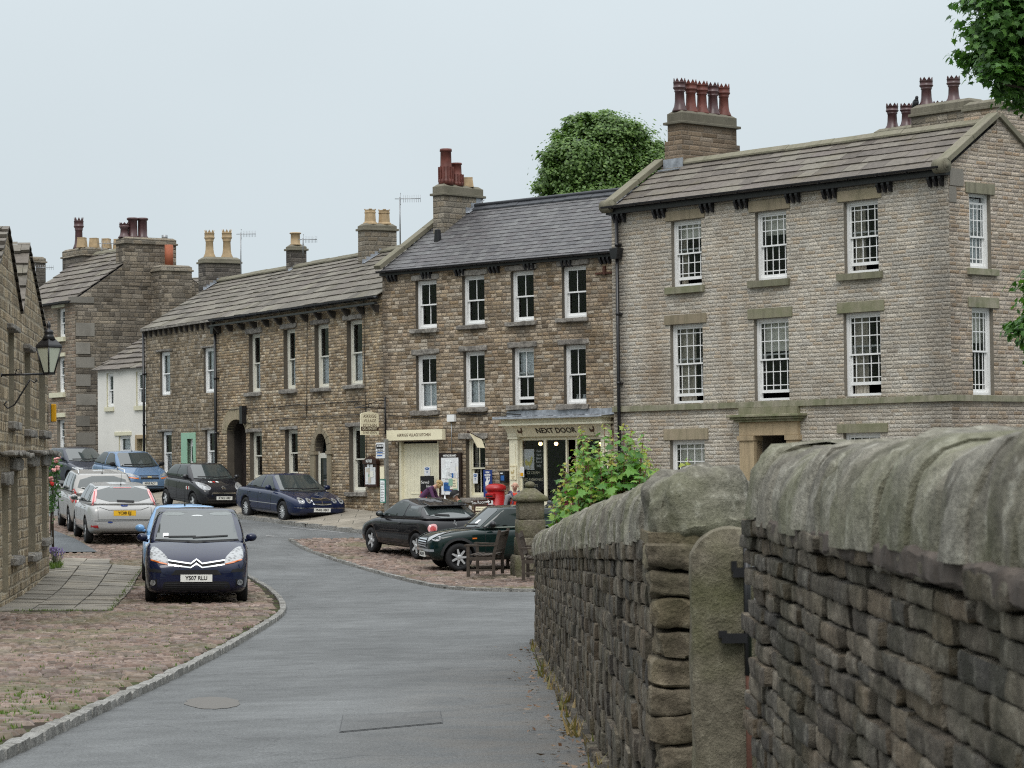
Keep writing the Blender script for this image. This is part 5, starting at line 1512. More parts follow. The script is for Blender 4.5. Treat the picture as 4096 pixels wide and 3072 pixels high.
# roofs of both
LsC = math.hypot(yrC + .16, (yrC + .16) * math.tan(pitchC))
sd = (0, math.cos(pitchC), math.sin(pitchC)); oz = zeC - .16 * math.tan(pitchC) + .02
slates('roof', (.0, -.16, oz), (1, 0, 0), sd, LC - .1, LsC, M['slab_roof_b'], hl, .47, .27, (.4, .95), .024, .015)
slates('roof', (-.12, -.14, oz), (1, 0, 0), sd, LD + .12, LsC, M['slab_roof_b'], hd, .46, .27, (.4, .9), .024, .015)
ridge(hl, 0, LC - .3, yrC, zrC + .06, pitchC, M['coping'], .7, .2); ridge(hd, 0, LD, yrC, zrC + .06, pitchC, M['coping'], .7, .2)
gutter(hl, -.0, LC - .1, zeC - .06, -.24, .07); mb = MB(); mb.box(0, LC - .05, -.28, -.18, zeC - .31, zeC - .25); mb.build('eaves_rail', M['black_iron'], hl)
nC = 13
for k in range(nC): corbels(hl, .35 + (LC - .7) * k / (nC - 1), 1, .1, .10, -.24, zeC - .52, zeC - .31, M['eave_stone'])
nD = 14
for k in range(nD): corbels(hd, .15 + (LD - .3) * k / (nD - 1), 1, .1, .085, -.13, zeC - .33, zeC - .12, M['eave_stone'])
mb = MB(); mb.box(-.05, LD, -.17, -.001, zeC - .12, zeC - .045); mb.build('eaves_course', M['lintel_rough'], hd)
downpipe(hl, .12, gnd(FC_, 0), zeC - .35, -.10, .05, zeC - .42); downpipe(hd, .05, gnd(FD, 0), zeC - .15, -.09, .045)
# chimneys of the row
def rowch(F_, h_, FLp, FCp, px_r, py_t, wall, pots, cap=.22, fl_=True, xoff=0):
 fc = F_.roof(*FCp, zeC, pitchC); fl = np.array([F_.uz(*FLp, fc[1])[0], fc[1], fc[2]])
 yb, _ = F_.yz(px_r, FCp[1] - 60, fc[0]); zt = F_.plane(FCp[0], py_t, (0, 1, 0), fc[1])[2]
 pl = []
 for (f, py, r, kind, mat) in pots:
  yy = fc[1] + (yb - fc[1]) * f
  h = F_.plane(FCp[0] + (px_r - FCp[0]) * f, py, (0, 1, 0), yy)[2] - zt
  pl.append(((fl[0] + fc[0]) / 2, yy, max(.2, h - .03), r, kind, mat))
 ch = chimney(h_, fl[0], fc[0], fc[1], yb, zrC - 1.6, zt, wall, M['coping'], pl, .06, cap)
 flashing(ch, fc[0] + .006, fc[1] - .1, min(yb, yrC), zeC, pitchC, 0, 5, .13)
 return fl, fc, yb, zt
rowch(FD, hd, (794, 1160), (823, 1162), 962, 1033, M['stack_dark'], [(.22, 918, .18, 'crown', 'buff_pot'), (.72, 916, .18, 'crown', 'buff_pot')], .16)
rowch(FC_, hl, (1145, 1083), (1163, 1086), 1226, 984, M['stack_dark'], [(.45, 930, .17, 'roll', 'buff_pot')], .14)
rowch(FC_, hl, (1433, 1060), (1460, 1056), 1587, 899, M['stack_pale'], [(.28, 835, .19, 'octo', 'buff_pot'), (.72, 837, .19, 'octo', 'buff_pot')], .16)

# ================================================================== white cottage behind the corner
PW = at(586, 1560, 92.2)
FW = fac_right((PW[0] + .6, PW[1] - .5), R(50), 391, 1560); LW = FW.L
hw = FW.root('white_cottage', 'small whitewashed cottage with a low stone slate roof tucked behind the row', 'house')
zeW = FW.uz(400, 1481)[1]; z0W = gnd(FW, LW) - .8
qW = [FW.rect(426, 453.6, 1494, 1629), FW.rect(544, 590, 1487, 1624), FW.rect(475, 522, 1743, 1860)]
dW = FW.rect(549, 590, 1755, 1900)
mb = MB(); wall_mesh(mb, [(0, z0W), (LW, z0W), (LW, zeW), (0, zeW)], [R4(*q) for q in qW + [dW]], .26)
pitchW = R(30); yrW = 2.6; shell(mb, LW, yrW * 2, z0W, zeW, yrW, zeW + yrW * math.tan(pitchW))
mb.build('wall', [M['whitewash'], M['cream_stone'], M['black']], hw)
for r in qW: sash(hw, r[0], r[1], r[2], r[3], 'one', 'white_paint', .06, 0, [('net', 0, .9)])
for r in qW[:2]: block(hw, 'sill', r[0] - .08, r[1] + .05, r[2] - .16, r[2], -.07, .15, M['cream_stone'])
block(hw, 'lintel', qW[2][0] - .25, qW[2][1] + .08, qW[2][3], qW[2][3] + .14, -.04, .15, M['cream_stone'])
mb = MB(); mb.box(dW[0], dW[1], .2, .25, dW[2], dW[3]); mb.build('door', M['cream_paint'], hw)
mb = MB(); mb.box(dW[0] - .12, dW[0], -.03, .2, dW[2], dW[3] + .14); mb.box(dW[0], dW[1] + .1, -.03, .2, dW[3], dW[3] + .14); mb.build('door_surround', M['doorstone'], hw, .006)
slates('roof', (-.15, -.16, zeW - .16 * math.tan(pitchW) + .03), (1, 0, 0), (0, math.cos(pitchW), math.sin(pitchW)), LW + .2, (yrW + .16) / math.cos(pitchW), M['slab_roof'], hw, .45, .3, (.35, .8), .04, .02)

# ================================================================== tall house at the back left
PE = at(302, 1500, 99.5)
FE = fac_right(PE, R(55.6), 60, 1500); LE = FE.L
he = FE.root('tall_house', 'tall dark rubble house with cream lintels and big gable stack at the back left', 'house')
zeE = FE.uz(290, 1200)[1]; z0E = gnd(FE, LE) - 1.5
yv, zv = FE.yz(474, 1074, LE); pitchE = math.atan2(zv - zeE, yv)
yr1, _ = FE.yz(600, 1000, LE); yrE = max(yr1, yv + 1.2); zrE = zeE + yrE * math.tan(pitchE)
qE = [FE.rect(229, 260, 1236, 1351), FE.rect(228, 258, 1431, 1572), FE.rect(228, 258, 1680, 1815)]
mb = MB(); wall_mesh(mb, [(0, z0E), (LE, z0E), (LE, zeE), (0, zeE)], [R4(*q) for q in qE], .2)
shell(mb, LE, yrE * 2, z0E, zeE, yrE, zrE)
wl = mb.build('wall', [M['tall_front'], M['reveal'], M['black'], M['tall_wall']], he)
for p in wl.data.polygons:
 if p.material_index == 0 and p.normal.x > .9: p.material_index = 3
for i, r in enumerate(qE): sash(he, *r, 'six', 'white_paint', .14, 0, [('net', 0, .95)])
for q in [(210, 261, 1219, 1234), (212, 262, 1415, 1430), (210, 262, 1654, 1671)]:
 r = FE.rect(*q); block(he, 'lintel', r[0], r[1], r[2], r[3], -.05, .12, M['cream_stone'])
for q in [(206, 263, 1353, 1371), (207, 262, 1573, 1592)]:
 r = FE.rect(*q); block(he, 'sill', r[0], r[1], r[2], r[3], -.12, .12, M['cream_stone'])
k = 0; z = zeE - .9
while z > z0E + 2:
 h = random.uniform(.35, .55)
 if k % 2 == 0: block(he, 'quoin', LE, LE + .02, z - h, z, .02, random.uniform(.75, .9), M['quoin'])
 else: block(he, 'quoin', LE, LE + .025, z - h, z, .02, random.uniform(.5, .7), M['quoin'])
 z -= h + random.uniform(.1, .5); k += 1
block(he, 'kneeler', LE - .3, LE + .03, zeE - .12, zeE + .12, -.15, .8, M['quoin'])
LsE = (yrE + .15) / math.cos(pitchE)
slates('roof', (-.2, -.15, zeE - .15 * math.tan(pitchE) + .03), (1, 0, 0), (0, math.cos(pitchE), math.sin(pitchE)), LE + .1, LsE, M['slab_roof'], he, .52, .32, (.4, .9), .034, .014)
ridge(he, 0, LE, yrE, zrE + .06, pitchE, M['coping'], .7, .2); gutter(he, 0, LE - .2, zeE - .04, -.24, .07)
yy0, _ = FE.yz(497, 1040, LE); yy1, _ = FE.yz(704, 1040, LE); _, ztE = FE.yz(497, 952, LE); hE = lambda py: FE.yz(540, py, LE)[1] - ztE
wy = yy1 - yy0
ch = chimney(he, LE - .75, LE + .02, yy0, yy1, zeE + .6, ztE, M['tall_wall'], M['stack_pale'], [(LE - .36, yy0 + wy * .08, hE(893), .2, 'crown', 'plum_pot'), (LE - .36, yy0 + wy * .24, hE(872), .2, 'roll', 'plum_pot'), (LE - .36, yy0 + wy * .43, hE(871), .2, 'roll', 'plum_pot'), (LE - .36, yy0 + wy * .86, .18, .12, 'plain', 'galv')], .06, .22)
ys0, _ = FE.yz(628, 1200, LE + .5); ys1, _ = FE.yz(750, 1200, LE + .5); _, zs = FE.yz(640, 1068, LE + .5); _, zpt = FE.yz(640, 982, LE + .5)
chimney(he, LE + .02, LE + .9, ys0, ys1, z0E + 2, zs, M['tall_wall'], M['stack_pale'], [(LE + .45, ys0 + (ys1 - ys0) * .42, zpt - zs, .17, 'plain', 'orange_pot')], .06, .18)
xc0 = FE.plane(250, 1100, (0, 1, 0), yrE - .6)[0]; xc1 = FE.plane(330, 1100, (0, 1, 0), yrE - .6)[0]; zt = FE.plane(300, 998, (0, 1, 0), yrE - .6)[2]
yb = FE.yz(424, 1050, xc1)[0]; xm = (xc0 + xc1) / 2
pp = [(xm, yrE - .3, FE.plane(315, 874, (0, 1, 0), yrE - .3)[2] - zt, .2, 'crown', 'plum_pot')]
for k in range(4): pp.append((xc1 - .25, yrE - .5 + .55 * k, .42, .2, 'square', 'buff_pot'))
chimney(he, xc0, xc1, yrE - .6, max(yb, yrE + .6), zrE - 1.2, zt, M['stack_dark'], M['stack_pale'], pp, .07, .3)
xc2 = FE.plane(116, 1060, (0, 1, 0), yrE)[0]; xc3 = FE.plane(140, 1060, (0, 1, 0), yrE)[0]; zt = FE.plane(130, 1034, (0, 1, 0), yrE)[2]
chimney(he, xc2, xc3, yrE - .3, yrE + .5, zrE - 1, zt, M['stack_dark'], M['stack_pale'], [], .06, .2)

# a plain slated house peeping out behind the row
pb = at(900, 1200, 112)
FH = Fac((pb[0] - 4, pb[1]), R(-20), 12)
hh_ = FH.root('rear_house', 'plain grey-roofed house just showing above the ridge behind the row', 'house')
zr = FH.plane(900, 1108, (0, 1, 0), 3)[2]
mb = MB(); wall_mesh(mb, [(0, gnd(FH, 0) - 1), (12, gnd(FH, 0) - 1), (12, zr - 1.9), (0, zr - 1.9)], [], .1); shell(mb, 12, 6, gnd(FH, 0) - 1, zr - 1.9, 3, zr); mb.build('wall', [M['stack_pale'], M['reveal'], M['black']], hh_)
slates('roof', (-.1, -.15, zr - 1.98), (1, 0, 0), (0, math.cos(math.atan2(1.9, 3)), math.sin(math.atan2(1.9, 3))), 12.2, math.hypot(3.15, 2.0), M['slab_roof_b'], hh_, .3, .3, (.5, .9), .02, .005)

# ================================================================== dark stone row on the left with twin gables
g0 = ground(0, 2426, .1); g1_ = ground(197, 2285, .1)
dx, dy = g1_[0] - g0[0], g1_[1] - g0[1]; Lf = math.hypot(dx, dy); rzf = math.atan2(dy, dx); ext = 7.0
FF = Fac((g0[0] - dx / Lf * ext, g0[1] - dy / Lf * ext), rzf, Lf + ext); LF = FF.L
hf = FF.root('gabled_house', 'pale-pointed stone house with twin street gables and deep window slots, left edge', 'house')
P_ = lambda px, py: FF.uz(px, py)
a1, v1, a2, e2 = P_(27, 912), P_(84, 1263), P_(110, 984), P_(181, 1342)
vn = (2 * a1[0] - v1[0], v1[1])
outer = [(0, gnd(FF, 0) - .5), (LF, gnd(FF, LF) - .6), (LF, P_(190, 1385)[1]), e2, a2, v1, a1, vn, (0, vn[1])]
oF = [P_(34, 1317) + P_(57, 1690), P_(98, 1397) + P_(122, 1722), P_(156, 1440) + P_(181, 1727), P_(8, 1941) + P_(34, 2370), P_(44, 1882) + P_(72, 2222), P_(112, 1865) + P_(142, 2208), P_(167, 1862) + P_(188, 2150)]
hF = []
for q in oF:
 x0, x1 = q[0], q[2]; za, zb = q[1], q[3]; hF.append((x0, x1, min(za, zb), max(za, zb)))
hF = [(a, b, max(c, gnd(FF, a) + .12), d) for a, b, c, d in hF]
mb = MB(); wall_mesh(mb, outer, [R4(*q) for q in hF], .30)
mb.add([(LF, 0, gnd(FF, LF) - .6), (LF, 7, gnd(FF, LF) - .6), (LF, 7, outer[2][1]), (LF, 0, outer[2][1])], [(0, 1, 2, 3)], 0)
mb.add([(0, 0, gnd(FF, 0) - .5), (0, 7, gnd(FF, 0) - .5), (0, 7, vn[1]), (0, 0, vn[1])], [(3, 2, 1, 0)], 0)
mb.add([(0, 0, vn[1] - .03), (vn[0], 0, vn[1] - .03), (vn[0], 7, vn[1] - .03), (0, 7, vn[1] - .03)], [(0, 1, 2, 3)], 0)
mb.add([(0, 7, -1), (LF, 7, -1), (LF, 7, 4), (0, 7, 4)], [(1, 0, 3, 2)], 0)
mb.build('wall', [M['row_wall'], simple('tan_reveal_stone', (.27, .235, .175), .9, var=.15, bump=.004)], hf)
for i, r in enumerate(hF):
 if i == 3:
  m = MB(); m.box(r[0], r[1], .26, .3, r[2], r[3]); m.build('door', M['offwhite_paint'], hf)
 else: sash(hf, *r, 'two', 'offwhite_paint', .2, 0, [])
 if i < 3:
  block(hf, 'lintel', r[0] - .35, r[1] + .1, r[3], r[3] + .09, -.12, .2, M['lintel_rough'], None, True)
 else: block(hf, 'lintel', r[0] - .2, r[1] + .2, r[3], r[3] + .22, -.10, .2, M['lintel_rough'], None, True)
 if i != 3: block(hf, 'sill', r[0] - .15, r[1] + .15, r[2] - .14, r[2], -.13, .18, M['lintel_rough'], None, True)
for (xa, ya_, xb, yb2) in [(0, 1813, 72, 1813), (106, 1808, 204, 1812)]:
 p, q = P_(xa, ya_), P_(min(xb, 195), yb2); s = Stones(); x = p[0]
 while x < q[0]:
  l = random.uniform(.4, .8); s.add((x + l / 2, -.13, p[1] + random.uniform(-.03, .03)), (l / 2, .13, .035), None, 4, 9, .025, 5); x += l
 s.build('drip_ledge', M['stack_dark'] if False else M['lintel_rough'], hf)
# gable roofs run back from the street
def gable_roof(va, ap, vb):
 for (lo_, hi_) in ((va, ap), (vb, ap)):
  d = Vector((hi_[0] - lo_[0], 0, hi_[1] - lo_[1]))
  m = MB(); n = Vector((-d.z, 0, d.x)).normalized(); n = n if n.z > 0 else -n
  slates('roof', (lo_[0], -.05, lo_[1]), (0, 1, 0), d, 7, d.length, M['slab_roof_b'], hf, .42, .32, (.4, .9), .05, .015)
  m.add([(lo_[0], .02, lo_[1] - .02), (hi_[0], .02, hi_[1] - .02), (hi_[0], 7, hi_[1] - .02), (lo_[0], 7, lo_[1] - .02)], [(0, 1, 2, 3)]); m.build('roof_deck', M['black'], hf)
gable_roof(vn, a1, v1); gable_roof(v1, a2, (LF + .05, outer[2][1] - .05))

# ================================================================== cars
def interp(tab, x): return float(np.interp(x, [a for a, b in tab], [b for a, b in tab]))

class Car:
 """a parked car. local axes: x from the front bumper (0) to the tail (L), y to the left-hand side when facing +x, z up"""
 def __init__(s, name, label, L, hw, H, top, cab, axles, wr, paint, belt=(.92, 1.0), plan=None, zb=.20, gc=None, crown=.035, roofcrown=.04, bulge=.03, rims='five', cabw=(.93, .70), td=.04):
  s.L, s.hw, s.H = L, hw, H
  s.root = empty(name, (0, 0, 0), 0, label, 'car', 'parked cars')
  s.cab = cab; s.belt = belt; s.axles = axles; s.wr = wr
  plan = plan or [(0, .70), (.06, .84), (.22, .94), (.6, .99), (1.0, 1.0), (L - .9, 1.0), (L - .35, .96), (L - .10, .90), (L - .03, .84), (L, .74)]
  bot = [(0, zb + .16), (.05, zb + .06), (.35, zb), (L - .4, zb + .02), (L - .06, zb + .10), (L, zb + .22)]
  xs = sorted(set([0, .03, .10, .24, .45] + [x for x, _ in top if .5 < x < L - .5] + [cab[0], (cab[0] + cab[3]) / 2, L * .4, L * .62, L - .45, L - .22, L - .08, L - .02, L]))
  xs = [xs[0]] + [b for a, b in zip(xs[:-1], xs[1:]) if b - a > .015]
  v = []; f = []
  N = None
  for x in xs:
   w = hw * interp(plan, x); zt = interp(top, x); zbot = interp(bot, x); zs = zt - crown - .03
   inc = cab[0] - .05 < x < cab[3] + .05
   zm = zbot + (zs - zbot) * .5
   half = [(0, zbot), (w * .72, zbot), (w * .93, zbot + .03), (w * .985, zbot + .14), (w * 1.0, zm), (w * .99, zs - .09), (w * (.955), zs), (w * .86, zs + .03 + .3 * crown), (w * .5, zt - .006), (0, zt)]
   ring = [(x, y, z) for y, z in half] + [(x, -y, z) for y, z in half[-2:0:-1]]
   N = len(ring); v += ring
  for i in range(len(xs) - 1):
   for k in range(N):
    f.append((i * N + k, i * N + (k + 1) % N, (i + 1) * N + (k + 1) % N, (i + 1) * N + k))
  f.append(tuple(range(N - 1, -1, -1))); e = (len(xs) - 1) * N; f.append(tuple(range(e, e + N)))
  lower = s._sub(v, f, 2)
  # wheel arches cut out of the body
  bmats = [paint, M['black']]
  o = mk('body', lower[0], lower[1], bmats, None, None, [True] * len(lower[1]), uv=False)
  o.data.materials.clear(); [o.data.materials.append(m_) for m_ in bmats]
  cut = MB()
  for ax in axles:
   R_ = wr + .055; n = 28
   for sg in (-1, 1):
    y0, y1 = (hw * .62, hw + .2) if sg > 0 else (-hw - .2, -hw * .62)
    pts = [(ax + R_ * math.cos(2 * PI * k / n), wr + .01 + R_ * math.sin(2 * PI * k / n)) for k in range(n)]
    cut.prism(pts, y0, y1, 0, 'xz')
  c = mk('cutter', cut.v, cut.f, [M['black'], M['black']], None, uv=False)
  for p in c.data.polygons: p.material_index = 1
  md = o.modifiers.new('b', 'BOOLEAN'); md.object = c; md.operation = 'DIFFERENCE'; md.solver = 'EXACT'
  try: md.material_mode = 'INDEX'
  except Exception: pass
  dg = bpy.context.evaluated_depsgraph_get()
  me = bpy.data.meshes.new_from_object(o.evaluated_get(dg))
  if len(me.polygons) < 100: me = o.data.copy()
  bpy.data.objects.remove(c); bpy.data.objects.remove(o)
  lv = [tuple(p.co) for p in me.vertices]; lf = [tuple(p.vertices) for p in me.polygons]; lm = [min(1, p.material_index) for p in me.polygons]
  # cabin
  xwb, xwt, xrt, xrb = cab; zb0, zb1 = belt
  yb, yr = hw * cabw[0], hw * cabw[1]
  def ringpts(x0, x1, y, z0, z1, cv, dz=0.0):
   h = []
   for q in (0, .45, .8): h.append((x0 + cv * q * q, y * q, z0))
   h.append((x0 + cv, y * .95, z0))
   for q in (.06, .2, .4, .6, .8, .94): h.append((x0 + cv + (x1 - x0 - 2 * cv) * q, y, z0 + (z1 - z0) * q))
   h.append((x1 - cv, y * .95, z1))
   for q in (.8, .45, 0): h.append((x1 - cv * q * q, y * q, z1))
   return h
  zrf = H - roofcrown
  rings = []
  def lerp(a, b, t): return a + (b - a) * t
  for t, bl in ((-.25, 0), (0.0, 0), (.35, bulge), (.7, bulge * .9), (.93, bulge * .3), (1.0, 0)):
   y = lerp(yb, yr, max(0, t)) + bl
   sh = bl * .5
   rings.append(ringpts(lerp(xwb, xwt, t) - sh, lerp(xrb, xrt, t) + sh * .6, y, lerp(zb0, zrf, t), lerp(zb1, zrf - td, t), .16 + .02 * t))
  xm = (xwt + xrt) / 2
  for sc, dz in ((.8, .018), (.45, .034), (.12, roofcrown)):
   r0 = rings[5]; rings.append([(xm + (x - xm) * sc, y * sc, z + dz) for x, y, z in r0])
  v = []; f = []
  for h in rings:
   v += h + [(x, -y, z) for x, y, z in h[-2:0:-1]]
  n = len(rings[0]) * 2 - 2
  for i in range(len(rings) - 1):
   for k in range(n): f.append((i * n + k, i * n + (k + 1) % n, (i + 1) * n + (k + 1) % n, (i + 1) * n + k))
  e = (len(rings) - 1) * n; f.append(tuple(range(e, e + n))); f.append(tuple(range(n - 1, -1, -1)))
  cv_, cf_ = s._sub(v, f, 2)
  b = len(lv)
  av = lv + cv_; af = lf + [tuple(i + b for i in q) for q in cf_]
  s.body = mk('body', av, af, bmats, s.root, lm + [0] * len(cf_), [True] * len(af), uv=False)
  s.bvh = BVHTree.FromPolygons([Vector(p) for p in av], af)
  s.wheels(rims)
 def _sub(s, v, f, lev):
  o = mk('tmp', v, f, M['black'], None, uv=False)
  bm = bmesh.new(); bm.from_mesh(o.data); bmesh.ops.recalc_face_normals(bm, faces=bm.faces); bm.to_mesh(o.data); bm.free()
  md = o.modifiers.new('s', 'SUBSURF'); md.levels = lev; md.render_levels = lev
  dg = bpy.context.evaluated_depsgraph_get(); me = bpy.data.meshes.new_from_object(o.evaluated_get(dg))
  r = [tuple(p.co) for p in me.vertices], [tuple(p.vertices) for p in me.polygons]
  bpy.data.objects.remove(o); return r
 def hit(s, axis, a, b):
  if axis == 'front': o, d = Vector((-3, a, b)), Vector((1, 0, 0))
  elif axis == 'rear': o, d = Vector((s.L + 3, a, b)), Vector((-1, 0, 0))
  elif axis == 'left': o, d = Vector((a, 4, b)), Vector((0, -1, 0))
  elif axis == 'right': o, d = Vector((a, -4, b)), Vector((0, 1, 0))
  elif axis == 'top': o, d = Vector((a, b, 4)), Vector((0, 0, -1))
  h = s.bvh.ray_cast(o, d)
  if h[0] is None:
   h = s.bvh.find_nearest(o + d * (3 if axis != 'rear' else 3))
  n = h[1]
  if n.dot(d) > 0: n = -n
  return h[0], n
 def decal(s, axis, poly, name, mat, off=.005, parent=None, smooth=0, grid=.07):
  if smooth: poly = chaikin(poly, smooth)
  den = []
  for i in range(len(poly)):
   a, b = poly[i], poly[(i + 1) % len(poly)]; n = max(1, int(math.hypot(a[0] - b[0], a[1] - b[1]) / grid))
   den += [(a[0] + (b[0] - a[0]) * k / n, a[1] + (b[1] - a[1]) * k / n) for k in range(n)]
  X = [p[0] for p in den]; Y = [p[1] for p in den]
  ex = [(x, y) for x in np.arange(min(X) + grid / 2, max(X), grid) for y in np.arange(min(Y) + grid / 2, max(Y), grid) if in_poly((x, y), den)]
  V2, F = cdt(den, (), ex)
  vs = []
  for p in V2:
   h, n = s.hit(axis, *p); vs.append(tuple(h + n * off))
  return mk(name, vs, F, M[mat] if isinstance(mat, str) else mat, parent or s.root, None, [True] * len(F), uv=False)
 def strip(s, axis, line, w, name, mat, off=.004, parent=None):
  """a thin line laid on the body"""
  vs = []; fs = []
  pts = []
  for a, b in zip(line[:-1], line[1:]):
   n = max(1, int(math.hypot(a[0] - b[0], a[1] - b[1]) / .06))
   pts += [(a[0] + (b[0] - a[0]) * k / n, a[1] + (b[1] - a[1]) * k / n) for k in range(n)]
  pts.append(line[-1])
  for i, p in enumerate(pts):
   q0, q1 = pts[max(0, i - 1)], pts[min(len(pts) - 1, i + 1)]; dx, dy = q1[0] - q0[0], q1[1] - q0[1]; l = math.hypot(dx, dy) or 1
   for sg in (-.5, .5):
    h, n = s.hit(axis, p[0] - dy / l * w * sg, p[1] + dx / l * w * sg); vs.append(tuple(h + n * off))
  for i in range(len(pts) - 1): fs.append((2 * i, 2 * i + 2, 2 * i + 3, 2 * i + 1))
  return mk(name, vs, fs, M[mat] if isinstance(mat, str) else mat, parent or s.root, None, [True] * len(fs), uv=False)
 def wheels(s, rims):
  r = s.wr; w = .19
  for ax in s.axles:
   for sg in (-1, 1):
    y = sg * (s.hw - w / 2 - .015)
    Mx = Matrix.Translation((ax, y, r)) @ Matrix.Rotation(-PI / 2 * sg, 4, 'X')
    mb = MB(); mb.lathe([(r * .66, w * .42), (r * .70, w * .5), (r * .90, w * .5), (r * .985, w * .36), (r, w * .2), (r, -w * .2), (r * .985, -w * .36), (r * .9, -w * .5), (r * .6, -w * .5)], 28, (0, 0, 0), 0, Mx, True, False)
    t = mb.build('wheel', M['rubber'], s.root)
    mb = MB(); mb.lathe([(r * .68, w * .40), (r * .66, w * .47), (r * .61, w * .44), (r * .58, w * .15), (0, w * .10)], 28, (0, 0, 0), 1, Mx, True, False)
    ns, sw = {'five': (5, .13), 'multi': (14, .045), 'seven': (7, .09), 'cover': (8, .17), 'star': (5, .17)}[rims]
    for k in range(ns):
     a = 2 * PI * k / ns; q = Mx @ Matrix.Rotation(a, 4, 'Z')
     mb.add([q @ Vector(p) for p in ((r * .10, -r * sw, w * .40), (r * .62, -r * sw * .7, w * .43), (r * .62, r * sw * .7, w * .43), (r * .10, r * sw, w * .40), (r * .10, -r * sw, w * .2), (r * .62, -r * sw * .7, w * .2), (r * .62, r * sw * .7, w * .2), (r * .10, r * sw, w * .2))], [(0, 1, 2, 3), (0, 4, 5, 1), (3, 2, 6, 7), (1, 5, 6, 2)], 0)
    mb.lathe([(r * .17, w * .2), (r * .17, w * .42), (r * .12, w * .45), (0, w * .45)], 14, (0, 0, 0), 0, Mx)
    mb.build('rim', [M['alloy'], M['black']], t)
 def glass(s, splits=(.52,), quarter=True, wf=.07, ws_top=.06, inset=.05, rear_h=(.10, .06), fixed=None):
  xwb, xwt, xrt, xrb = s.cab; zb0, zb1 = s.belt; H = s.H; hw = s.hw
  zt = H - .085
  def wsx(z): return xwb + (xwt - xwb) * (z - zb0) / (H - .04 - zb0)
  def rwx(z): return xrb + (xrt - xrb) * (z - zb1) / (H - .07 - zb1)
  zl0 = zb0 + .035; zl1 = zb1 + .035
  xa0, xa1 = wsx(zl0) + .30, wsx(zt) + .22
  xr0, xr1 = rwx(zl1) - .24, rwx(zt) - .20
  for axis in ('left', 'right'):
   cuts = [0] + list(splits) + [1]
   for i in range(len(cuts) - 1):
    def bot(q): x = xa0 + (xr0 - xa0) * q; return x, zl0 + (zl1 - zl0) * q
    def top(q): return xa1 + (xr1 - xa1) * q, zt - .02 * abs(q - .45) * 2
    g0 = .02 if i else 0; g1 = .02 if i < len(cuts) - 2 else 0
    q0, q1 = cuts[i] + g0, cuts[i + 1] - g1
    # upright pillars: same x top and bottom at inner cuts
    b0, t0, b1, t1 = bot(q0), top(q0), bot(q1), top(q1)
    if i: t0 = (b0[0] + .02, t0[1])
    if i < len(cuts) - 2: t1 = (b1[0] + .02, t1[1])
    poly = [b0, ((b0[0] + b1[0]) / 2, (b0[1] + b1[1]) / 2), b1, t1, ((t0[0] + t1[0]) / 2, max(t0[1], t1[1]) + .006), t0]
    pl = []
    for k in range(len(poly)):
     a, b, c = poly[k - 1], poly[k], poly[(k + 1) % len(poly)]
     for p in (a, c):
      l = math.hypot(p[0] - b[0], p[1] - b[1]); t = min(.3, .05 / l); pl.append((b[0] + (p[0] - b[0]) * t, b[1] + (p[1] - b[1]) * t))
    s.decal(axis, pl, 'side_window', 'side_glass', .006)
   # black trim under the glass line
   s.strip(axis, [(xa0 - .12, zl0 - .012), (xr0 + .06, zl1 - .012)], .022, 'window_trim', 'black', .007)
  yb, yr = hw * .80, hw * .60
  zw0 = zb0 + wf; zw1 = H - ws_top
  w_ = s.decal('front', [(-yb, zw0 - .02), (0, zw0 - .045), (yb, zw0 - .02), (yr + .07, zw1 - .05), (yr, zw1), (-yr, zw1), (-yr - .07, zw1 - .05)], 'windscreen', 'screen', .006)
  # scuttle and wipers
  s.decal('front', [(-yb - .02, zw0 - .05), (0, zw0 - .085), (yb + .02, zw0 - .05), (yb, zw0 - .025), (0, zw0 - .05), (-yb, zw0 - .025)], 'scuttle', 'black', .005)
  s.strip('front', [(-yb * .75, zw0 + .03), (yb * .1, zw0 + .0)], .022, 'wiper', 'black', .016); s.strip('front', [(yb * .02, zw0 + .02), (yb * .8, zw0 + .015)], .022, 'wiper', 'black', .016)
  zr0 = zb1 + rear_h[0]; zr1 = H - .03 - rear_h[1]
  s.decal('rear', [(-yb, zr0), (yb, zr0), (yr + .03, zr1), (-yr - .03, zr1)], 'rear_window', 'screen', .006, None, 1)
 def mirrors(s, x=None, z=None, mat=None):
  x = x if x is not None else s.cab[0] + .42; z = z or s.belt[0] + .09
  for sg in (-1, 1):
   mb = MB(); y = sg * (s.hw + .055)
   mb.ball((x, y, z), (.075, .10, .075), 12); mb.tube([(x, sg * (s.hw - .06), z - .06), (x, y, z - .03)], .03)
   m_ = mb.build('mirror', mat or s.body.data.materials[0], s.root)
   g = MB(); g.ball((x + .042, y, z), (.038, .082, .056), 10); g.build('mirror_glass', M['screen'], m_)
 def plate(s, axis, z, txt, yellow=False, y=0.0, size=(.52, .112), x=None):
  h, n = s.hit(axis, y, z)
  if axis == 'front': Mx = Matrix.Translation((h.x - .012, y, z)) @ Matrix(((0, 0, -1, 0), (-1, 0, 0, 0), (0, 1, 0, 0), (0, 0, 0, 1)))
  else: Mx = Matrix.Translation((h.x + .012, y, z)) @ Matrix(((0, 0, 1, 0), (1, 0, 0, 0), (0, 1, 0, 0), (0, 0, 0, 1)))
  mb = MB(); mb.box(-size[0] / 2, size[0] / 2, -size[1] / 2, size[1] / 2, -.03, .004, 0, Mx)
  p = mb.build('number_plate', M['plate_yellow' if yellow else 'plate_white'], s.root)
  text(txt, .100, M['black_ink'], p, Mx @ Matrix.Translation((0, 0, .0055)), 'lettering', depth=.001, sx=.92, bold=.0025)
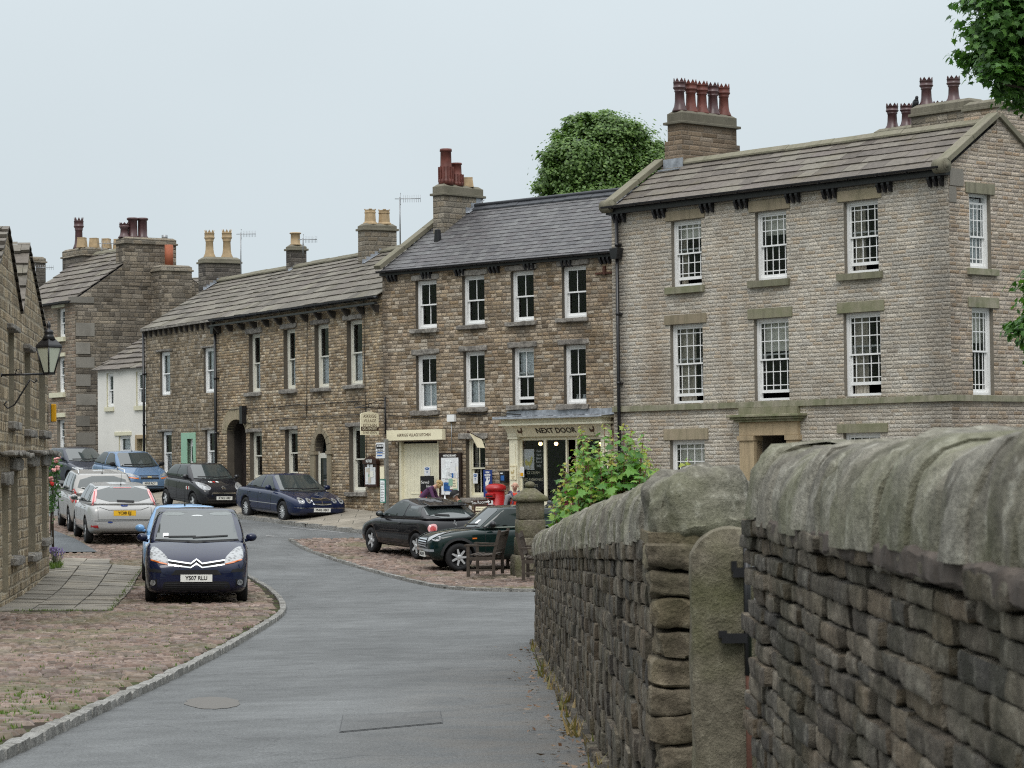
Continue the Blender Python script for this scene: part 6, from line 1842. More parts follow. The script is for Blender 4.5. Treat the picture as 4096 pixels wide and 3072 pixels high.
 def doors(s, xs, z0=None, handles=(), z1=None):
  z0 = z0 or .34
  for axis in ('left', 'right'):
   for x in xs: s.strip(axis, [(x, z0), (x, s.belt[0] - .01)], .010, 'door_gap', 'black', .003)
   s.strip(axis, [(min(xs), z0), (max(xs), z0)], .010, 'door_gap', 'black', .003)
   for (x, z) in handles:
    h, n = s.hit(axis, x, z); sg = 1 if axis == 'left' else -1
    mb = MB(); mb.ball((h.x, h.y + sg * .012, h.z), (.085, .018, .016), 8); mb.build('door_handle', s.body.data.materials[0], s.root)
 def put(s, axle, side_, px, py, fwd, dz=0.0):
  """stand the car so that the named wheel touches the ground at a photo pixel; fwd = heading in plan"""
  wl = Vector((s.axles[axle], side_ * (s.hw - .1), 0))
  g = ground(px, py, dz)
  rz = math.atan2(-fwd[1], -fwd[0])
  ex = np.array([math.cos(rz), math.sin(rz)]); ey = np.array([-math.sin(rz), math.cos(rz)])
  O = np.array(g[:2]) - ex * wl.x - ey * wl.y
  P = [O + ex * a + ey * b for a in s.axles for b in (-.8, .8)]
  zz = [gzf(*p) for p in P]
  zf, zr = (zz[0] + zz[1]) / 2, (zz[2] + zz[3]) / 2; slope = (zr - zf) / (s.axles[1] - s.axles[0])
  roll = ((zz[1] + zz[3]) - (zz[0] + zz[2])) / 2 / 1.6
  z0 = zf - slope * s.axles[0] + dz
  s.root.location = (O[0], O[1], z0)
  s.root.rotation_euler = (math.atan(roll), -math.atan(slope), rz)
  s.root.rotation_mode = 'XYZ'
 def mir(s, axis, poly, name, mat, **k):
  s.decal(axis, poly, name, mat, **k); s.decal(axis, [(-a, b) for a, b in poly][::-1], name, mat, **k)
 def aerial(s, x, h=.45, lean=.5, y=0.0):
  p, n = s.hit('top', x, y); mb = MB(); mb.tube([(p.x, y, p.z - .01), (p.x, y, p.z + .03)], .018); mb.tube([(p.x, y, p.z), (p.x + lean * h, y, p.z + h)], [.006, .003], 5); mb.build('aerial', M['black'], s.root)

M['visor'] = simple('sun_visor_cloth', (.22, .24, .24), .6)
FACDIR = (.482, -.876)
# ---- navy people carrier, nearest
c = Car('people_carrier', 'navy blue people carrier facing the viewer, nearest parked car, on the cobbles by the kerb', 4.47, .915, 1.67,
  [(0, .60), (.03, .70), (.12, .80), (.35, .92), (.7, 1.04), (.95, 1.10), (1.4, 1.12), (3.6, 1.12), (4.2, 1.10), (4.4, 1.0), (4.47, .8)], (.86, 1.95, 3.95, 4.36), (.92, 3.64), .325, carpaint('navy_paint', (.006, .010, .036)), (1.08, 1.14), crown=.05, zb=.15, cabw=(.93, .74))
c.glass((.22, .56), wf=.05); c.mirrors(1.15, 1.14); c.doors((1.35, 2.35, 3.4), handles=((2.15, .92), (3.2, .92)))
hl_ = [(-.80, .975), (-.72, .985), (-.60, .90), (-.49, .79), (-.485, .68), (-.64, .71), (-.815, .76)]
c.mir('front', hl_, 'headlight', 'headlamp', smooth=1, off=.008)
c.mir('front', [(-.79, .755), (-.64, .708), (-.50, .683), (-.50, .70), (-.64, .735), (-.79, .775)], 'indicator', 'amber', off=.011)
c.decal('front', [(-.48, .74), (-.10, .69), (0, .75), (.10, .69), (.48, .74), (.48, .68), (.10, .635), (0, .69), (-.10, .635), (-.48, .68)], 'upper_grille', 'black', .004)
for pts in ([(-.49, .755), (-.10, .70), (0, .77), (.10, .70), (.49, .755)], [(-.49, .685), (-.10, .635), (0, .70), (.10, .635), (.49, .685)]): c.strip('front', pts, .022, 'chevron_bar', 'chrome', .014)
c.decal('front', [(-.44, .51), (.44, .51), (.36, .595), (-.36, .595)], 'middle_grille', 'black', .005)
c.decal('front', [(-.58, .24), (.58, .24), (.58, .37), (.50, .40), (-.50, .40), (-.58, .37)], 'lower_grille', 'black', .005, None, 1)
for z in (.27, .30, .33, .36): c.strip('front', [(-.54, z), (.54, z)], .010, 'grille_slat', 'plastic', .012)
c.mir('front', [(-.82, .31), (-.68, .31), (-.68, .44), (-.82, .44)], 'fog_lamp_recess', 'black', off=.005)
c.mir('front', [(-.75 + .05 * math.cos(k * PI / 6), .375 + .05 * math.sin(k * PI / 6)) for k in range(12)], 'fog_lamp', 'headlamp', off=.010)
c.mir('front', [(-.82, .56), (-.60, .55), (-.62, .60), (-.82, .64)], 'side_vent', 'black', off=.005)
c.plate('front', .452, 'YS07 RLU', size=(.55, .125))
c.decal('front', [(.50, 1.13), (.60, 1.13), (.60, 1.21), (.50, 1.21)], 'tax_disc', 'paper', .010)
c.put(0, 1, 601, 2408, (.119, -.993), .055)
h0, n0 = c.hit('front', 0, 1.52); mb = MB(); mb.ball((h0.x - .012, 0, 1.50), (.012, .13, .035), 10); mb.build('rear_view_mirror', M['net'], c.root)
for yy in (-.42, .42): c.decal('front', [(yy - .2, 1.52), (yy + .2, 1.52), (yy + .18, 1.575), (yy - .18, 1.575)], 'sun_visor', 'visor', .0075, None, 1)
# ---- pale blue car behind it
c = Car('hatchback', 'pale blue hatchback hidden behind the navy people carrier, only its roof, mirror and flank showing', 3.9, .86, 1.53,
  [(0, .60), (.04, .72), (.3, .82), (.75, .94), (.95, .97), (3.2, 1.0), (3.7, .98), (3.9, .75)], (.85, 1.55, 3.25, 3.72), (.75, 3.2), .30, carpaint('sky_blue_paint', (.17, .34, .58)), (.95, 1.0))
c.glass((.5,)); c.mirrors(1.2, 1.06); c.aerial(1.75, .5, .1); c.doors((1.25, 2.3, 3.1), handles=((2.1, .85),))
c.mir('front', [(-.78, .80), (-.5, .74), (-.48, .62), (-.76, .66)], 'headlight', 'headlamp', smooth=1)
c.put(0, 1, 585, 2322, (.119, -.993), .055)
# ---- silver hatchback seen from behind
c = Car('hatchback', 'silver hatchback seen from behind with a yellow plate reading YC08 EJJ', 4.34, .92, 1.50,
  [(0, .58), (.04, .68), (.3, .80), (.8, .93), (1.1, .97), (3.6, 1.02), (4.12, 1.02), (4.27, .95), (4.32, .8), (4.34, .62)], (1.0, 1.95, 3.72, 4.20), (.86, 3.50), .325, carpaint('silver_paint', (.36, .36, .355), .06, .3), (.96, 1.04), zb=.21)
c.glass((.48, .85), rear_h=(.03, .05)); c.mirrors(1.45, 1.06); c.aerial(3.4, .35, .6); c.doors((1.5, 2.55, 3.4), handles=((2.35, .88), (3.3, .90)))
c.mir('rear', [(.72, .98), (.80, .96), (.70, 1.34), (.60, 1.36)], 'tail_lamp', 'pinklens', off=.012, smooth=1)
c.mir('rear', [(.755, .97), (.79, .96), (.69, 1.30), (.665, 1.31)], 'tail_lamp', 'redlens', off=.015)
c.strip('rear', [(-.18, 1.08), (.25, 1.06)], .045, 'rear_wiper', 'black', .018)
c.decal('rear', [(-.22, 1.385), (.22, 1.385), (.22, 1.398), (-.22, 1.398)], 'brake_light', 'redlens', .010)
c.strip('rear', [(-.62, .935), (-.4, .865), (.4, .865), (.62, .935)], .012, 'tailgate_crease', 'plastic', .004)
c.strip('rear', [(-.66, .99), (-.66, .63), (.66, .63), (.66, .99)], .010, 'tailgate_gap', 'black', .004)
c.strip('rear', [(-.86, .60), (.86, .60)], .014, 'bumper_crease', 'plastic', .004)
c.decal('rear', [(-.085 + .0, .945), (.085, .945), (.085, .995), (-.085, .995)], 'badge', 'blue_enamel', .012, None, 2)
c.mir('rear', [(.64, .42), (.82, .43), (.82, .49), (.66, .49)], 'reflector', 'redlens', off=.008)
c.decal('rear', [(-.62, .25), (.62, .25), (.56, .33), (-.56, .33)], 'diffuser', 'black', .006)
c.decal('rear', [(-.42, .55), (-.30, .55), (-.30, .585), (-.42, .585)], 'sticker', 'blue_enamel', .008, None, 2)
c.plate('rear', .79, 'YC08 EJJ', True, size=(.55, .125))
c.put(1, -1, 352, 2172, (-.264, .965), .055)
# ---- silver estate beyond
c = Car('estate_car', 'silver estate with roof rails and red tail lamp, beyond the silver hatchback', 4.46, .90, 1.64,
  [(0, .62), (.05, .74), (.3, .86), (.8, 1.0), (1.0, 1.03), (3.8, 1.06), (4.3, 1.05), (4.42, .9), (4.46, .65)], (.95, 1.85, 4.05, 4.38), (.9, 3.6), .325, carpaint('warm_silver_paint', (.33, .32, .305), .06, .3), (1.02, 1.08), cabw=(.93, .76))
c.glass((.40, .74), rear_h=(.04, .10)); c.mirrors(1.35, 1.12); c.aerial(3.9, .3, .5); c.doors((1.4, 2.45, 3.35), handles=((2.3, .93), (3.2, .95)))
for sg in (-1, 1):
 mb = MB(); y = sg * .62; mb.tube([(2.0, y, 1.58), (2.1, y, 1.67), (3.7, y, 1.665), (3.85, y, 1.57)], .018); mb.build('roof_rail', M['alloy'], c.root)
c.mir('rear', [(.70, .80), (.86, .82), (.84, 1.10), (.74, 1.22)], 'tail_lamp', 'redlens', off=.012, smooth=1)
c.plate('rear', .80, 'YJ55 VKC', True)
for ax_ in ('left', 'right'): c.decal(ax_, [(4.12, .84), (4.34, .82), (4.30, 1.06), (4.16, 1.12)], 'tail_lamp', 'redlens', .010, None, 1)
c.put(1, -1, 284, 2126, (-.264, .965), .055)
# ---- dark hatchback top left
c = Car('hatchback', 'dark slate-blue hatchback in front of the tall house, behind the roses', 3.82, .83, 1.44,
  [(0, .58), (.05, .70), (.3, .80), (.8, .92), (1.0, .95), (3.3, 1.0), (3.7, .96), (3.82, .7)], (.9, 1.7, 3.2, 3.65), (.78, 3.27), .30, carpaint('slate_paint', (.028, .034, .052)), (.94, 1.0))
c.glass((.5,)); c.mirrors(1.3, 1.05); c.doors((1.3, 2.4, 3.1), handles=((2.2, .85),))
c.mir('front', [(-.74, .80), (-.45, .72), (-.45, .60), (-.72, .64)], 'headlight', 'headlamp', smooth=1)
c.decal('front', [(-.4, .50), (.4, .50), (.4, .60), (-.4, .60)], 'grille', 'black')
c.put(0, 1, 283, 1952, (.53, -.85))
# ---- mid blue hatchback
c = Car('hatchback', 'mid-blue hatchback with plate PF05 RCY parked by the white cottage', 3.88, .835, 1.50,
  [(0, .56), (.03, .68), (.15, .76), (.4, .85), (.8, .97), (1.0, 1.0), (3.3, 1.03), (3.75, 1.0), (3.88, .7)], (.86, 1.62, 3.2, 3.7), (.78, 3.26), .29, carpaint('mid_blue_paint', (.105, .18, .30), .1), (.98, 1.03))
c.glass((.5,)); c.mirrors(1.25, 1.08, M['black']); c.aerial(1.8, .4, .5); c.doors((1.3, 2.3, 3.1), handles=((2.15, .88),))
c.mir('front', [(-.79, .80), (-.68, .83), (-.38, .74), (-.36, .62), (-.76, .66)], 'headlight', 'headlamp', smooth=1)
c.mir('front', [(-.77, .665), (-.40, .622), (-.40, .66), (-.77, .71)], 'indicator', 'amber', off=.010)
c.decal('front', [(-.33, .62), (.33, .62), (.36, .74), (-.36, .74)], 'grille', 'black')
c.strip('front', [(-.32, .685), (.32, .685)], .02, 'grille_bar', 'chrome', .010); c.decal('front', [(-.07, .67), (.07, .67), (.07, .705), (-.07, .705)], 'badge', 'gold_ink', .014)
c.decal('front', [(-.62, .26), (.62, .26), (.6, .38), (-.6, .38)], 'lower_grille', 'black')
c.plate('front', .475, 'PF05 RCY'); c.put(0, -1, 648, 1984, FACDIR, .08)
# ---- small black city car
c = Car('city_car', 'small black city car with plate KY62 HRF and red and white lettering on its bonnet', 3.44, .815, 1.47,
  [(0, .56), (.03, .66), (.12, .76), (.35, .86), (.7, .95), (.9, .98), (3.0, 1.02), (3.35, .98), (3.44, .7)], (.76, 1.45, 2.95, 3.36), (.68, 3.02), .285, carpaint('charcoal_paint', (.017, .017, .021)), (.96, 1.03), bulge=.045)
c.glass((.5,)); c.mirrors(1.1, 1.05); c.doors((1.05, 2.0, 2.75), handles=((1.85, .86),)); c.aerial(2.6, .3, .5)
c.mir('front', [(-.74, .90), (-.60, .90), (-.40, .78), (-.42, .68), (-.62, .66), (-.74, .74)], 'headlight', 'headlamp', smooth=2, off=.008)
c.decal('front', [(.09 * math.cos(k * PI / 8), .72 + .075 * math.sin(k * PI / 8)) for k in range(16)], 'badge', 'black_iron', .010)
c.strip('front', [(-.06, .695), (0, .735), (.06, .695)], .022, 'badge_chevron', 'chrome', .016); c.strip('front', [(-.06, .735), (0, .775), (.06, .735)], .022, 'badge_chevron', 'chrome', .016)
c.strip('front', [(-.38, .48), (-.42, .53), (-.38, .585), (.38, .585), (.42, .53), (.38, .48)], .030, 'grille_ring', 'chrome', .012)
c.decal('front', [(-.52, .22), (.52, .22), (.52, .36), (-.52, .36)], 'lower_grille', 'black', .005, None, 1)
c.plate('front', .43, 'KY62 HRF')
h0, n0 = c.hit('top', .42, .12);
for tx, yy, mt in (('G', .33, 'white_ink'), ('4', .20, 'red'), ('S', .07, 'white_ink')):
 h0, n0 = c.hit('front', yy * .9 - .02, .90); zax = n0; xax = Vector((0, -1, 0)); xax = (xax - zax * xax.dot(zax)).normalized(); yax = zax.cross(xax)
 Mx = Matrix.Translation(h0 + n0 * .012) @ Matrix((xax, yax, zax)).transposed().to_4x4(); text(tx, .17, M[mt], c.root, Mx, 'lettering', depth=.002, bold=.008)
for i_, (tx, mt) in enumerate((('G', 'white_ink'), ('4', 'red'), ('S', 'white_ink'))):
 h0, n0 = c.hit('right', .92 - .0 + .1 * i_, .70); Mx = Matrix.Translation(h0 + Vector((0, -.008, 0))) @ Matrix(((1, 0, 0, 0), (0, 0, -1, 0), (0, 1, 0, 0), (0, 0, 0, 1)));
 h0, n0 = c.hit('left', 1.14 - .1 * i_, .70); Mx2 = Matrix.Translation(h0 + Vector((0, .008, 0))) @ Matrix(((-1, 0, 0, 0), (0, 0, 1, 0), (0, 1, 0, 0), (0, 0, 0, 1)))
 text(tx, .13, M[mt], c.root, Mx2, 'lettering', depth=.002, bold=.006); text(tx, .13, M[mt], c.root, Mx, 'lettering', depth=.002, bold=.006)
c.put(0, -1, 948, 2043, FACDIR, .08)
# ---- navy saloon
c = Car('saloon_car', 'dark blue four-door saloon with twin round headlamps and plate PN06 XMT', 4.67, .895, 1.40,
  [(0, .56), (.03, .64), (.12, .70), (.4, .78), (.9, .87), (1.25, .91), (2.2, .95), (3.7, .97), (4.2, .97), (4.5, .92), (4.62, .80), (4.67, .62)], (1.22, 2.05, 3.25, 4.02), (.90, 3.61), .315, carpaint('royal_blue_paint', (.007, .014, .05), .12), (.90, .97), rims='multi', cabw=(.90, .66))
c.glass((.47, .84), wf=.05, rear_h=(.04, .06)); c.mirrors(1.75, .99); c.doors((1.7, 2.65, 3.45), handles=((2.5, .80), (3.35, .82)))
for yy, r_ in ((-.62, .085), (-.40, .068)):
 c.mir('front', [(yy + r_ * 1.05 * math.cos(k * PI / 9), .66 + r_ * math.sin(k * PI / 9)) for k in range(18)], 'headlight', 'headlamp', off=.012)
 c.mir('front', [(yy + r_ * .45 * math.cos(k * PI / 9), .66 + r_ * .45 * math.sin(k * PI / 9)) for k in range(18)], 'headlight_bulb', 'chrome', off=.018)
c.decal('front', [(-.29, .56), (.29, .56), (.31, .68), (.22, .73), (-.22, .73), (-.31, .68)], 'grille', 'black', .006, None, 1)
c.strip('front', [(-.28, .57), (-.31, .67), (-.22, .735), (0, .70), (.22, .735), (.31, .67), (.28, .57), (0, .55), (-.28, .57)], .026, 'grille_surround', 'chrome', .013); c.strip('front', [(0, .56), (0, .71)], .022, 'grille_bar', 'chrome', .014)
c.decal('front', [(-.5, .24), (.5, .24), (.45, .32), (-.45, .32)], 'lower_grille', 'black', .005)
for yy in (-.42, -.14, .14, .42): c.strip('top', [(.25, yy * .85), (1.1, yy * 1.25)], .012, 'bonnet_crease', 'plastic', .003)
for ax_ in ('left', 'right'): c.strip(ax_, [(.75, .52), (3.9, .54)], .022, 'rubbing_strip', 'chrome', .006)
c.strip('front', [(-.8, .46), (.8, .46)], .014, 'bumper_line', 'chrome', .006)
c.plate('front', .40, 'PN06 XMT'); c.put(0, 1, 1136, 2090, FACDIR, .03)
# ---- black hatchback by the shop
c = Car('hatchback', 'glossy black three-door hatchback seen from its rear left, parked on the island before the kitchen', 3.84, .835, 1.40,
  [(0, .54), (.04, .66), (.3, .76), (.8, .88), (1.05, .92), (2.4, .96), (3.3, 1.0), (3.62, .98), (3.78, .88), (3.84, .66)], (.98, 1.85, 3.2, 3.72), (.80, 3.24), .31, carpaint('black_paint', (.006, .006, .008)), (.91, .98), rims='five', bulge=.04, td=.10)
c.glass((.60,), rear_h=(.0, .10)); c.mirrors(1.45, .99); c.doors((1.35, 2.55), handles=((2.4, .82),)); c.aerial(3.0, .35, .7)
c.mir('rear', [(.50, .86), (.70, .84), (.74, .72), (.68, .62), (.54, .66)], 'tail_lamp', 'pinklens', off=.010, smooth=2)
c.mir('rear', [(.62 + .07 * math.cos(k * PI / 8), .73 + .075 * math.sin(k * PI / 8)) for k in range(16)], 'tail_lamp', 'redlens', off=.016)
for ax_ in ('left', 'right'): c.strip(ax_, [(.9, .50), (2.95, .52)], .03, 'rubbing_strip', 'plastic', .008)
mb = MB(); mb.prism([(3.08, 1.285), (3.40, 1.245), (3.42, 1.27), (3.10, 1.325)], -.52, .52); mb.build('spoiler', c.body.data.materials[0], c.root, .012)
c.strip('rear', [(-.10, 1.03), (-.45, 1.05)], .035, 'rear_wiper', 'black', .018)
h0, n0 = c.hit('rear', 0, .86); mb = MB(); mb.box(-.03, .03, -.008, .008, -.07, .03, 0, Matrix.Translation(h0)); mb.box(-.012, .012, -.05, -.02, -.01, .07, 0, Matrix.Translation(h0)); mb.build('badge', M['chrome'], c.root)
c.plate('rear', .52, 'YD05 KPN', True)
c.put(0, -1, 1494, 2209, (-.482, .876), .055)
# ---- dark green small car
c = Car('small_car', 'dark green retro three-door with round headlamps and chrome grille, behind the bench', 3.63, .845, 1.41,
  [(0, .60), (.03, .72), (.15, .80), (.5, .87), (.9, .92), (2.6, .95), (3.4, .95), (3.55, .88), (3.63, .62)], (.98, 1.52, 3.15, 3.50), (.66, 3.13), .305, carpaint('racing_green_paint', (.003, .014, .013)), (.93, .955), rims='seven', cabw=(.90, .76), bulge=.015)
c.glass((.56,), wf=.05, rear_h=(.03, .07)); c.mirrors(1.4, 1.02, M['black_iron']); c.doors((1.25, 2.4), handles=((2.2, .83),))
c.mir('front', [(-.55 + .105 * math.cos(k * PI / 9), .755 + .10 * math.sin(k * PI / 9)) for k in range(18)], 'headlight', 'headlamp', off=.014)
for ax_, sg in (('left', 1), ('right', -1)):
 c.decal(ax_, [(.16 + .10 * math.cos(k * PI / 8), .755 + .095 * math.sin(k * PI / 8)) for k in range(16)], 'headlight', 'headlamp', .012)
 c.decal(ax_, [(.95, .70), (1.05, .70), (1.05, .73), (.95, .73)], 'indicator', 'amber', .010)
 c.strip(ax_, [(1.3, .945), (3.4, .965)], .020, 'chrome_strip', 'chrome', .010)
 for axx in c.axles:
  c.strip(ax_, [(axx + .395 * math.cos(a), .315 + .395 * math.sin(a)) for a in np.linspace(.1, PI - .1, 14)], .06, 'arch_trim', 'plastic', .010)
 c.strip(ax_, [(1.05, .26), (2.75, .26)], .10, 'sill_trim', 'plastic', .006)
c.decal('front', [(-.40, .50), (.40, .50), (.38, .70), (.26, .76), (-.26, .76), (-.38, .70)], 'grille', 'black', .006, None, 1)
for z in (.54, .59, .64, .69): c.strip('front', [(-.38, z), (.38, z)], .024, 'grille_bar', 'chrome', .014)
c.decal('front', [(-.6, .26), (.6, .26), (.6, .42), (-.6, .42)], 'lower_grille', 'black', .006); c.strip('front', [(-.72, .46), (.72, .46)], .05, 'bumper', 'chrome', .012)
c.plate('front', .36, 'FN52 RWY')
c.decal('front', [(-.45, 1.02), (-.33, 1.02), (-.33, 1.10), (-.45, 1.10)], 'tax_disc', 'paper', .010)
c.put(0, -1, 1836, 2284, (-.968, -.25), .055)
# ---- grey car beyond the cross
c = Car('hatchback', 'dark grey hatchback half hidden between the cross pillar and the sapling', 3.9, .85, 1.45,
  [(0, .56), (.04, .68), (.3, .78), (.8, .92), (1.0, .95), (3.3, 1.0), (3.75, .98), (3.9, .7)], (.95, 1.8, 3.3, 3.72), (.8, 3.3), .30, carpaint('dark_grey_paint', (.05, .055, .062)), (.94, 1.0))
c.glass((.5,)); c.mirrors(); c.doors((1.3, 2.4, 3.1)); c.put(0, -1, 2215, 2188, (-.93, -.36), .08)

# ================================================================== far pavement
def offs(F_, x, d): p = F_.world(x, -d, 0); return (p[0], p[1])
pv_k = [offs(FD, -3, 2.2), offs(FD, LD, 2.2), offs(FC_, LC * .5, 2.15), offs(FC_, LC * .93, 2.2), offs(FB, LB * .35, 2.6), offs(FB, LB + .5, 2.7), offs(FR, LR * .5, 2.5), offs(FR, LR + 2, 2.5)]
pv_in = [offs(FR, LR + 2, -.05), offs(FR, 0, -.05), offs(FB, LB, -.05), offs(FB, 0, -.05), offs(FC_, LC, -.05), offs(FC_, 0, -.05), offs(FD, 0, -.05), offs(FD, -3, -.05)]
t_ = NT('pavement_flags'); p_ = t_.obj(); br = t_.n('ShaderNodeTexBrick'); t_.put(br.inputs['Vector'], p_); br.inputs['Scale'].default_value = 1.0; br.inputs['Brick Width'].default_value = .9; br.inputs['Row Height'].default_value = .6; br.inputs['Mortar Size'].default_value = .012
t_.put(br.inputs['Color1'], (.24, .215, .175)); t_.put(br.inputs['Color2'], (.30, .27, .225)); t_.put(br.inputs['Mortar'], (.09, .085, .07))
M['pave'] = t_.done(t_.bsdf(t_.mix(1.0, br.outputs[0], t_.rng(t_.noise(p_, 1.3, 4), .3, .7, .75, 1.2), 'MULTIPLY'), .85, spec=.2))
vs = []; fs = []; nS = 9; inn = pv_in[::-1]; UPS = [.2, .25, .34, .36, .34, .2, .12, .12]
A_ = []; B_ = []; C_ = []
for i in range(len(pv_k) - 1):
 for k in range(8):
  t = k / 8; A_.append([pv_k[i][j] * (1 - t) + pv_k[i + 1][j] * t for j in (0, 1)]); B_.append([inn[i][j] * (1 - t) + inn[i + 1][j] * t for j in (0, 1)]); C_.append(UPS[i] * (1 - t) + UPS[i + 1] * t)
for a, b, u_ in zip(A_, B_, C_):
 for k in range(nS): t = k / (nS - 1); x, y = a[0] * (1 - t) + b[0] * t, a[1] * (1 - t) + b[1] * t; vs.append((x, y, gzf(x, y) + .10 + u_ * t))
for i in range(len(A_) - 1):
 for k in range(nS - 1): q = i * nS + k; fs.append((q, q + nS, q + nS + 1, q + 1))
tag(mk('pavement', vs, fs, M['pave'], None, None, [True] * len(fs), uv=False), 'stone-flagged pavement in front of the house row', kind='structure')
kerb('pavement_kerb', pv_k, .16, .12, 'grey stone kerb of the far pavement', .6, 1.1)
HILL = leafmat('hill_green', [(.035, .055, .02), (.05, .07, .03)], 0)
vs = []; fs = []; nA = 100
for i in range(nA + 1):                                     # unseen fells added beside and behind the viewer to darken reflections
 a = R(28) + R(304) * i / nA
 for r_, h_ in ((260, -4), (420, 45 + 12 * math.sin(i * .5)), (620, 120 + 25 * math.sin(i * .31 + 1) + 10 * math.sin(i * .9)), (900, 150)):
  vs.append((r_ * math.sin(a), r_ * math.cos(a), h_))
for i in range(nA):
 for k in range(3): fs.append((i * 4 + k, i * 4 + k + 1, i * 4 + k + 5, i * 4 + k + 4))
tag(mk('reflection_hills', vs, fs, HILL, None, None, [True] * len(fs), uv=False), 'green fells out of view, added to darken car and window reflections', kind='structure')

# ================================================================== shopfront (part of the terraced house)
sf = empty('shopfront', (0, 0, 0)); sf.parent = hm
def LBx(px, py=1800, y=0.0): return FB.uz(px, py, y)[0]
def LBz(px, py, y=0.0): return FB.uz(px, py, y)[1]
zg = shz0; zf0 = LBz(2060, 1748, -.15); zf1 = LBz(2060, 1704, -.15)
pl0, pl1 = LBx(2040, 1900, -.1), LBx(2073, 1900, -.1); pr0, pr1 = LBx(2405, 1850, -.1), LBx(2436, 1850, -.1)
for a, b in ((pl0, pl1), (pr0, pr1)):
 m = MB(); m.box(a, b, -.12, .12, zg, zf0 - .06); m.box(a + .07, b - .07, -.135, -.12, zg + .4, zf0 - .2); m.box(a - .03, b + .03, -.16, .1, zf0 - .06, zf0 - .0); m.box(a - .02, b + .02, -.15, .1, zg, zg + .25)
 m.build('pilaster', M['cream_paint'], sf, .006)
 m = MB(); m.prism([(-.02, zf0 + .005), (-.16, zf0 + .005), (-.18, zf0 + .10), (-.26, zf0 + .22), (-.40, zf1 + .02), (-.42, zf1 + .16), (-.02, zf1 + .16)], a - .02, b + .02, 0, 'yz'); m.build('console', M['cream_paint'], sf, .01)
fa = MB(); fa.add([(pl1, -.12, zf0), (pr0, -.12, zf0), (pr0, -.30, zf1), (pl1, -.30, zf1), (pl1, .05, zf0), (pr0, .05, zf0), (pr0, .05, zf1), (pl1, .05, zf1)], [(0, 1, 2, 3), (0, 4, 5, 1), (3, 2, 6, 7), (0, 3, 7, 4), (1, 5, 6, 2)])
fas = fa.build('fascia', M['cream_board'], sf)
ti = math.atan2(-.18, zf1 - zf0); zc_ = (zf0 + zf1) / 2
FT = Tm((pl1 + pr0) / 2, -.215, zc_) @ Matrix.Rotation(-ti * -1 if False else ti * -1, 4, 'X') @ FACE
nrm_off = Matrix.Translation((0, 0, .006))
xt = LBx(2223, 1728, -.2)
TT = Tm(xt, -.21, zc_) @ Matrix.Rotation(-ti, 4, 'X') @ FACE
# normal of the leaning board: solve directly
sx_ = Vector((1, 0, 0)); up_ = Vector((0, -.18, zf1 - zf0)).normalized(); nn_ = sx_.cross(up_)
if nn_.y > 0: nn_ = -nn_
BT = Matrix((sx_, up_, nn_)).transposed().to_4x4()
def on_board(px): return Matrix.Translation(Vector((LBx(px, 1728, -.21), -.21, zc_)) + nn_ * .008) @ BT
text('NEXT DOOR', (zf1 - zf0) * .74, M['dark_wood'], fas, on_board(2223), 'lettering', depth=.004, sx=1.12, bold=.002)
hen = [(-.5, -.05), (-.42, .30), (-.30, .12), (-.05, .02), (.10, .18), (.14, .42), (.22, .48), (.30, .42), (.36, .36), (.30, .30), (.28, .05), (.15, -.18), (.06, -.26), (.06, -.48), (.12, -.52), (.0, -.52), (.0, -.28), (-.2, -.22), (-.40, -.28)]
def henmesh(parent, Mx, s, mat, flip=1):
 V2, F = cdt([(x * s * flip, y * s) for x, y in hen]); me_v = [tuple(Mx @ Vector((p[0], p[1], 0))) for p in V2]; mk('hen_motif', me_v, F, M[mat], parent, uv=False)
henmesh(fas, on_board(2083), (zf1 - zf0) * .8, 'brown_ink'); henmesh(fas, on_board(2371), (zf1 - zf0) * .8, 'brown_ink')
m = MB(); zt_ = zf1 + .16; m.box(pl0 - .08, pr1 + .08, -.46, .0, zf1 + .001, zf1 + .06); m.box(pl0 - .12, pr1 + .12, -.52, .0, zt_ + .001, zt_ + .06); m.box(pl1, pr0, -.40, .0, zf1 + .062, zt_); m.build('cornice', M['cream_paint'], sf, .01)
m = MB(); n = 7; za0 = LBz(2200, 1645); x0_, x1_ = pl0 - .18, pr1 + .18
for k in range(n):
 a, b = x0_ + (x1_ - x0_) * k / n, x0_ + (x1_ - x0_) * (k + 1) / n; j = random.uniform(-.012, .012)
 m.add([(a, -.58, zt_ + .065 + j), (b, -.58, zt_ + .065 - j), (b, -.02, za0 - .12), (a, -.02, za0 - .12), (a, -.585, zt_ + .02), (b, -.585, zt_ + .02 + j)], [(0, 1, 2, 3), (4, 5, 1, 0)])
 m.tube([(a, -.58, zt_ + .075), (a, -.02, za0 - .11)], .014, 6)
 m.add([(a, -.022, za0 - .13), (b, -.022, za0 - .13), (b, -.02, za0 + .04 + j), (a, -.02, za0 + .04 - j)], [(0, 1, 2, 3)])
m.build('lead_canopy', M['lead'], sf)
def hole_fr(parent, x0, x1, z0, z1, y, st=.05, name='window_frame', mat='cream_paint', thick=.07):
 m = MB(); m.box(x0, x0 + st, y, y + thick, z0, z1); m.box(x1 - st, x1, y, y + thick, z0, z1); m.box(x0 + st, x1 - st, y, y + thick, z0, z0 + st); m.box(x0 + st, x1 - st, y, y + thick, z1 - st, z1); return m.build(name, M[mat], parent)
zs_ = zg + .62; zw1 = zf0 - .04
xs_ = [pl1, LBx(2180, 1850), LBx(2268, 1850)]; xdr = LBx(2303, 1850)
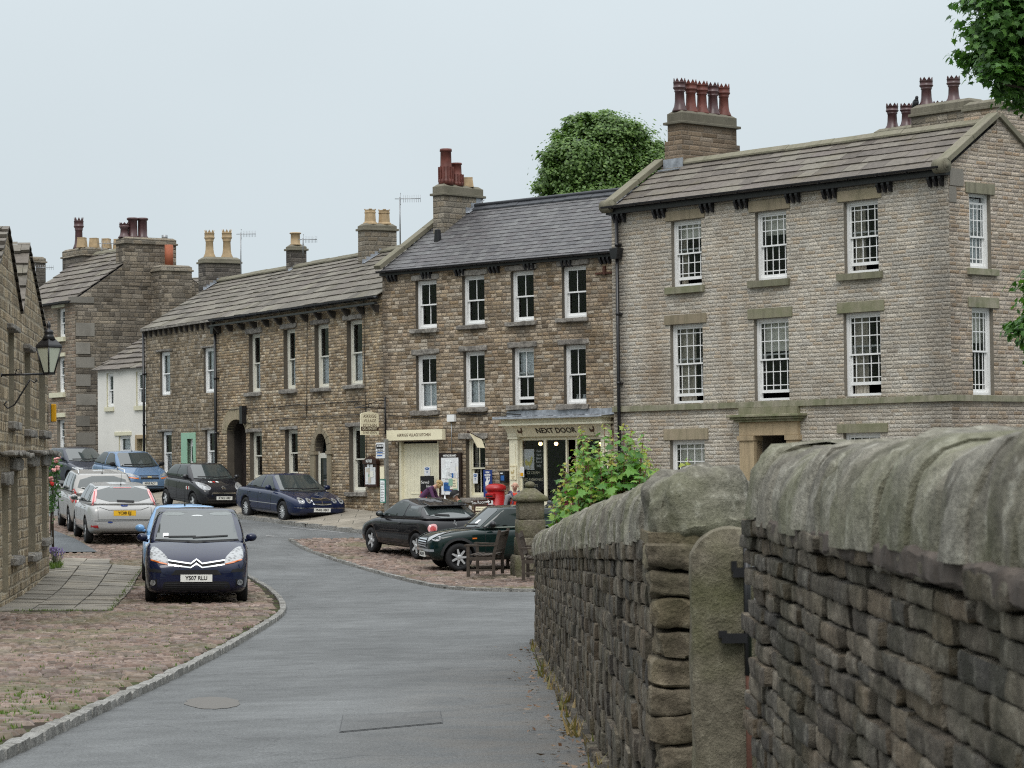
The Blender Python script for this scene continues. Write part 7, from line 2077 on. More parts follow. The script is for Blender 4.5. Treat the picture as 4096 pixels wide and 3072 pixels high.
for a, b in ((xs_[0], xs_[1]), (xs_[1], xs_[2]), (xdr, pr0)):
 w_ = hole_fr(sf, a, b, zs_, zw1, .0, .045, 'shop_window'); g = MB(); g.add([(a + .04, .04, zs_ + .04), (b - .04, .04, zs_ + .04), (b - .04, .04, zw1 - .04), (a + .04, .04, zw1 - .04)], [(0, 1, 2, 3)]); g.build('pane', M['glass'], w_)
 m = MB(); m.box(a, b, -.02, .1, zg, zs_ - .002); m.box(a - .0, b, -.06, .1, zs_ - .06, zs_ - .004); m.build('stall_riser', M['cream_paint'], sf)
dw_ = hole_fr(sf, xs_[2] + .05, xdr - .02, zg + .1, zw1 - .45, .55, .09, 'shop_door', 'cream_paint', .05); g = MB(); g.add([(xs_[2] + .1, .57, zg + .8), (xdr - .1, .57, zg + .8), (xdr - .1, .57, zw1 - .5), (xs_[2] + .1, .57, zw1 - .5)], [(0, 1, 2, 3)]); g.build('pane', M['glass'], dw_)
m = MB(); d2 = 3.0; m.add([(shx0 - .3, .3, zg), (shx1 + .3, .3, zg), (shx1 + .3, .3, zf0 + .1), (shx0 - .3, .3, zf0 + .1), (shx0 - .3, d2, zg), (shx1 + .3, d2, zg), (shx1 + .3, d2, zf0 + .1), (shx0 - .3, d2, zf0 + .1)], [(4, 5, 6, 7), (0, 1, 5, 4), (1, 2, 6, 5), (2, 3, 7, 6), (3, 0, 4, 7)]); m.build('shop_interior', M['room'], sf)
m = MB(); m.box(shx0 - .02, pl0 + .02, .02, .1, zg, zf0); m.box(pr1 - .02, shx1 + .05, .02, .1, zg, zf0); m.box(shx0, shx1, .02, .12, zf0 - .1, shz1); m.build('shopfront_backing', M['cream_paint'], sf)
for k, (px, py) in enumerate(((2162, 1775), (2224.5, 1775), (2403, 1776))):
 p = FB.plane(px, py, (0, 1, 0), .75)
 l_ = empty('pendant_lamp', tuple(FB.world(*p)), FB.rz, ['lit pendant bulb above the poster in the shop window', 'lit pendant bulb above the middle shop pane', 'lit pendant bulb glowing behind the sapling leaves'][k], 'lamp', 'pendant bulbs in the shop')
 m = MB(); m.ball((0, 0, 0), .055, 12); m.build('bulb', M['bulb'], l_); m = MB(); m.lathe([(.03, .04), (.03, .09), (.008, .1), (.005, .5)], 8); m.build('cord', M['black'], l_)
# things in and on the shop window
def panel(F_, name, q, y, mat, label, cat, th=.012, group=None, ry=0):
 """upright flat panel whose front face fills photo box q=(xl,xr,yt,yb) on the plane y of facade F_; returns its root-mesh and size"""
 x0, x1, z0, z1 = F_.rect(*q, y)
 m = MB(); w, h = x1 - x0, z1 - z0; m.box(-w / 2, w / 2, -th, 0, -h / 2, h / 2)
 o = m.build(name, M[mat], None, .003); o.location = tuple(F_.world((x0 + x1) / 2, y, (z0 + z1) / 2)); o.rotation_euler = (0, 0, F_.rz)
 return tag(o, label, cat, group), w, h
def wr(parent, s, size, x, z, mat, y=-.018, sx=1.0, bold=0.0, align='CENTER'): return text(s, size, M[mat], parent, Tm(x, y, z) @ FACE, 'lettering', align, .001, sx, bold)
def bit(parent, name, x0, x1, z0, z1, mat, y=-.02, th=.004):
 m = MB(); m.box(x0, x1, y - th, y, z0, z1); return m.build(name, M[mat] if isinstance(mat, str) else mat, parent)
bb, w, h = panel(FB, 'chalkboard', (2143, 2172, 1797, 1875), .12, 'black', 'chalkboard reading fresh hand baked bread daily inside the shop window', 'sign')
for i_, s_ in enumerate(('fresh', 'hand', 'Baked', 'Bread', 'daily')): wr(bb, s_, h * .17, 0, h * (.40 - .185 * i_), 'white_ink')
tt_, w, h = panel(FB, 'tea_towel', (2091, 2138, 1797, 1898), .10, 'paper', 'white tea towel with a pale yellow hen hung in the shop window', 'tea towel')
henmesh(tt_, Tm(w * .12, -.02, -h * .02) @ FACE, h * .5, 'hen_y' if 'hen_y' in M else M.setdefault('hen_y', simple('hen_yellow', (.72, .66, .22), .8)) and 'hen_y')
wr(tt_, 'Bread Flour', h * .09, 0, -h * .40, 'black_ink', sx=.9)
gl_, w, h = panel(FB, 'window_lettering', (2092, 2176, 1880, 1955), .085, 'glass', 'cream ICE CREAM and OLD FASHIONED SWEETS lettering on the shop window', 'lettering', .002)
for s_, f_ in (('ICE CREAM', .34), ('OLD FASHIONED', -.02), ('SWEETS', -.34)): wr(gl_, s_, h * .21, 0, h * f_, 'cream_board', sx=.9)
st_, w, h = panel(FB, 'price_card', (2080, 2097, 1867, 1908), -.015, 'paper', 'small white card with yellow flowers in the corner of the shop window', 'card')
bit(st_, 'picture', -w * .3, w * .35, -h * .4, -h * .1, 'yellow_box')
ps_, w, h = panel(FB, 'shop_notice', (2040, 2066, 1859, 1919), -.145, 'cream_board', 'cream panel with brown hen and ICE CREAM, on the shop pilaster', 'sign')
for s_, f_ in (('ICE CREAM', .38), ('CAKES', -.30), ('PIES', -.42)): wr(ps_, s_, h * .10, 0, h * f_, 'gold_ink')
henmesh(ps_, Tm(0, -.02, 0) @ FACE, h * .38, 'gold_ink')
for k, (px, mt, hh) in enumerate(((2190, 'paper', .18), (2203, 'red', .14), (2212, 'paper', .30), (2217, 'paper', .2), (2150, 'red', .12), (2236, 'gold_ink', .16))):
 p = FB.plane(px, 1990, (0, 1, 0), .22); zz = zs_ + .06
 o = MB().box(-.06, .06, -.04, .04, 0, hh).build('goods_box', M[mt], None, .004); o.location = tuple(FB.world(p[0], .22, zz)); o.rotation_euler = (0, 0, FB.rz + random.uniform(-.3, .3))
 tag(o, ['white box nearest the mullion in the shop window', 'small red box between white boxes in the shop window', 'tallest white box on the shop window sill', 'white carton just right of the tallest window box', 'red packet under the shop window lettering', 'tan packet at the right of the shop window sill'][k], 'box', 'goods in the shop window')

# ================================================================== signs and boards along the front
zd = FB.rz
s_, w, h = panel(FB, 'shop_sign', (1560, 1782, 1722, 1763), -.16, 'cream_board', 'long cream fascia sign reading ASKRIGG VILLAGE KITCHEN over the garage doors', 'sign', .14)
wr(s_, 'ASKRIGG VILLAGE KITCHEN', h * .40, 0, 0, 'brown_ink', -.145, .92)
# swinging sign on an iron bracket, at right angles to the wall
hs = empty('hanging_sign', tuple(FB.world(.10, 0, 0)), FB.rz, 'cream hanging sign reading ASKRIGG VILLAGE KITCHEN DELI BAKERY on an iron bracket', 'sign')
zb_ = LBz(1547, 1632); L_out = 1.2
m = MB(); m.tube([(0, -.02, zb_), (0, -L_out, zb_)], .018, 8); m.tube([(0, -.03, zb_ - .75), (0, -.03, zb_ + .32)], .022, 8)
m.tube([(0, -.03, zb_ + .22), (0, -.3, zb_ + .20), (0, -.7, zb_ + .10), (0, -L_out, zb_)], .011, 6)
for yy in (-.22, -.62, -L_out + .05):
 m.tube([(0, yy + .07 * math.cos(a), zb_ + .07 + .06 * math.sin(a)) for a in np.linspace(0, 5.2, 14)], .009, 6)
m.tube([(0, -.32, zb_), (0, -.32, zb_ - .14)], .008, 5); m.tube([(0, -.98, zb_), (0, -.98, zb_ - .14)], .008, 5); m.build('bracket', M['black_iron'], hs)
yb0, yb1 = -.30, -1.0; zt1 = zb_ - .13; zt0 = zt1 - .64
m = MB(); pts = [(yb1, zt0), (yb0, zt0), (yb0, zt1 - .05), (yb0 - .06, zt1 - .02), ((yb0 + yb1) / 2, zt1 + .03), (yb1 + .06, zt1 - .02), (yb1, zt1 - .05)]
m.prism(pts, -.015, .015, 0, 'yz'); bo = m.build('board', M['cream_board'], hs, .003)
RX = Matrix(((0, 0, 1, 0), (1, 0, 0, 0), (0, 1, 0, 0), (0, 0, 0, 1)))       # reads along +y, faces +x
yc_ = (yb0 + yb1) / 2
for s2, zz, sz, mt in (('ASKRIGG', zt1 - .11, .125, 'brown_ink'), ('VILLAGE', zt1 - .24, .125, 'brown_ink'), ('KITCHEN', zt1 - .37, .125, 'brown_ink'), ('01969 650076', zt0 + .065, .092, 'brown_ink')):
 text(s2, sz, M[mt], bo, Tm(.017, yc_, zz) @ RX, 'lettering', depth=.001)
m = MB(); m.box(.015, .019, yb1 + .01, yb0 - .01, zt0 + .12, zt0 + .235); bd_ = m.build('band', M['brown_board'], bo); text('DELI BAKERY', .10, M['cream_board'], bo, Tm(.021, yc_, zt0 + .178) @ RX, 'lettering', depth=.001)
# noticeboards
nb, w, h = panel(FC_, 'notice_board', (1466, 1517, 1856, 1946), -.02, 'brown_board', 'small dark wooden notice board headed NOTICES on the wall by the bus stop', 'notice board', .08)
m = MB(); m.prism([(-w / 2 - .03, h / 2), (w / 2 + .03, h / 2), (w / 2 + .03, h / 2 + .10), (0, h / 2 + .22), (-w / 2 - .03, h / 2 + .10)], -.12, 0); hd_ = m.build('header', M['brown_board'], nb); wr(hd_, 'NOTICES', .115, 0, h / 2 + .08, 'white_ink', -.125, .85, .003)
bit(nb, 'glazed_panel', -w * .40, w * .40, -h * .40, h * .36, 'paper', -.08)
random.seed(3)
for k in range(9):
 a, b = random.uniform(-w * .36, w * .16), random.uniform(-h * .36, h * .12); bit(nb, 'leaflet', a, a + random.uniform(.12, .2), b, b + random.uniform(.16, .28), random.choice(['net', 'paper', 'blind', 'paper', 'curtain', 'green_paint']), -.086 - k * .0008, .0006)
nb, w, h = panel(FB, 'notice_board', (1763, 1850, 1812, 1987), -.02, 'dark_wood', 'tall black-framed board headed NOTICE BOARD full of leaflets beside the garage doors', 'notice board', .07)
wr(nb, 'NOTICE BOARD', h * .058, 0, h * .435, 'white_ink', -.075, 1.0, .003)
bit(nb, 'pinboard', -w * .40, w * .40, -h * .45, h * .39, 'paper', -.07)
cols = ['paper', 'net', 'blind', 'green_paint', 'paper', 'terracotta', 'paper', 'cream_board', 'blue_ink', 'net']
for k in range(26):
 ww, hh2 = random.uniform(.14, .26), random.uniform(.18, .30); a = random.uniform(-w * .39, w * .39 - ww); b = random.uniform(-h * .44, h * .38 - hh2)
 q = bit(nb, 'leaflet', a, a + ww, b, b + hh2, random.choice(cols), -.0755 - k * .0006, .0005)
 if k % 2 == 0:
  m = MB()
  for r_ in range(5): m.box(a + .02, a + ww * random.uniform(.5, .9), -.077 - k * .0006, -.0765 - k * .0006, b + hh2 * (.15 + .15 * r_), b + hh2 * (.19 + .15 * r_))
  m.build('print', M['plastic'], q)
# wifi posters, blackboard, coffee sign, letter box, wall box
def poster(F_, q, y, label):
 o, w, h = panel(F_, 'wifi_poster', q, y, 'paper', label, 'poster', .004)
 m = MB(); m.ball((0, 0, 0), (w * .36, .004, h * .15), 16); e = m.build('emblem', M['blue_ink'], o); e.location = (0, -.005, h * .28); wr(o, 'Wi-Fi', h * .17, 0, h * .28, 'white_ink', -.012, .8)
 for r_, s2 in enumerate(('FREE', 'HERE')): wr(o, s2, h * .10, 0, h * (-.02 - .14 * r_), 'blue_ink', -.007)
 return o
poster(FB, (1697, 1721, 1867, 1903), .115, 'white Wi-Fi poster pinned to the cream boarded doors'); poster(FB, (1892, 1911, 1893, 1934), .13, 'white Wi-Fi poster in the cream sash window')
b_, w, h = panel(FB, 'blackboard', (1684, 1737, 1904, 2030), -.04, 'black', 'rounded blackboard reading Served Here leaning in the garage doorway', 'sign', .03)
wr(b_, 'Served', h * .13, -w * .12, h * .30, 'white_ink', -.034); wr(b_, 'Here', h * .13, w * .2, h * .17, 'white_ink', -.034)
V2, F = cdt([(-w * .48, -h * .4), (-w * .1, -h * .48), (w * .0, -h * .1), (-w * .48, h * .02)]); mk('flash', [(p[0], -.033, p[1]) for p in V2], F, M['red'], b_, uv=False)
cf_, w, h = panel(FB, 'coffee_sign', (1935, 1970, 1880, 1988), -.10, 'blue_enamel', 'tall blue enamel sign reading FRESH GROUND COFFEE beside the cream window', 'sign', .02)
for k, s2 in enumerate(('FRESH', 'GROUND', 'COFFEE')): wr(cf_, s2, h * .088, 0, h * (.41 - .095 * k), 'white_ink', -.024, .78, .003)
V2, F = cdt([(-.06, -.22), (.05, -.24), (.03, -.05), (.10, .05), (.06, .07), (.02, .02), (.02, .10), (-.03, .12), (-.05, .03), (-.09, -.02)]); mk('waiter_figure', [(p[0], -.026, p[1] + .05) for p in V2], F, M['white_ink'], cf_, uv=False)
wr(cf_, 'of coffee', h * .07, 0, -h * .27, 'white_ink', -.024, .8); wr(cf_, 'no milk', h * .05, 0, -h * .38, 'white_ink', -.024, .8)
mbx, w, h = panel(FB, 'letter_box', (2014, 2037, 1884, 1931), -.01, 'black_iron', 'black wall letter box with blue label between post box and shop', 'letter box', .16)
bit(mbx, 'label_plate', -w * .25, w * .35, -h * .3, h * .12, 'blue_ink', -.165); bit(mbx, 'slot_plate', -w * .3, w * .1, h * .25, h * .36, 'paper', -.165)
bx, w, h = panel(FB, 'alarm_box', (1796, 1825, 1659, 1687), -.01, 'white_paint', 'white square alarm box on the wall above the notice board', 'alarm box', .09)
m = MB(); m.tube([(-.02, -.03, -h / 2), (-.02, -.03, -h / 2 - .9)], .012, 6); m.build('conduit', M['galv'], bx)
# banner on a slanting pole
fp0 = FB.plane(1934, 1760, (0, 1, 0), 0); fp1 = FB.plane(1871, 1727, (0, 1, 0), -.75)
fl_ = empty('banner_flag', tuple(FB.world(0, 0, 0)), FB.rz, 'small cream banner flag with a round emblem on a slanting pole above the window', 'flag')
m = MB(); m.tube([tuple(fp0), tuple(fp1)], .014, 8); m.ball(tuple(fp1), .03, 8); m.build('pole', M['brown_board'], fl_)
A, B = Vector(fp1), Vector(fp0); A = A.lerp(B, .08); B = A.lerp(B, .80)
C1 = Vector(FB.plane(1941, 1792, (0, 1, 0), -.2)); D1 = Vector(FB.plane(1908, 1790, (0, 1, 0), -.55))
vs = []; fs = []; n = 8
for i in range(n + 1):
 for j in range(n + 1):
  s, t = i / n, j / n; p = A.lerp(B, s).lerp(D1.lerp(C1, s), t); p += Vector((0, .02 * math.sin(s * 7 + t * 3), 0)); vs.append(tuple(p))
for i in range(n):
 for j in range(n): a = i * (n + 1) + j; fs.append((a, a + n + 1, a + n + 2, a + 1))
cl_ = mk('cloth', vs, fs, M['cream_board'], fl_, None, [True] * len(fs))
def onflag(s, t): return A.lerp(B, s).lerp(D1.lerp(C1, s), t)
nrm = (B - A).cross(D1 - A).normalized()
if nrm.y > 0: nrm = -nrm
ctr = onflag(.5, .42) + nrm * .03; ux = (B - A).normalized(); uy = nrm.cross(ux)
for rr, mt, dd in ((.16, 'brown_ink', 0), (.13, 'cream_board', .004), (.11, 'terracotta', .008)):
 pts = [ctr + nrm * dd + (ux * math.cos(a) + uy * math.sin(a)) * rr for a in np.linspace(0, 2 * PI, 20)[:-1]]; mk('emblem', [tuple(p) for p in pts], [tuple(range(19))], M[mt], cl_, uv=False)
ctr = onflag(.55, .82) + nrm * .03; pts = [ctr + (ux * math.cos(a) * .16 + uy * math.sin(a) * .06) for a in np.linspace(0, 2 * PI, 12)[:-1]]; mk('emblem', [tuple(p) for p in pts], [tuple(range(11))], M['green_paint'], cl_, uv=False)
# bus stop post
g = at(1547, 2058, 71.7); bs = empty('bus_stop', tuple(g), FC_.rz + R(14), 'grey wooden bus stop post with white bus sign and green timetable', 'bus stop')
Db = g[1]; hz = lambda py: at(1547, py, Db)[2] - g[2]
sp = Db / FPX
m = MB(); m.box(-.05, .05, -.05, .05, -.1, hz(1757)); m.build('post', M['post_wood'], bs, .006)
m = MB(); m.box(-.36, .02, -.075, -.055, hz(1833), hz(1770)); pf = m.build('flag_plate', M['paper'], bs)
bw = .36; z1 = hz(1770)
m = MB(); m.box(-.34, -.03, -.080, -.0755, z1 - .17, z1 - .05); m.box(-.36, .02, -.079, -.0755, z1 - .25, z1 - .24); m.box(-.36, .02, -.079, -.0755, z1 - .32, z1 - .31); m.build('bus_pictogram', M['black_ink'], pf)
m = MB()
for k in range(4): m.box(-.30 + .068 * k, -.25 + .068 * k, -.083, -.0805, z1 - .115, z1 - .075)
m.build('bus_windows', M['paper'], pf); text('Bus Stop', .065, M['black_ink'], pf, Tm(-.17, -.08, z1 - .205) @ FACE, depth=.001)
m = MB(); m.box(-.31, -.06, -.079, -.0755, z1 - .29, z1 - .265); m.box(-.31, -.08, -.079, -.0755, z1 - .38, z1 - .35); m.build('operator_print', M['blue_ink'], pf)
m = MB(); m.box(-.19, -.02, -.075, -.055, hz(1915), hz(1866)); m.build('notice', M['cream_board'], bs)
m = MB(); m.box(-.19, .03, -.08, -.055, hz(2011), hz(1917)); tt2 = m.build('timetable_case', M['green_sign'], bs); m = MB(); m.box(-.17, .01, -.084, -.0805, hz(2006), hz(1922)); pp_ = m.build('timetable', M['net'], tt2)
m = MB()
for k in range(12): m.box(-.15, -.01 - .04 * (k % 3 == 0), -.086, -.0845, hz(2003 - 6.4 * k), hz(2001.4 - 6.4 * k))
m.build('print', M['plastic'], pp_)
# red pillar box
bx_, by_ = at(1984, 2000, 67.4)[:2]; zb0 = gzf(bx_, by_) + .1; ht = at(1984, 1934, 67.4)[2] - zb0
pb_ = empty('pillar_box', (bx_, by_, zb0), FB.rz + R(8), 'red pillar post box with domed cap on the pavement by the coffee sign', 'post box')
r_ = .235
m = MB(); m.lathe([(r_ * 1.05, 0), (r_ * 1.05, .08), (r_, .10), (r_, ht - .20)], 32); m.build('body', M['red_post'], pb_)
m = MB(); m.lathe([(r_ + .005, ht - .20), (r_ + .035, ht - .175), (r_ + .042, ht - .10), (r_ + .034, ht - .095), (r_ + .028, ht - .06), (r_ * .75, ht - .018), (0, ht)], 32); m.build('cap', M['red_post'], pb_)
m = MB(); m.box(-.13, .13, -r_ - .06, -r_ + .06, ht - .38, ht - .26); m.build('hood', M['red_post'], pb_, .012); m = MB(); m.box(-.11, .11, -r_ - .0645, -r_ - .061, ht - .35, ht - .31); m.build('slot', M['black'], pb_)
m = MB(); m.box(-.07, .07, -r_ - .015, -r_ + .06, ht - .62, ht - .44); m.build('collection_plate', M['paper'], pb_)
# tea room arrow board and deli A-board
ax, ay = at(1938, 2040, 64.6)[:2]; az = gzf(ax, ay) + .1; zt = lambda py: at(1938, py, 64.6)[2] - az
ab = empty('sandwich_board', (ax, ay, az), R(-24), 'brown pavement board topped by a Tea Room arrow, reading DELI BAKERY', 'pavement sign')
w = .27
m = MB(); T1 = Matrix.Rotation(R(-7), 4, 'X')
m.box(-w, w, -.03, 0, .0, zt(2018), 0, Matrix.Translation((0, -.14, 0)) @ T1); m.box(-w, w, 0, .03, 0, zt(2018), 0, Matrix.Translation((0, .14, 0)) @ Matrix.Rotation(R(7), 4, 'X')); fr_ = m.build('board', M['brown_board'], ab, .006)
TB = Matrix.Translation((0, -.14, 0)) @ T1; hq = zt(2018)
m = MB(); m.box(-w + .05, w - .05, -.036, -.031, .12, hq - .05, 0, TB); pn = m.build('panel', M['cream_board'], fr_)
m = MB(); m.box(-w + .05, w - .05, -.041, -.0365, hq - .30, hq - .15, 0, TB); m.build('band', M['brown_board'], pn)
text('ASKRIGG VILLAGE KITCHEN', .040, M['brown_ink'], pn, TB @ Tm(0, -.0375, hq - .10) @ FACE, depth=.001, sx=.8); text('DELI BAKERY', .10, M['cream_board'], pn, TB @ Tm(0, -.0425, hq - .225) @ FACE, depth=.001, sx=.72, bold=.002)
m = MB(); m.box(-w * .92, w * 1.0, -.03, -.005, zt(2018) + .01, zt(1999), 0, Matrix.Rotation(R(-4), 4, 'Y')); tr = m.build('arrow_board', M['brown_board'], ab, .004)
zc2 = (zt(2018) + zt(1999)) / 2
text('Tea Room', .115, M['white_ink'], tr, Matrix.Rotation(R(-4), 4, 'Y') @ Tm(-.07, -.032, zc2) @ FACE, depth=.001, sx=.85)
m = MB(); m.prism([(.14, zc2 - .018), (.19, zc2 - .018), (.19, zc2 - .05), (.245, zc2), (.19, zc2 + .05), (.19, zc2 + .018), (.14, zc2 + .018)], -.035, -.031, 0, 'xz', Matrix.Rotation(R(-4), 4, 'Y')); m.build('arrow', M['white_ink'], tr)

# ================================================================== wall lamp, alarm, cables, aerials
wp = FF.plane(4, 1500, (0, 1, 0), 0); wl_ = FF.world(*wp); tip = at(196, 1496, wl_[1] + .12)
Lr = math.hypot(tip[0] - wl_[0], tip[1] - wl_[1])
lp = empty('wall_lantern', tuple(wl_), math.atan2(tip[1] - wl_[1], tip[0] - wl_[0]), 'black iron wall lantern with frosted panes on a scrolled bracket, left house', 'street lamp')
m = MB(); m.tube([(-.02, 0, 0), (Lr, 0, .015)], .018, 8); m.lathe([(.035, -.02), (.035, .02)], 10, (0, 0, 0), 0, Matrix.Rotation(PI / 2, 4, 'Y'))
m.tube([(Lr * .72 + .0, 0, -.06), (Lr * .75, 0, -.10), (Lr * .69, 0, -.13), (Lr * .60, 0, -.08), (Lr * .42, 0, -.32), (Lr * .28, 0, -.50), (Lr * .14, 0, -.56), (Lr * .06, 0, -.50), (Lr * .12, 0, -.44)], .014, 8)
m.tube([(Lr * .3, 0, .02), (Lr * .33, 0, .10), (Lr * .42, 0, .08), (Lr * .42, 0, .02)], .008, 6); m.build('bracket', M['black_iron'], lp)
c_ = (Lr, 0, 0); s4 = math.sqrt(2)
rb, rt, hh = .062 * s4, .145 * s4, .41
m = MB(); m.lathe([(rb, .04), (rt * .97, .04 + hh)], 4, c_, 0, Matrix.Identity(4), False); gl = m.build('glazing', M['lantern_glass'], lp)
m = MB()
for k in range(4):
 a = PI / 2 * k; m.tube([(Lr + rb * math.cos(a), rb * math.sin(a), .03), (Lr + rt * math.cos(a), rt * math.sin(a), .04 + hh)], .014, 6)
m.lathe([(rb * 1.15, .0), (rb * 1.15, .04), (rb * .9, .045)], 4, c_, 0, None, False); m.lathe([(rt * 1.04, .04 + hh), (rt * 1.08, .06 + hh), (rt * 1.02, .09 + hh), (rt * .55, .19 + hh)], 4, c_, 0, None, False)
m.lathe([(.115, .18 + hh), (.08, .25 + hh), (.07, .28 + hh), (.085, .30 + hh), (.06, .34 + hh), (.02, .36 + hh), (.035, .40 + hh), (.03, .44 + hh), (.004, .50 + hh)], 12, c_); m.build('frame', M['black_iron'], lp)
yb_ = FF.world(LF - .12, -.05, 0); zc_ = FF.plane(190, 1638, (0, 1, 0), -.2)[2]
al = empty('alarm_box', (yb_[0], yb_[1], zc_), FF.rz, 'yellow burglar alarm box high on the end of the left house', 'alarm box')
m = MB(); m.box(-.15, .15, -.02, 0, -.20, .20); m.build('back_plate', M['galv'], al); m = MB(); m.box(-.13, .13, -.12, -.021, -.19, .19); m.build('cover', M['yellow_box'], al, .02)
def cable(F_, pts, label, y=-.03, r=.011, name='cable'):
 p = [tuple(F_.plane(px, py, (0, 1, 0), y)) for px, py in pts]
 m = MB(); m.tube(p, r, 6); o = m.build(name, M['cable']); o.location = tuple(F_.O); o.rotation_euler = (0, 0, F_.rz); tag(o, label, 'cable', 'cables on the house fronts')
Z5 = lambda l: [(550 + x / 2.1067, 1400 + y / 2.1067) for x, y in l]; Z6 = lambda l: [(1450 + x / 2.7657, 1550 + y / 2.7657) for x, y in l]
cable(FC_, Z5([(715, 500), (800, 503), (870, 492), (940, 505), (1030, 488), (1180, 478), (1360, 458), (1420, 472), (1560, 450), (1700, 440), (1910, 428)]), 'upper sagging black cable across the long house below the sills', -.035)
cable(FC_, Z5([(915, 612), (990, 622), (1060, 605), (1220, 578), (1340, 575), (1400, 568), (1640, 557), (1935, 540)]), 'lower black cable across the long house above the doorways', -.035)
cable(FD, Z5([(100, 528), (230, 527), (400, 528), (560, 522), (655, 520)]), 'thin cable across the rubble cottage between its windows', -.03, .008)
cable(FC_, [(1228, 1222), (1228, 1400), (1227, 1560), (1226, 1668)], 'vertical black cable down the middle of the long house', -.03, .010)
cable(FC_, [(1455, 1200), (1457, 1400), (1461, 1600), (1463, 1700), (1466, 1850)], 'vertical black cable down the right end of the long house', -.03, .010)
cable(FB, Z6([(285, 305), (420, 320), (560, 330), (830, 332), (960, 305), (1040, 290), (1300, 302), (1480, 272), (1600, 290), (1750, 300)]), 'grey cable sagging over the kitchen sign and shop', -.035, .012)
def aerial(F_, x, y, z0, zt, ln, label, hx=1, n=9, mast=True):
 r_ = empty('tv_aerial', tuple(F_.world(x, y, z0)), F_.rz, label, 'aerial', 'television aerials')
 h = zt - z0
 m = MB(); m.tube([(0, 0, -.2), (0, 0, h + .05)], .022, 6); m.build('mast', M['galv'], r_)
 m = MB(); m.tube([(-.15, 0, h), (ln, 0, h)], .012, 5)
 for k in range(n): xx = ln * (.18 + .82 * k / (n - 1)); m.tube([(xx, 0, h - .11), (xx, 0, h + .11)], .006, 4)
 for s in (-.16, .16): m.tube([(.02, -.1, h + s), (.02, .1, h + s)], .008, 4)
 m.tube([(0.02, 0, h - .18), (.02, 0, h + .18)], .008, 4); m.build('antenna', M['galv'], r_)
 r_.rotation_euler = (0, 0, 0 if hx else 0)
def aer(F_, px, py0, py1, px1, yy, label):
 p = F_.plane(px, py0, (0, 1, 0), yy); q = F_.plane(px, py1, (0, 1, 0), yy); Y = F_.world(*p)[1]; aerial(F_, p[0], yy, p[2], q[2], (px1 - px) * Y / FPX, label)
aer(FD, 964, 1105, 936, 1024, yrC, 'tall television aerial beside the twin buff pots of the cottage chimney')
aer(FC_, 1212, 1000, 958, 1268, yrC, 'short television aerial beside the single buff pot')
aer(FB, 1601, 975, 795, 1684, yrB - .4, 'tall television aerial between the square-potted stack and the slate roof')
aer(FE, 407, 1010, 974, 466, yrE, 'television aerial behind the five-pot stack of the tall house')
aer(FE, 142, 1100, 1070, 214, yrE, 'television aerial at the far left above the gabled house')

# ================================================================== market cross pillar, benches
g = ground(2096, 2296, .1); Yp = g[1] + .3
bx_, by_ = at(2122, 2200, Yp)[:2]; zb = gzf(bx_, by_) + .05
cr = empty('market_cross', (bx_, by_, zb), R(8), 'squat square stone pillar with pyramid cap and ball finial among the benches', 'stone pillar')
hz = lambda py: at(2122, py, Yp)[2] - zb
def sq(parent, name, prof, mat, n=10, amp=.012):
 """square section tapering shaft from (half-width, z) rings"""
 vs = []; qs = []
 for i, (hw, z) in enumerate(prof):
  ring = []
  for k in range(4):
   a = [(-1, -1), (1, -1), (1, 1), (-1, 1)]
   p, q = a[k], a[(k + 1) % 4]
   for t in range(n): ring.append(((p[0] + (q[0] - p[0]) * t / n) * hw, (p[1] + (q[1] - p[1]) * t / n) * hw, z))
  for p in ring:
   v = Vector(p); d = noise.noise_vector(v * 5 + Vector((3, 1, 7))) * amp + noise.noise_vector(v * 16) * amp * .5; vs.append(tuple(v + d))
 m = 4 * n
 for i in range(len(prof) - 1):
  for k in range(m): qs.append((i * m + k, i * m + (k + 1) % m, (i + 1) * m + (k + 1) % m, (i + 1) * m + k))
 e = (len(prof) - 1) * m
 return mk(name, vs, qs + [tuple(range(e, e + m))], mat, parent, None, [True] * len(qs) + [False], uv=False)
z1, z2, z3, z4 = hz(2219), hz(2006), hz(1952), hz(1930)
sq(cr, 'base', [(.39, -.2), (.39, z1 * .3), (.38, z1 * .9), (.35, z1)], M['cross_stone'])
zs = np.linspace(z1, z2, 4)
for k in range(3): sq(cr, 'shaft_block', [(.30 - .022 * k, zs[k] + .006), (.315 - .022 * k, zs[k] + .03), (.31 - .022 * k, zs[k + 1] - .03), (.298 - .022 * k, zs[k + 1] - .004)], M['cross_stone'])
sq(cr, 'cap', [(.31, z2), (.345, z2 + .03), (.34, z2 + .09), (.22, z2 + (z3 - z2) * .62), (.12, z3 - .02), (.09, z3)], M['cross_stone'])
m = MB(); m.ball((0, 0, (z3 + z4) / 2 + .01), (.115, .115, .075), 16); m.build('ball_finial', M['cross_stone'], cr)

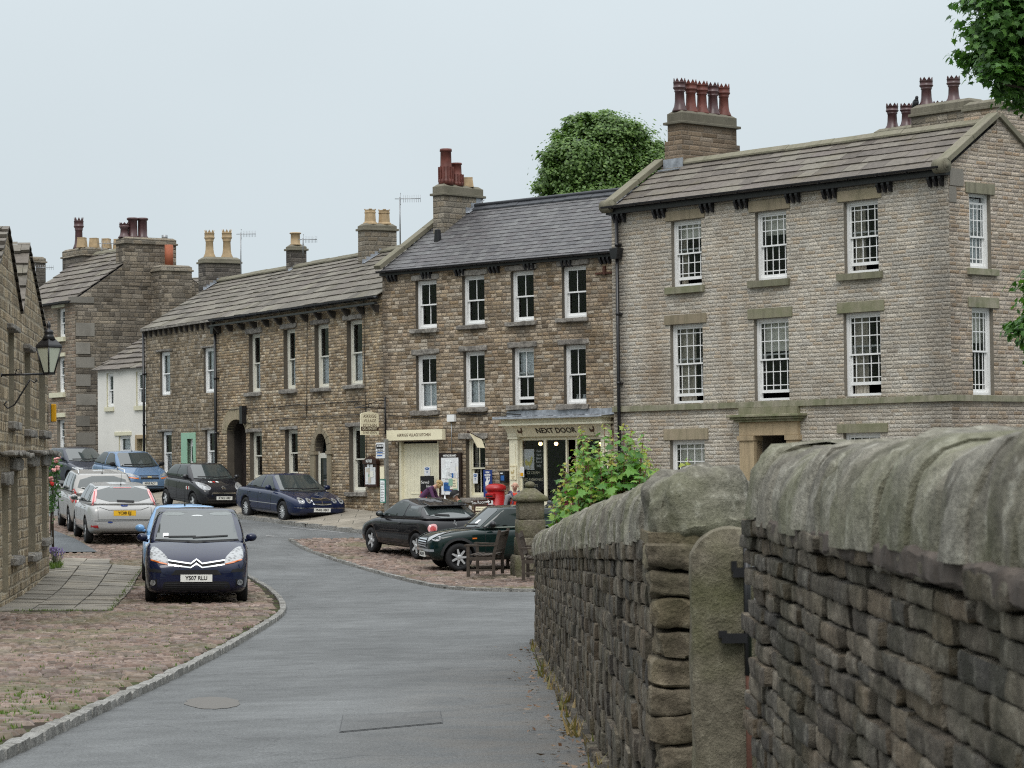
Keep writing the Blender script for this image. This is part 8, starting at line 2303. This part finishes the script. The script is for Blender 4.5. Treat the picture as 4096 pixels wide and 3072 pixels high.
def bench(loc, rz, label, L=1.5):
 """garden bench: length along local y, sitter faces -x"""
 b = empty('bench', loc, rz, label, 'bench', 'benches round the cross')
 m = MB()
 for k in range(6): x = -.24 + .088 * k; m.box(x, x + .066, -L / 2 + .03, L / 2 - .03, .42 + .008 * abs(k - 2.5), .442 + .008 * abs(k - 2.5))
 m.build('seat', M['oldwood'], b, .004)
 tl = Matrix.Translation((.27, 0, .42)) @ Matrix.Rotation(R(14), 4, 'Y')
 m = MB(); m.box(-.02, .02, -L / 2 + .06, L / 2 - .06, .44, .52, 0, tl); m.box(-.02, .02, -L / 2 + .06, L / 2 - .06, .08, .14, 0, tl)
 n = 15
 for k in range(n): y = -L / 2 + .12 + (L - .24) * k / (n - 1); m.box(-.01, .01, y - .02, y + .02, .14, .44, 0, tl)
 m.build('backrest', M['oldwood'], b)
 for s in (-1, 1):
  y = s * (L / 2 - .03)
  m = MB(); m.box(-.30, -.235, y - .03, y + .03, 0, .63); m.build('leg', M['oldwood'], b)
  m = MB(); m.box(.235, .30, y - .03, y + .03, 0, .44); m.box(-.035, .03, y - .03, y + .03, 0, .56, 0, tl); m.build('leg', M['oldwood'], b)
  m = MB(); m.box(-.235, .235, y - .02, y + .02, .34, .41); m.box(-.235, .235, y - .02, y + .02, .12, .16); m.build('rail', M['oldwood'], b)
  m = MB(); m.prism([(-.34, .63), (.32, .63), (.32, .665), (.0, .66), (-.3, .68), (-.35, .665)], y - .035, y + .035); m.build('armrest', M['oldwood'], b, .006)
g = ground(1918, 2306, .1); bench((g[0] + .12, g[1] + .72, gzf(g[0], g[1] + .7) + .09), R(-7), 'weathered wooden bench seen end-on in front of the green car, left of the pillar')
p = at(2150, 2200, 52.2); bench((p[0] + .02, 52.2, gzf(p[0], 52.2) + .09), R(176), 'dark wooden bench cut off by the field wall, right of the pillar')
p = at(2066, 2180, 57.6); bench((p[0], 57.6, gzf(p[0], 57.6) + .09), R(186), 'wooden bench mostly hidden behind the stone pillar', 1.3)

# ================================================================== people
SKIN = simple('skin', (.50, .29, .21), .55, var=.06); HAIRB = simple('blonde_hair', (.40, .27, .12), .6, var=.35, scale=60); DARKEYE = simple('eye_dark', (.02, .015, .012), .3)
def person(label, loc, rz, J, zones, hair=None, cap=None, bald=False, extra=None, group=None):
 """J: joint positions (x forward, y to the person's left, z up). One skinned surface, clothing colours by body zone."""
 root = empty('person', loc, rz, label, 'person', group)
 names = []; P = []; Rd = []; E = []
 def add(n, p, r, to=None):
  names.append(n); P.append(Vector(p)); Rd.append(r if isinstance(r, tuple) else (r, r))
  if to is not None: E.append((names.index(to), len(P) - 1))
 add('pelvis', J['pelvis'], (.155, .125))
 add('waist', J['waist'], (.14, .115), 'pelvis'); add('chest', J['chest'], (.165, .125), 'waist'); add('upchest', J['upchest'], (.13, .10), 'chest')
 add('neck', J['neck'], .055, 'upchest'); h = Vector(J['head']); n_ = Vector(J['neck']); d = (h - n_).normalized()
 fw = Vector(J.get('look', (1, 0, 0))).normalized()
 add('jaw', h - d * .055 + fw * .025, (.068, .07), 'neck'); add('skull', h + d * .02 - fw * .005, (.082, .092), 'jaw'); add('crown', h + d * .085 - fw * .008, (.05, .055), 'skull')
 for s, t in (('l', 1), ('r', -1)):
  add('shoulder' + s, J['sh' + s], .066, 'upchest'); add('elbow' + s, J['el' + s], .045, 'shoulder' + s); add('wrist' + s, J['wr' + s], .030, 'elbow' + s)
  a = (Vector(J['wr' + s]) - Vector(J['el' + s])).normalized(); sd = a.cross(Vector((0, 0, 1)));
  sd = sd.normalized() if sd.length > .1 else Vector((0, 1, 0)); dn = a.cross(sd).normalized()
  add('palm' + s, Vector(J['wr' + s]) + a * .075, (.036, .022), 'wrist' + s)
  for k, (o_, ln) in enumerate(((-.030, .062), (-.010, .075), (.010, .070), (.028, .055))):
   b0 = Vector(J['wr' + s]) + a * .085 + sd * o_
   add('f%d%s' % (k, s), b0 + a * ln * .5 - dn * .006, .0085, 'palm' + s); add('g%d%s' % (k, s), b0 + a * ln - dn * .022, .007, 'f%d%s' % (k, s))
  add('th' + s, Vector(J['wr' + s]) + a * .05 + sd * .045 * t, .010, 'palm' + s)
  add('hip' + s, J['hi' + s], .085, 'pelvis'); add('knee' + s, J['kn' + s], .058, 'hip' + s); add('ankle' + s, J['an' + s], .042, 'knee' + s)
  f_ = Vector(J.get('toe', (1, 0, 0))); add('toe' + s, Vector(J['an' + s]) + f_ * .17 - Vector((0, 0, .045)), .036, 'ankle' + s)
 me = bpy.data.meshes.new('body'); me.from_pydata([tuple(p) for p in P], E, [])
 o = bpy.data.objects.new('body', me); COL.objects.link(o)
 md = o.modifiers.new('skin', 'SKIN'); md.use_smooth_shade = True; md.branch_smoothing = .6
 for i, v in enumerate(me.skin_vertices[0].data): v.radius = Rd[i]; v.use_root = (i == 0)
 sb = o.modifiers.new('sub', 'SUBSURF'); sb.levels = 2; sb.render_levels = 2
 dg = bpy.context.evaluated_depsgraph_get(); m2 = bpy.data.meshes.new_from_object(o.evaluated_get(dg)); bpy.data.objects.remove(o)
 mats = [];
 def mi(m_):
  if m_ not in mats: mats.append(m_)
  return mats.index(m_)
 zone = {}
 for n in names:
  if n in ('pelvis',) or n.startswith('hip'): z = 'legs'
  elif n in ('waist', 'chest', 'upchest'): z = 'torso'
  elif n.startswith('shoulder'): z = 'sleeve'
  elif n.startswith('elbow'): z = 'lowersleeve'
  elif n.startswith('knee'): z = 'legs'
  elif n.startswith('ankle') or n.startswith('toe'): z = 'shoes'
  else: z = 'skin'
  zone[n] = z
 segs = []
 for a, b in E: segs.append((P[a], P[b], names[a], names[b]))
 fm = []
 for p in m2.polygons:
  c = p.center; best = None
  for A, B, na, nb in segs:
   ab = B - A; t = max(0, min(1, (c - A).dot(ab) / max(1e-9, ab.length_squared))); dd = (c - (A + ab * t)).length
   if best is None or dd < best[0]: best = (dd, t, na, nb)
  _, t, na, nb = best
  z = zone[nb] if (t > .5) else zone[na]
  if nb.startswith('elbow'): z = 'sleeve'
  if nb.startswith('shoulder'): z = 'sleeve' if t > .35 else 'torso'
  if nb.startswith('wrist'): z = 'lowersleeve' if t < .92 else 'skin'
  if nb == 'neck': z = 'torso' if t < .45 else 'skin'
  if nb.startswith('ankle'): z = 'legs' if t < .93 else 'shoes'
  if nb == 'waist': z = 'legs' if t < .45 else 'torso'
  if z == 'torso' and 'front' in zones:
   if (c - (P[names.index('chest')])).x > .045: z = 'front'
  fm.append(mi(zones.get(z, SKIN)))
 vs = [tuple(v.co) for v in m2.vertices]; fs = [tuple(p.vertices) for p in m2.polygons]
 # face: nose, eyes, ears, mouth
 b = MB(); b.v = vs; b.f = fs; b.m = fm; b.s = [True] * len(fs)
 fx = fw - d * fw.dot(d); fx.normalize(); fy = d.cross(fx)
 sk = mi(SKIN); ey = mi(DARKEYE)
 def Q(x, y, z): return h + fx * x + fy * y + d * z
 for s in (-1, 1):
  b.ball(tuple(Q(.083, s * .032, .0)), .010, 6, ey); b.ball(tuple(Q(-.005, s * .084, -.01)), (.014, .012, .026), 8, sk)
 b.tube([tuple(Q(.082, 0, .012)), tuple(Q(.108, 0, -.028)), tuple(Q(.085, 0, -.034))], [.008, .014, .008], 6, sk); b.tube([tuple(Q(.084, -.022, -.06)), tuple(Q(.092, 0, -.058)), tuple(Q(.084, .022, -.06))], .005, 5, mi(simple('lips', (.36, .14, .11), .5)))
 bo = b.build('body', mats, root)
 if hair:
  hm_ = MB(); random.seed(5)
  for k in range(60):
   a = random.uniform(-2.4, 2.4); el = random.uniform(-.25, 1.5); rr = .098
   q = Q(-math.cos(a) * math.cos(el) * rr * .95 - .008, math.sin(a) * math.cos(el) * rr, math.sin(el) * rr + .015)
   hm_.ball(tuple(q), (.032, .032, .034), 7)
  hm_.build('hair', hair, root)
 if cap:
  cm = MB(); n = 18
  vs = [];
  for i in range(7):
   el = PI / 2 * i / 6
   for k in range(n): a = 2 * PI * k / n; vs.append(tuple(Q(math.cos(a) * math.cos(el) * .142 - .008, math.sin(a) * math.cos(el) * .138, .03 + math.sin(el) * .125)))
  cm.add(vs, [(i * n + k, i * n + (k + 1) % n, (i + 1) * n + (k + 1) % n, (i + 1) * n + k) for i in range(6) for k in range(n)], 0, True)
  cm.add([tuple(Q(.09, -.07, .032)), tuple(Q(.17, -.05, .015)), tuple(Q(.185, 0, .012)), tuple(Q(.17, .05, .015)), tuple(Q(.09, .07, .032)), tuple(Q(.09, 0, .04))], [(0, 1, 2, 5), (5, 2, 3, 4)], 0, True)
  cm.build('cap', cap, root)
 return root
def C(name, col, **k): return simple(name, col, .85, **k)
st_J = dict(pelvis=(0, 0, .95), waist=(.0, 0, 1.08), chest=(.0, 0, 1.27), upchest=(-.01, 0, 1.42), neck=(.0, 0, 1.50), head=(.03, 0, 1.63), shl=(-.01, .18, 1.42), shr=(-.01, -.18, 1.42), ell=(-.03, .25, 1.14), elr=(-.03, -.25, 1.14), wrl=(.12, .24, .92), wrr=(.10, -.24, .92), hil=(0, .09, .90), hir=(0, -.09, .90), knl=(.05, .10, .48), knr=(-.06, -.10, .48), anl=(.06, .11, .08), anr=(-.14, -.11, .08))
# bald man in red and grey
X, Y = at(2058, 1950, 63.6)[:2]; zb = at(2078, 1941, 63.6)[2] - 1.64
J = dict(st_J); J['look'] = (.86, -.5, -.08)
mn = person('bald man in an orange-red top with grey sleeves and a rucksack, behind the pillar', (X, Y, zb), R(-62), J, dict(torso=C('orange_red', (.62, .055, .03)), sleeve=C('grey_marl_sleeve', (.22, .22, .23)), lowersleeve=SKIN, legs=C('dark_shorts', (.05, .05, .06)), shoes=M['black']))
m = MB(); m.ball((-.20, 0, 1.24), (.10, .15, .22), 12); m.build('rucksack', C('dark_rucksack', (.04, .035, .05)), mn)
m = MB()
for s in (-1, 1): m.tube([(-.13, s * .10, 1.45), (.02, s * .12, 1.50), (.12, s * .11, 1.38), (.135, s * .12, 1.2), (.02, s * .17, 1.06), (-.13, s * .13, 1.05)], .018, 6)
m.build('straps', C('strap', (.10, .07, .14)), mn)
# woman in purple bending over the table
X, Y = at(1688, 1995, 69.3)[:2]; zb = gzf(X, Y) + .1
J = dict(pelvis=(-.05, 0, .90), waist=(.02, 0, 1.0), chest=(.17, 0, 1.13), upchest=(.29, 0, 1.22), neck=(.37, 0, 1.26), head=(.46, 0, 1.30), look=(.8, .1, -.55), shl=(.28, .17, 1.21), shr=(.28, -.17, 1.21), ell=(.37, .20, .96), elr=(.38, -.21, .94), wrl=(.60, .12, .88), wrr=(.62, -.14, .87), hil=(-.05, .09, .86), hir=(-.05, -.09, .86), knl=(-.02, .09, .46), knr=(-.04, -.09, .46), anl=(-.05, .10, .08), anr=(-.06, -.10, .08))
PUR = C('purple_knit', (.085, .035, .085))
person('blonde woman in a purple jumper bending over a table by the boarded doors', (X, Y, zb), R(-12), J, dict(torso=PUR, sleeve=PUR, lowersleeve=PUR, legs=C('beige_trousers', (.45, .38, .28)), shoes=M['black']), HAIRB)
# seated man in a dark cap
X2, Y2 = at(1850, 2010, 68.4)[:2]; zb2 = at(1828, 1979, 68.4)[2] - 1.16
J = dict(pelvis=(0, 0, .50), waist=(.02, 0, .64), chest=(.06, 0, .82), upchest=(.10, 0, .95), neck=(.14, 0, 1.03), head=(.20, 0, 1.14), look=(.9, 0, -.4), shl=(.09, .19, .95), shr=(.09, -.19, .95), ell=(.20, .25, .70), elr=(.20, -.25, .70), wrl=(.44, .14, .74), wrr=(.44, -.14, .74), hil=(.02, .10, .48), hir=(.02, -.10, .48), knl=(.44, .11, .48), knr=(.44, -.11, .48), anl=(.40, .11, .08), anr=(.40, -.11, .08))
GRN = C('dark_green_coat', (.045, .075, .055))
person('seated man in a black cap and green jacket at the table by the notice board', (X2, Y2, zb2), R(188), J, dict(torso=GRN, sleeve=GRN, lowersleeve=GRN, legs=C('grey_trousers', (.10, .10, .10)), shoes=M['black']), simple('grey_hair', (.35, .34, .33), .7), M['black'])
ch = empty('chair', (X2, Y2, zb2), R(188), 'white plastic chair under the man in the cap', 'chair')
m = MB(); m.box(-.2, .24, -.22, .22, .40, .43); m.build('seat', M['white_paint'], ch, .01); m = MB(); m.box(-.22, -.19, -.21, .21, .5, .86); m.build('backrest', M['white_paint'], ch, .01)
for sx in (-.19, .2):
 for sy in (-.19, .19): m = MB(); m.tube([(sx, sy, .4), (sx * 1.1, sy * 1.1, 0)], .018, 6); m.build('leg', M['white_paint'], ch)
tx, ty = (X + X2) / 2 + .12, (Y + Y2) / 2 - .1; tz = gzf(tx, ty) + .1
tb = empty('table', (tx, ty, tz), 0, 'small round cafe table between the bending woman and the seated man', 'table')
m = MB(); m.lathe([(0, .80), (.36, .80), (.36, .83), (0, .83)], 24); m.build('tabletop', M['white_paint'], tb); m = MB(); m.tube([(0, 0, .8), (0, 0, .03)], .03); m.lathe([(.22, 0), (.2, .03), (.03, .05)], 16); m.build('pedestal', M['galv'], tb)
m = MB(); m.lathe([(.04, 0), (.045, .10), (.03, .15), (.015, .18), (.02, .22)], 12); o = m.build('bottle', M['white_paint']); p_ = at(1780, 1998, 68.8); o.location = (p_[0], ty, tz + .83); tag(o, 'white squeeze bottle standing on the cafe table', 'bottle')
# person in maroon behind the sapling
X, Y = at(2270, 2000, 63.2)[:2]; zb = gzf(X, Y) + .08; J = dict(st_J); MAR = C('maroon_cotton', (.12, .018, .03))
person('person in a maroon T-shirt, mostly hidden by the sapling leaves', (X, Y, zb), R(200), J, dict(torso=MAR, sleeve=MAR, lowersleeve=SKIN, legs=C('navy_trousers', (.03, .035, .06)), shoes=M['black']), simple('brown_hair', (.09, .055, .03), .7))

# ================================================================== trees and plants
MAPLE = np.array([(0, 0), (.10, .06), (.42, -.06), (.34, .16), (.60, .36), (.30, .42), (.26, .62), (.12, .60), (0, 1.0), (-.12, .60), (-.26, .62), (-.30, .42), (-.60, .36), (-.34, .16), (-.42, -.06), (-.10, .06)])
DIAM = np.array([(0, 0), (.36, .45), (0, 1.0), (-.36, .45)])
def leaves(name, pos, nrm, size, mat, parent, shape=MAPLE, droop=.5, curl=.18):
 n = len(pos); k = len(shape)
 pos = np.asarray(pos, float); nrm = np.asarray(nrm, float)
 nrm = nrm / np.maximum(1e-6, np.linalg.norm(nrm, axis=1))[:, None]
 t = rng.normal(size=(n, 3)); t[:, 2] -= droop * 1.5
 t -= nrm * (t * nrm).sum(1)[:, None]; t /= np.maximum(1e-6, np.linalg.norm(t, axis=1))[:, None]
 b = np.cross(nrm, t); s = np.asarray(size)[:, None, None]
 L = shape[None]
 z = -curl * (L[..., 0] ** 2 * 1.6 + (L[..., 1] - .4) ** 2 * .7)
 v = pos[:, None] + s * (b[:, None] * L[..., 0:1] + t[:, None] * L[..., 1:2] + nrm[:, None] * z[..., None])
 if k == 4:
  q = (np.arange(4)[None] + 4 * np.arange(n)[:, None]); return mk_np(name, v.reshape(-1, 3), q, mat, parent)
 cen = pos[:, None] + s * (t[:, None] * .38)
 v = np.concatenate([v, cen], 1).reshape(-1, 3)
 tri = np.array([(k, i, (i + 1) % k) for i in range(k)])
 q = (tri[None] + (k + 1) * np.arange(n)[:, None, None]).reshape(-1, 3)
 return mk_np(name, v, q, mat, parent)
def blobs(centers, radii, n_per, sub=.35, shell_=.75, flat=1.0):
 """leaf positions gathered in clumps over the surface of several lobes"""
 P = []; N = []
 for c, r in zip(centers, radii):
  r = np.array(r if hasattr(r, '__len__') else (r, r, r), float)
  m = int(n_per * (r.prod() ** (1 / 3)) ** 2)
  ncl = max(6, m // 45)
  d = rng.normal(size=(ncl, 3)); d /= np.linalg.norm(d, axis=1)[:, None]
  rad = rng.uniform(shell_, 1.0, ncl) ** .7
  cc = np.array(c) + d * r * rad[:, None]
  w = rng.integers(0, ncl, m)
  o = rng.normal(size=(m, 3)) * sub * r.mean() * rng.uniform(.5, 1.1, ncl)[w][:, None] * np.array([1, 1, .62])
  o[:, 2] = np.where(o[:, 2] > 0, o[:, 2] * .55, o[:, 2])
  P.append(cc[w] + o); nn = d[w] * .7 + o / (sub * r.mean()) * .35 + np.array([0, 0, .9]) + rng.normal(size=(m, 3)) * .45; N.append(nn)
 return np.concatenate(P), np.concatenate(N)
def trunk(parent, base, top, r, limbs=(), name='trunk'):
 m = MB(); b, t = Vector(base), Vector(top)
 m.tube([b + (t - b) * k / 6 + noise.noise_vector(Vector((k, 2, 1))) * r * .5 for k in range(7)], [r * (1.25 - .6 * k / 6) for k in range(7)], 10)
 for l in limbs:
  s = b + (t - b) * random.uniform(.45, .95); e = Vector(l); md = (s + e) / 2 + Vector((0, 0, (e - s).length * .1)) + noise.noise_vector(e) * .3
  m.tube([s, (s + md) / 2, md, (md + e) / 2, e], [r * .42, r * .34, r * .26, r * .18, r * .08], 7)
 return m.build(name, M['bark'], parent)
# far sycamore above the slate roof
D = 125.0
def PT(px, py, Y): p = at(px, py, Y); return (p[0], p[1], p[2])
tc = PT(2410, 900, D); gb = gzf(tc[0], 116)
tf = empty('sycamore_tree', (tc[0], tc[1], gb), 0, 'rounded green sycamore rising behind the slate roof', 'tree')
lob = [(2410, 600, 150, 140), (2300, 640, 120, 110), (2520, 610, 125, 130), (2590, 700, 90, 110), (2240, 720, 85, 70), (2400, 730, 200, 130), (2210, 800, 60, 40), (2330, 800, 140, 70), (2500, 800, 150, 90), (2440, 530, 120, 75), (2560, 820, 110, 70), (2250, 610, 55, 45), (2620, 760, 55, 60)]
random.seed(8)
for k in range(34):
 a_ = random.uniform(-.35, PI + .35); lob.append((2410 + 235 * math.cos(a_) * random.uniform(.85, 1.02), 715 - 245 * math.sin(a_) * random.uniform(.86, 1.02), random.uniform(28, 52), random.uniform(22, 40)))
lob[:12] = [(x, y, a * .86, b * .86) for x, y, a, b in lob[:12]]
cs = []; rs = []
for k, (x, y, a, b) in enumerate(lob):
 p = np.array(PT(x, y, D + random.uniform(-1.5, 1.5))) - np.array([tc[0], tc[1], gb]); cs.append(p); rs.append((a * D / FPX, 1.6 * a * D / FPX, b * D / FPX))
P, N = blobs(cs, rs, 2300, .28, .72)
leaves('crown', P, N, rng.uniform(.12, .22, len(P)), M['leaf_far'], tf, DIAM)
trunk(tf, (0, 0, 0), (0, 0, cs[5][2]), .38, [(c_[0] * .8, c_[1] * .8, c_[2] - .7) for c_ in cs])
p = PT(2110, 812, 130); ts = empty('sycamore_tree', (p[0], p[1], gb), 0, 'small green treetop just showing over the slate roof left of the sycamore', 'tree')
P, N = blobs([(0, 0, p[2] - gb - .7), (.6, 0, p[2] - gb - .5), (-.5, 0, p[2] - gb - .9)], [(.55, .9, .6), (.4, .7, .45), (.45, .6, .5)], 1400, .3)
leaves('crown', P, N, rng.uniform(.15, .28, len(P)), M['leaf_far'], ts, DIAM); trunk(ts, (0, 0, 0), (0, 0, p[2] - gb - .6), .16)
# near sycamore at the right edge
D = 44.0; bx = PT(5150, 1500, D); gb = gzf(bx[0], D)
tn = empty('sycamore_tree', (bx[0], D, gb), 0, 'near dark green sycamore whose branches hang in at the top right', 'tree')
lob = [(4010, 60, 165, 130), (3960, 190, 130, 110), (4090, 250, 165, 130), (4180, 90, 190, 150), (4010, 330, 110, 80), (4150, 360, 160, 75), (4300, 250, 200, 170), (4080, -60, 200, 130), (4250, -120, 220, 170), (4200, 1150, 120, 120), (4150, 1290, 90, 110), (4280, 1230, 150, 160), (4190, 1400, 85, 50), (4480, 80, 260, 260), (4520, 700, 220, 300), (4800, 300, 300, 400), (4600, 1150, 260, 300)]
cs = []; rs = []
for (x, y, a, b) in lob:
 yy = D + random.uniform(-.6, .6); cs.append(np.array(PT(x, y, yy)) - np.array([bx[0], D, gb])); rs.append((a * D / FPX, .75 * a * D / FPX + .25, b * D / FPX))
P, N = blobs(cs, rs, 3000, .30, .5)
leaves('crown', P, N, rng.uniform(.10, .17, len(P)), M['leaf_near'], tn, MAPLE, .8)
trunk(tn, (0, 0, 0), (0, .2, 8.5), .35, [tuple(c_) for c_ in cs])
# sapling behind the field wall
D = 30.5
sb_ = empty('sycamore_sapling', PT(2420, 2300, D)[:2] + (gzf(*PT(2420, 2300, D)[:2]),), 0, 'bright green sycamore sapling with yellow tips growing behind the field wall', 'sapling')
o0 = np.array(sb_.location)
tips = [(2235, 1930), (2250, 1862), (2300, 1800), (2322, 1712), (2330, 1850), (2362, 1900), (2395, 1770), (2418, 1702), (2450, 1745), (2470, 1820), (2495, 1702), (2525, 1716), (2540, 1770), (2575, 1730), (2590, 1800), (2622, 1880), (2600, 1950), (2560, 1860), (2440, 1900), (2380, 1960), (2280, 1990), (2500, 1930), (2225, 2030), (2300, 2060), (2350, 1760), (2755, 1838), (2700, 1905)]
m = MB(); LP = []; LN = []; LS = []; YP = []; YN = []; YS = []
random.seed(21)
tips += [(x + random.uniform(-35, 35), y + random.uniform(15, 130)) for x, y in tips[:23] for _ in range(2)]
for (x, y) in tips:
 yy = D + random.uniform(-.45, .45); top = Vector(np.array(PT(x, y, yy)) - o0); base = Vector((top.x * .45 + random.uniform(-.06, .06), (yy - D) * .4, 0)) if x < 2680 else Vector((top.x * .9, 0, 0))
 mid = base.lerp(top, .55) + Vector((random.uniform(-.08, .08), random.uniform(-.08, .08), .05))
 pts = [base, base.lerp(mid, .5), mid, mid.lerp(top, .5), top]; m.tube(pts, [.014, .012, .009, .006, .003], 6)
 Ls = (top - mid).length; kk = 0; s = 0
 while s < Ls * 1.5:
  q = top - (top - mid).normalized() * s
  sz = min(.175, .055 + s * .22) * random.uniform(.8, 1.15)
  for sg in (-1, 1):
   a = kk * PI / 2 + random.uniform(-.4, .4); d = Vector((math.cos(a) * sg, math.sin(a) * sg, .15)); st = sz * random.uniform(.4, .9)
   e = q + d * st; m.tube([q, e], .0025, 4)
   (YP if s < .13 and random.random() < .75 else LP).append(tuple(e)); (YN if len(YP) > len(YN) else LN).append((d.x * .5, d.y * .5 - .25, .8)); (YS if len(YP) > len(YS) else LS).append(sz)
  s += .045 + s * .07; kk += 1
m.build('stems', M['twig'], sb_)
leaves('leaves', LP, np.array(LN) + rng.normal(size=(len(LN), 3)) * .3, LS, M['leaf_bush'], sb_, MAPLE * np.array([1.0, 1.0]), .4)
M['leaf_tip'] = leafmat('young_leaf', [(.20, .34, .05), (.28, .36, .06), (.36, .30, .07), (.18, .32, .05)], .3)
leaves('young_leaves', YP, np.array(YN) + rng.normal(size=(len(YN), 3)) * .3, YS, M['leaf_tip'], sb_, MAPLE, .1)
# climbing rose at the end of the gabled house
rb_ = PT(212, 1960, 57.2); ro = empty('rose_bush', (rb_[0], rb_[1], gzf(rb_[0], rb_[1])), 0, 'pink climbing rose at the far corner of the gabled house', 'rose bush'); o0 = np.array(ro.location)
pl = [(206, 1850), (222, 1845), (215, 1890), (210, 1930), (222, 1960), (212, 1985), (204, 2010), (206, 1900), (228, 1875), (207, 2030)]
P = []; N = []
for (x, y) in pl:
 c_ = np.array(PT(x, y, 57.2 + random.uniform(-.1, .2))) - o0; P.append(c_ + rng.normal(size=(45, 3)) * np.array([.06, .10, .09])); N.append(rng.normal(size=(45, 3)) + np.array([.3, -.5, .6]))
leaves('leaves', np.concatenate(P), np.concatenate(N), rng.uniform(.05, .09, 450), M['leaf_rose'], ro, DIAM)
m = MB(); b0 = Vector((0, .1, 0))
for (x, y) in pl: e = Vector(np.array(PT(x, y, 57.3)) - o0); m.tube([b0, b0.lerp(e, .5) + Vector((-.05, 0, .1)), e], .008, 5)
m.build('stems', M['bark'], ro)
for (x, y) in [(233, 1829), (222, 1842), (216, 1880), (229, 1872), (203, 1915), (207, 1935)]:
 c_ = Vector(np.array(PT(x, y, 57.0)) - o0); m = MB()
 for k in range(9): m.ball(tuple(c_ + Vector((random.uniform(-.035, .035), random.uniform(-.03, .03), random.uniform(-.035, .035)))), (.032, .032, .026), 7)
 m.build('bloom', M['rose'] if y < 1930 else M['red'], ro)
g = ground(222, 2268, .1); lv = empty('lavender', (g[0], g[1], gzf(g[0], g[1]) + .1), 0, 'purple lavender clump at the foot of the left house wall', 'plant')
m = MB(); f_ = MB(); P = []; N = []
for k in range(70):
 a = random.uniform(0, 2 * PI); r_ = random.uniform(0, .14); h = random.uniform(.2, .42); e = Vector((r_ * 1.5 * math.cos(a), r_ * 1.5 * math.sin(a), h)); m.tube([(r_ * .4 * math.cos(a), r_ * .4 * math.sin(a), 0), tuple(e)], .003, 4); f_.ball(tuple(e), (.012, .012, .03), 5)
m.build('stems', simple('sage_stem', (.16, .19, .10), .8), lv); tag(f_.build('blossom', M['lavender'], lv), kind='stuff')
gq = []
for k in range(30): q = ground(random.uniform(200, 250), random.uniform(2262, 2280), .1); gq.append((q[0], q[1], gzf(q[0], q[1]) + .12))
tufts('grass', gq, 'green weeds round the lavender', (.05, .14))
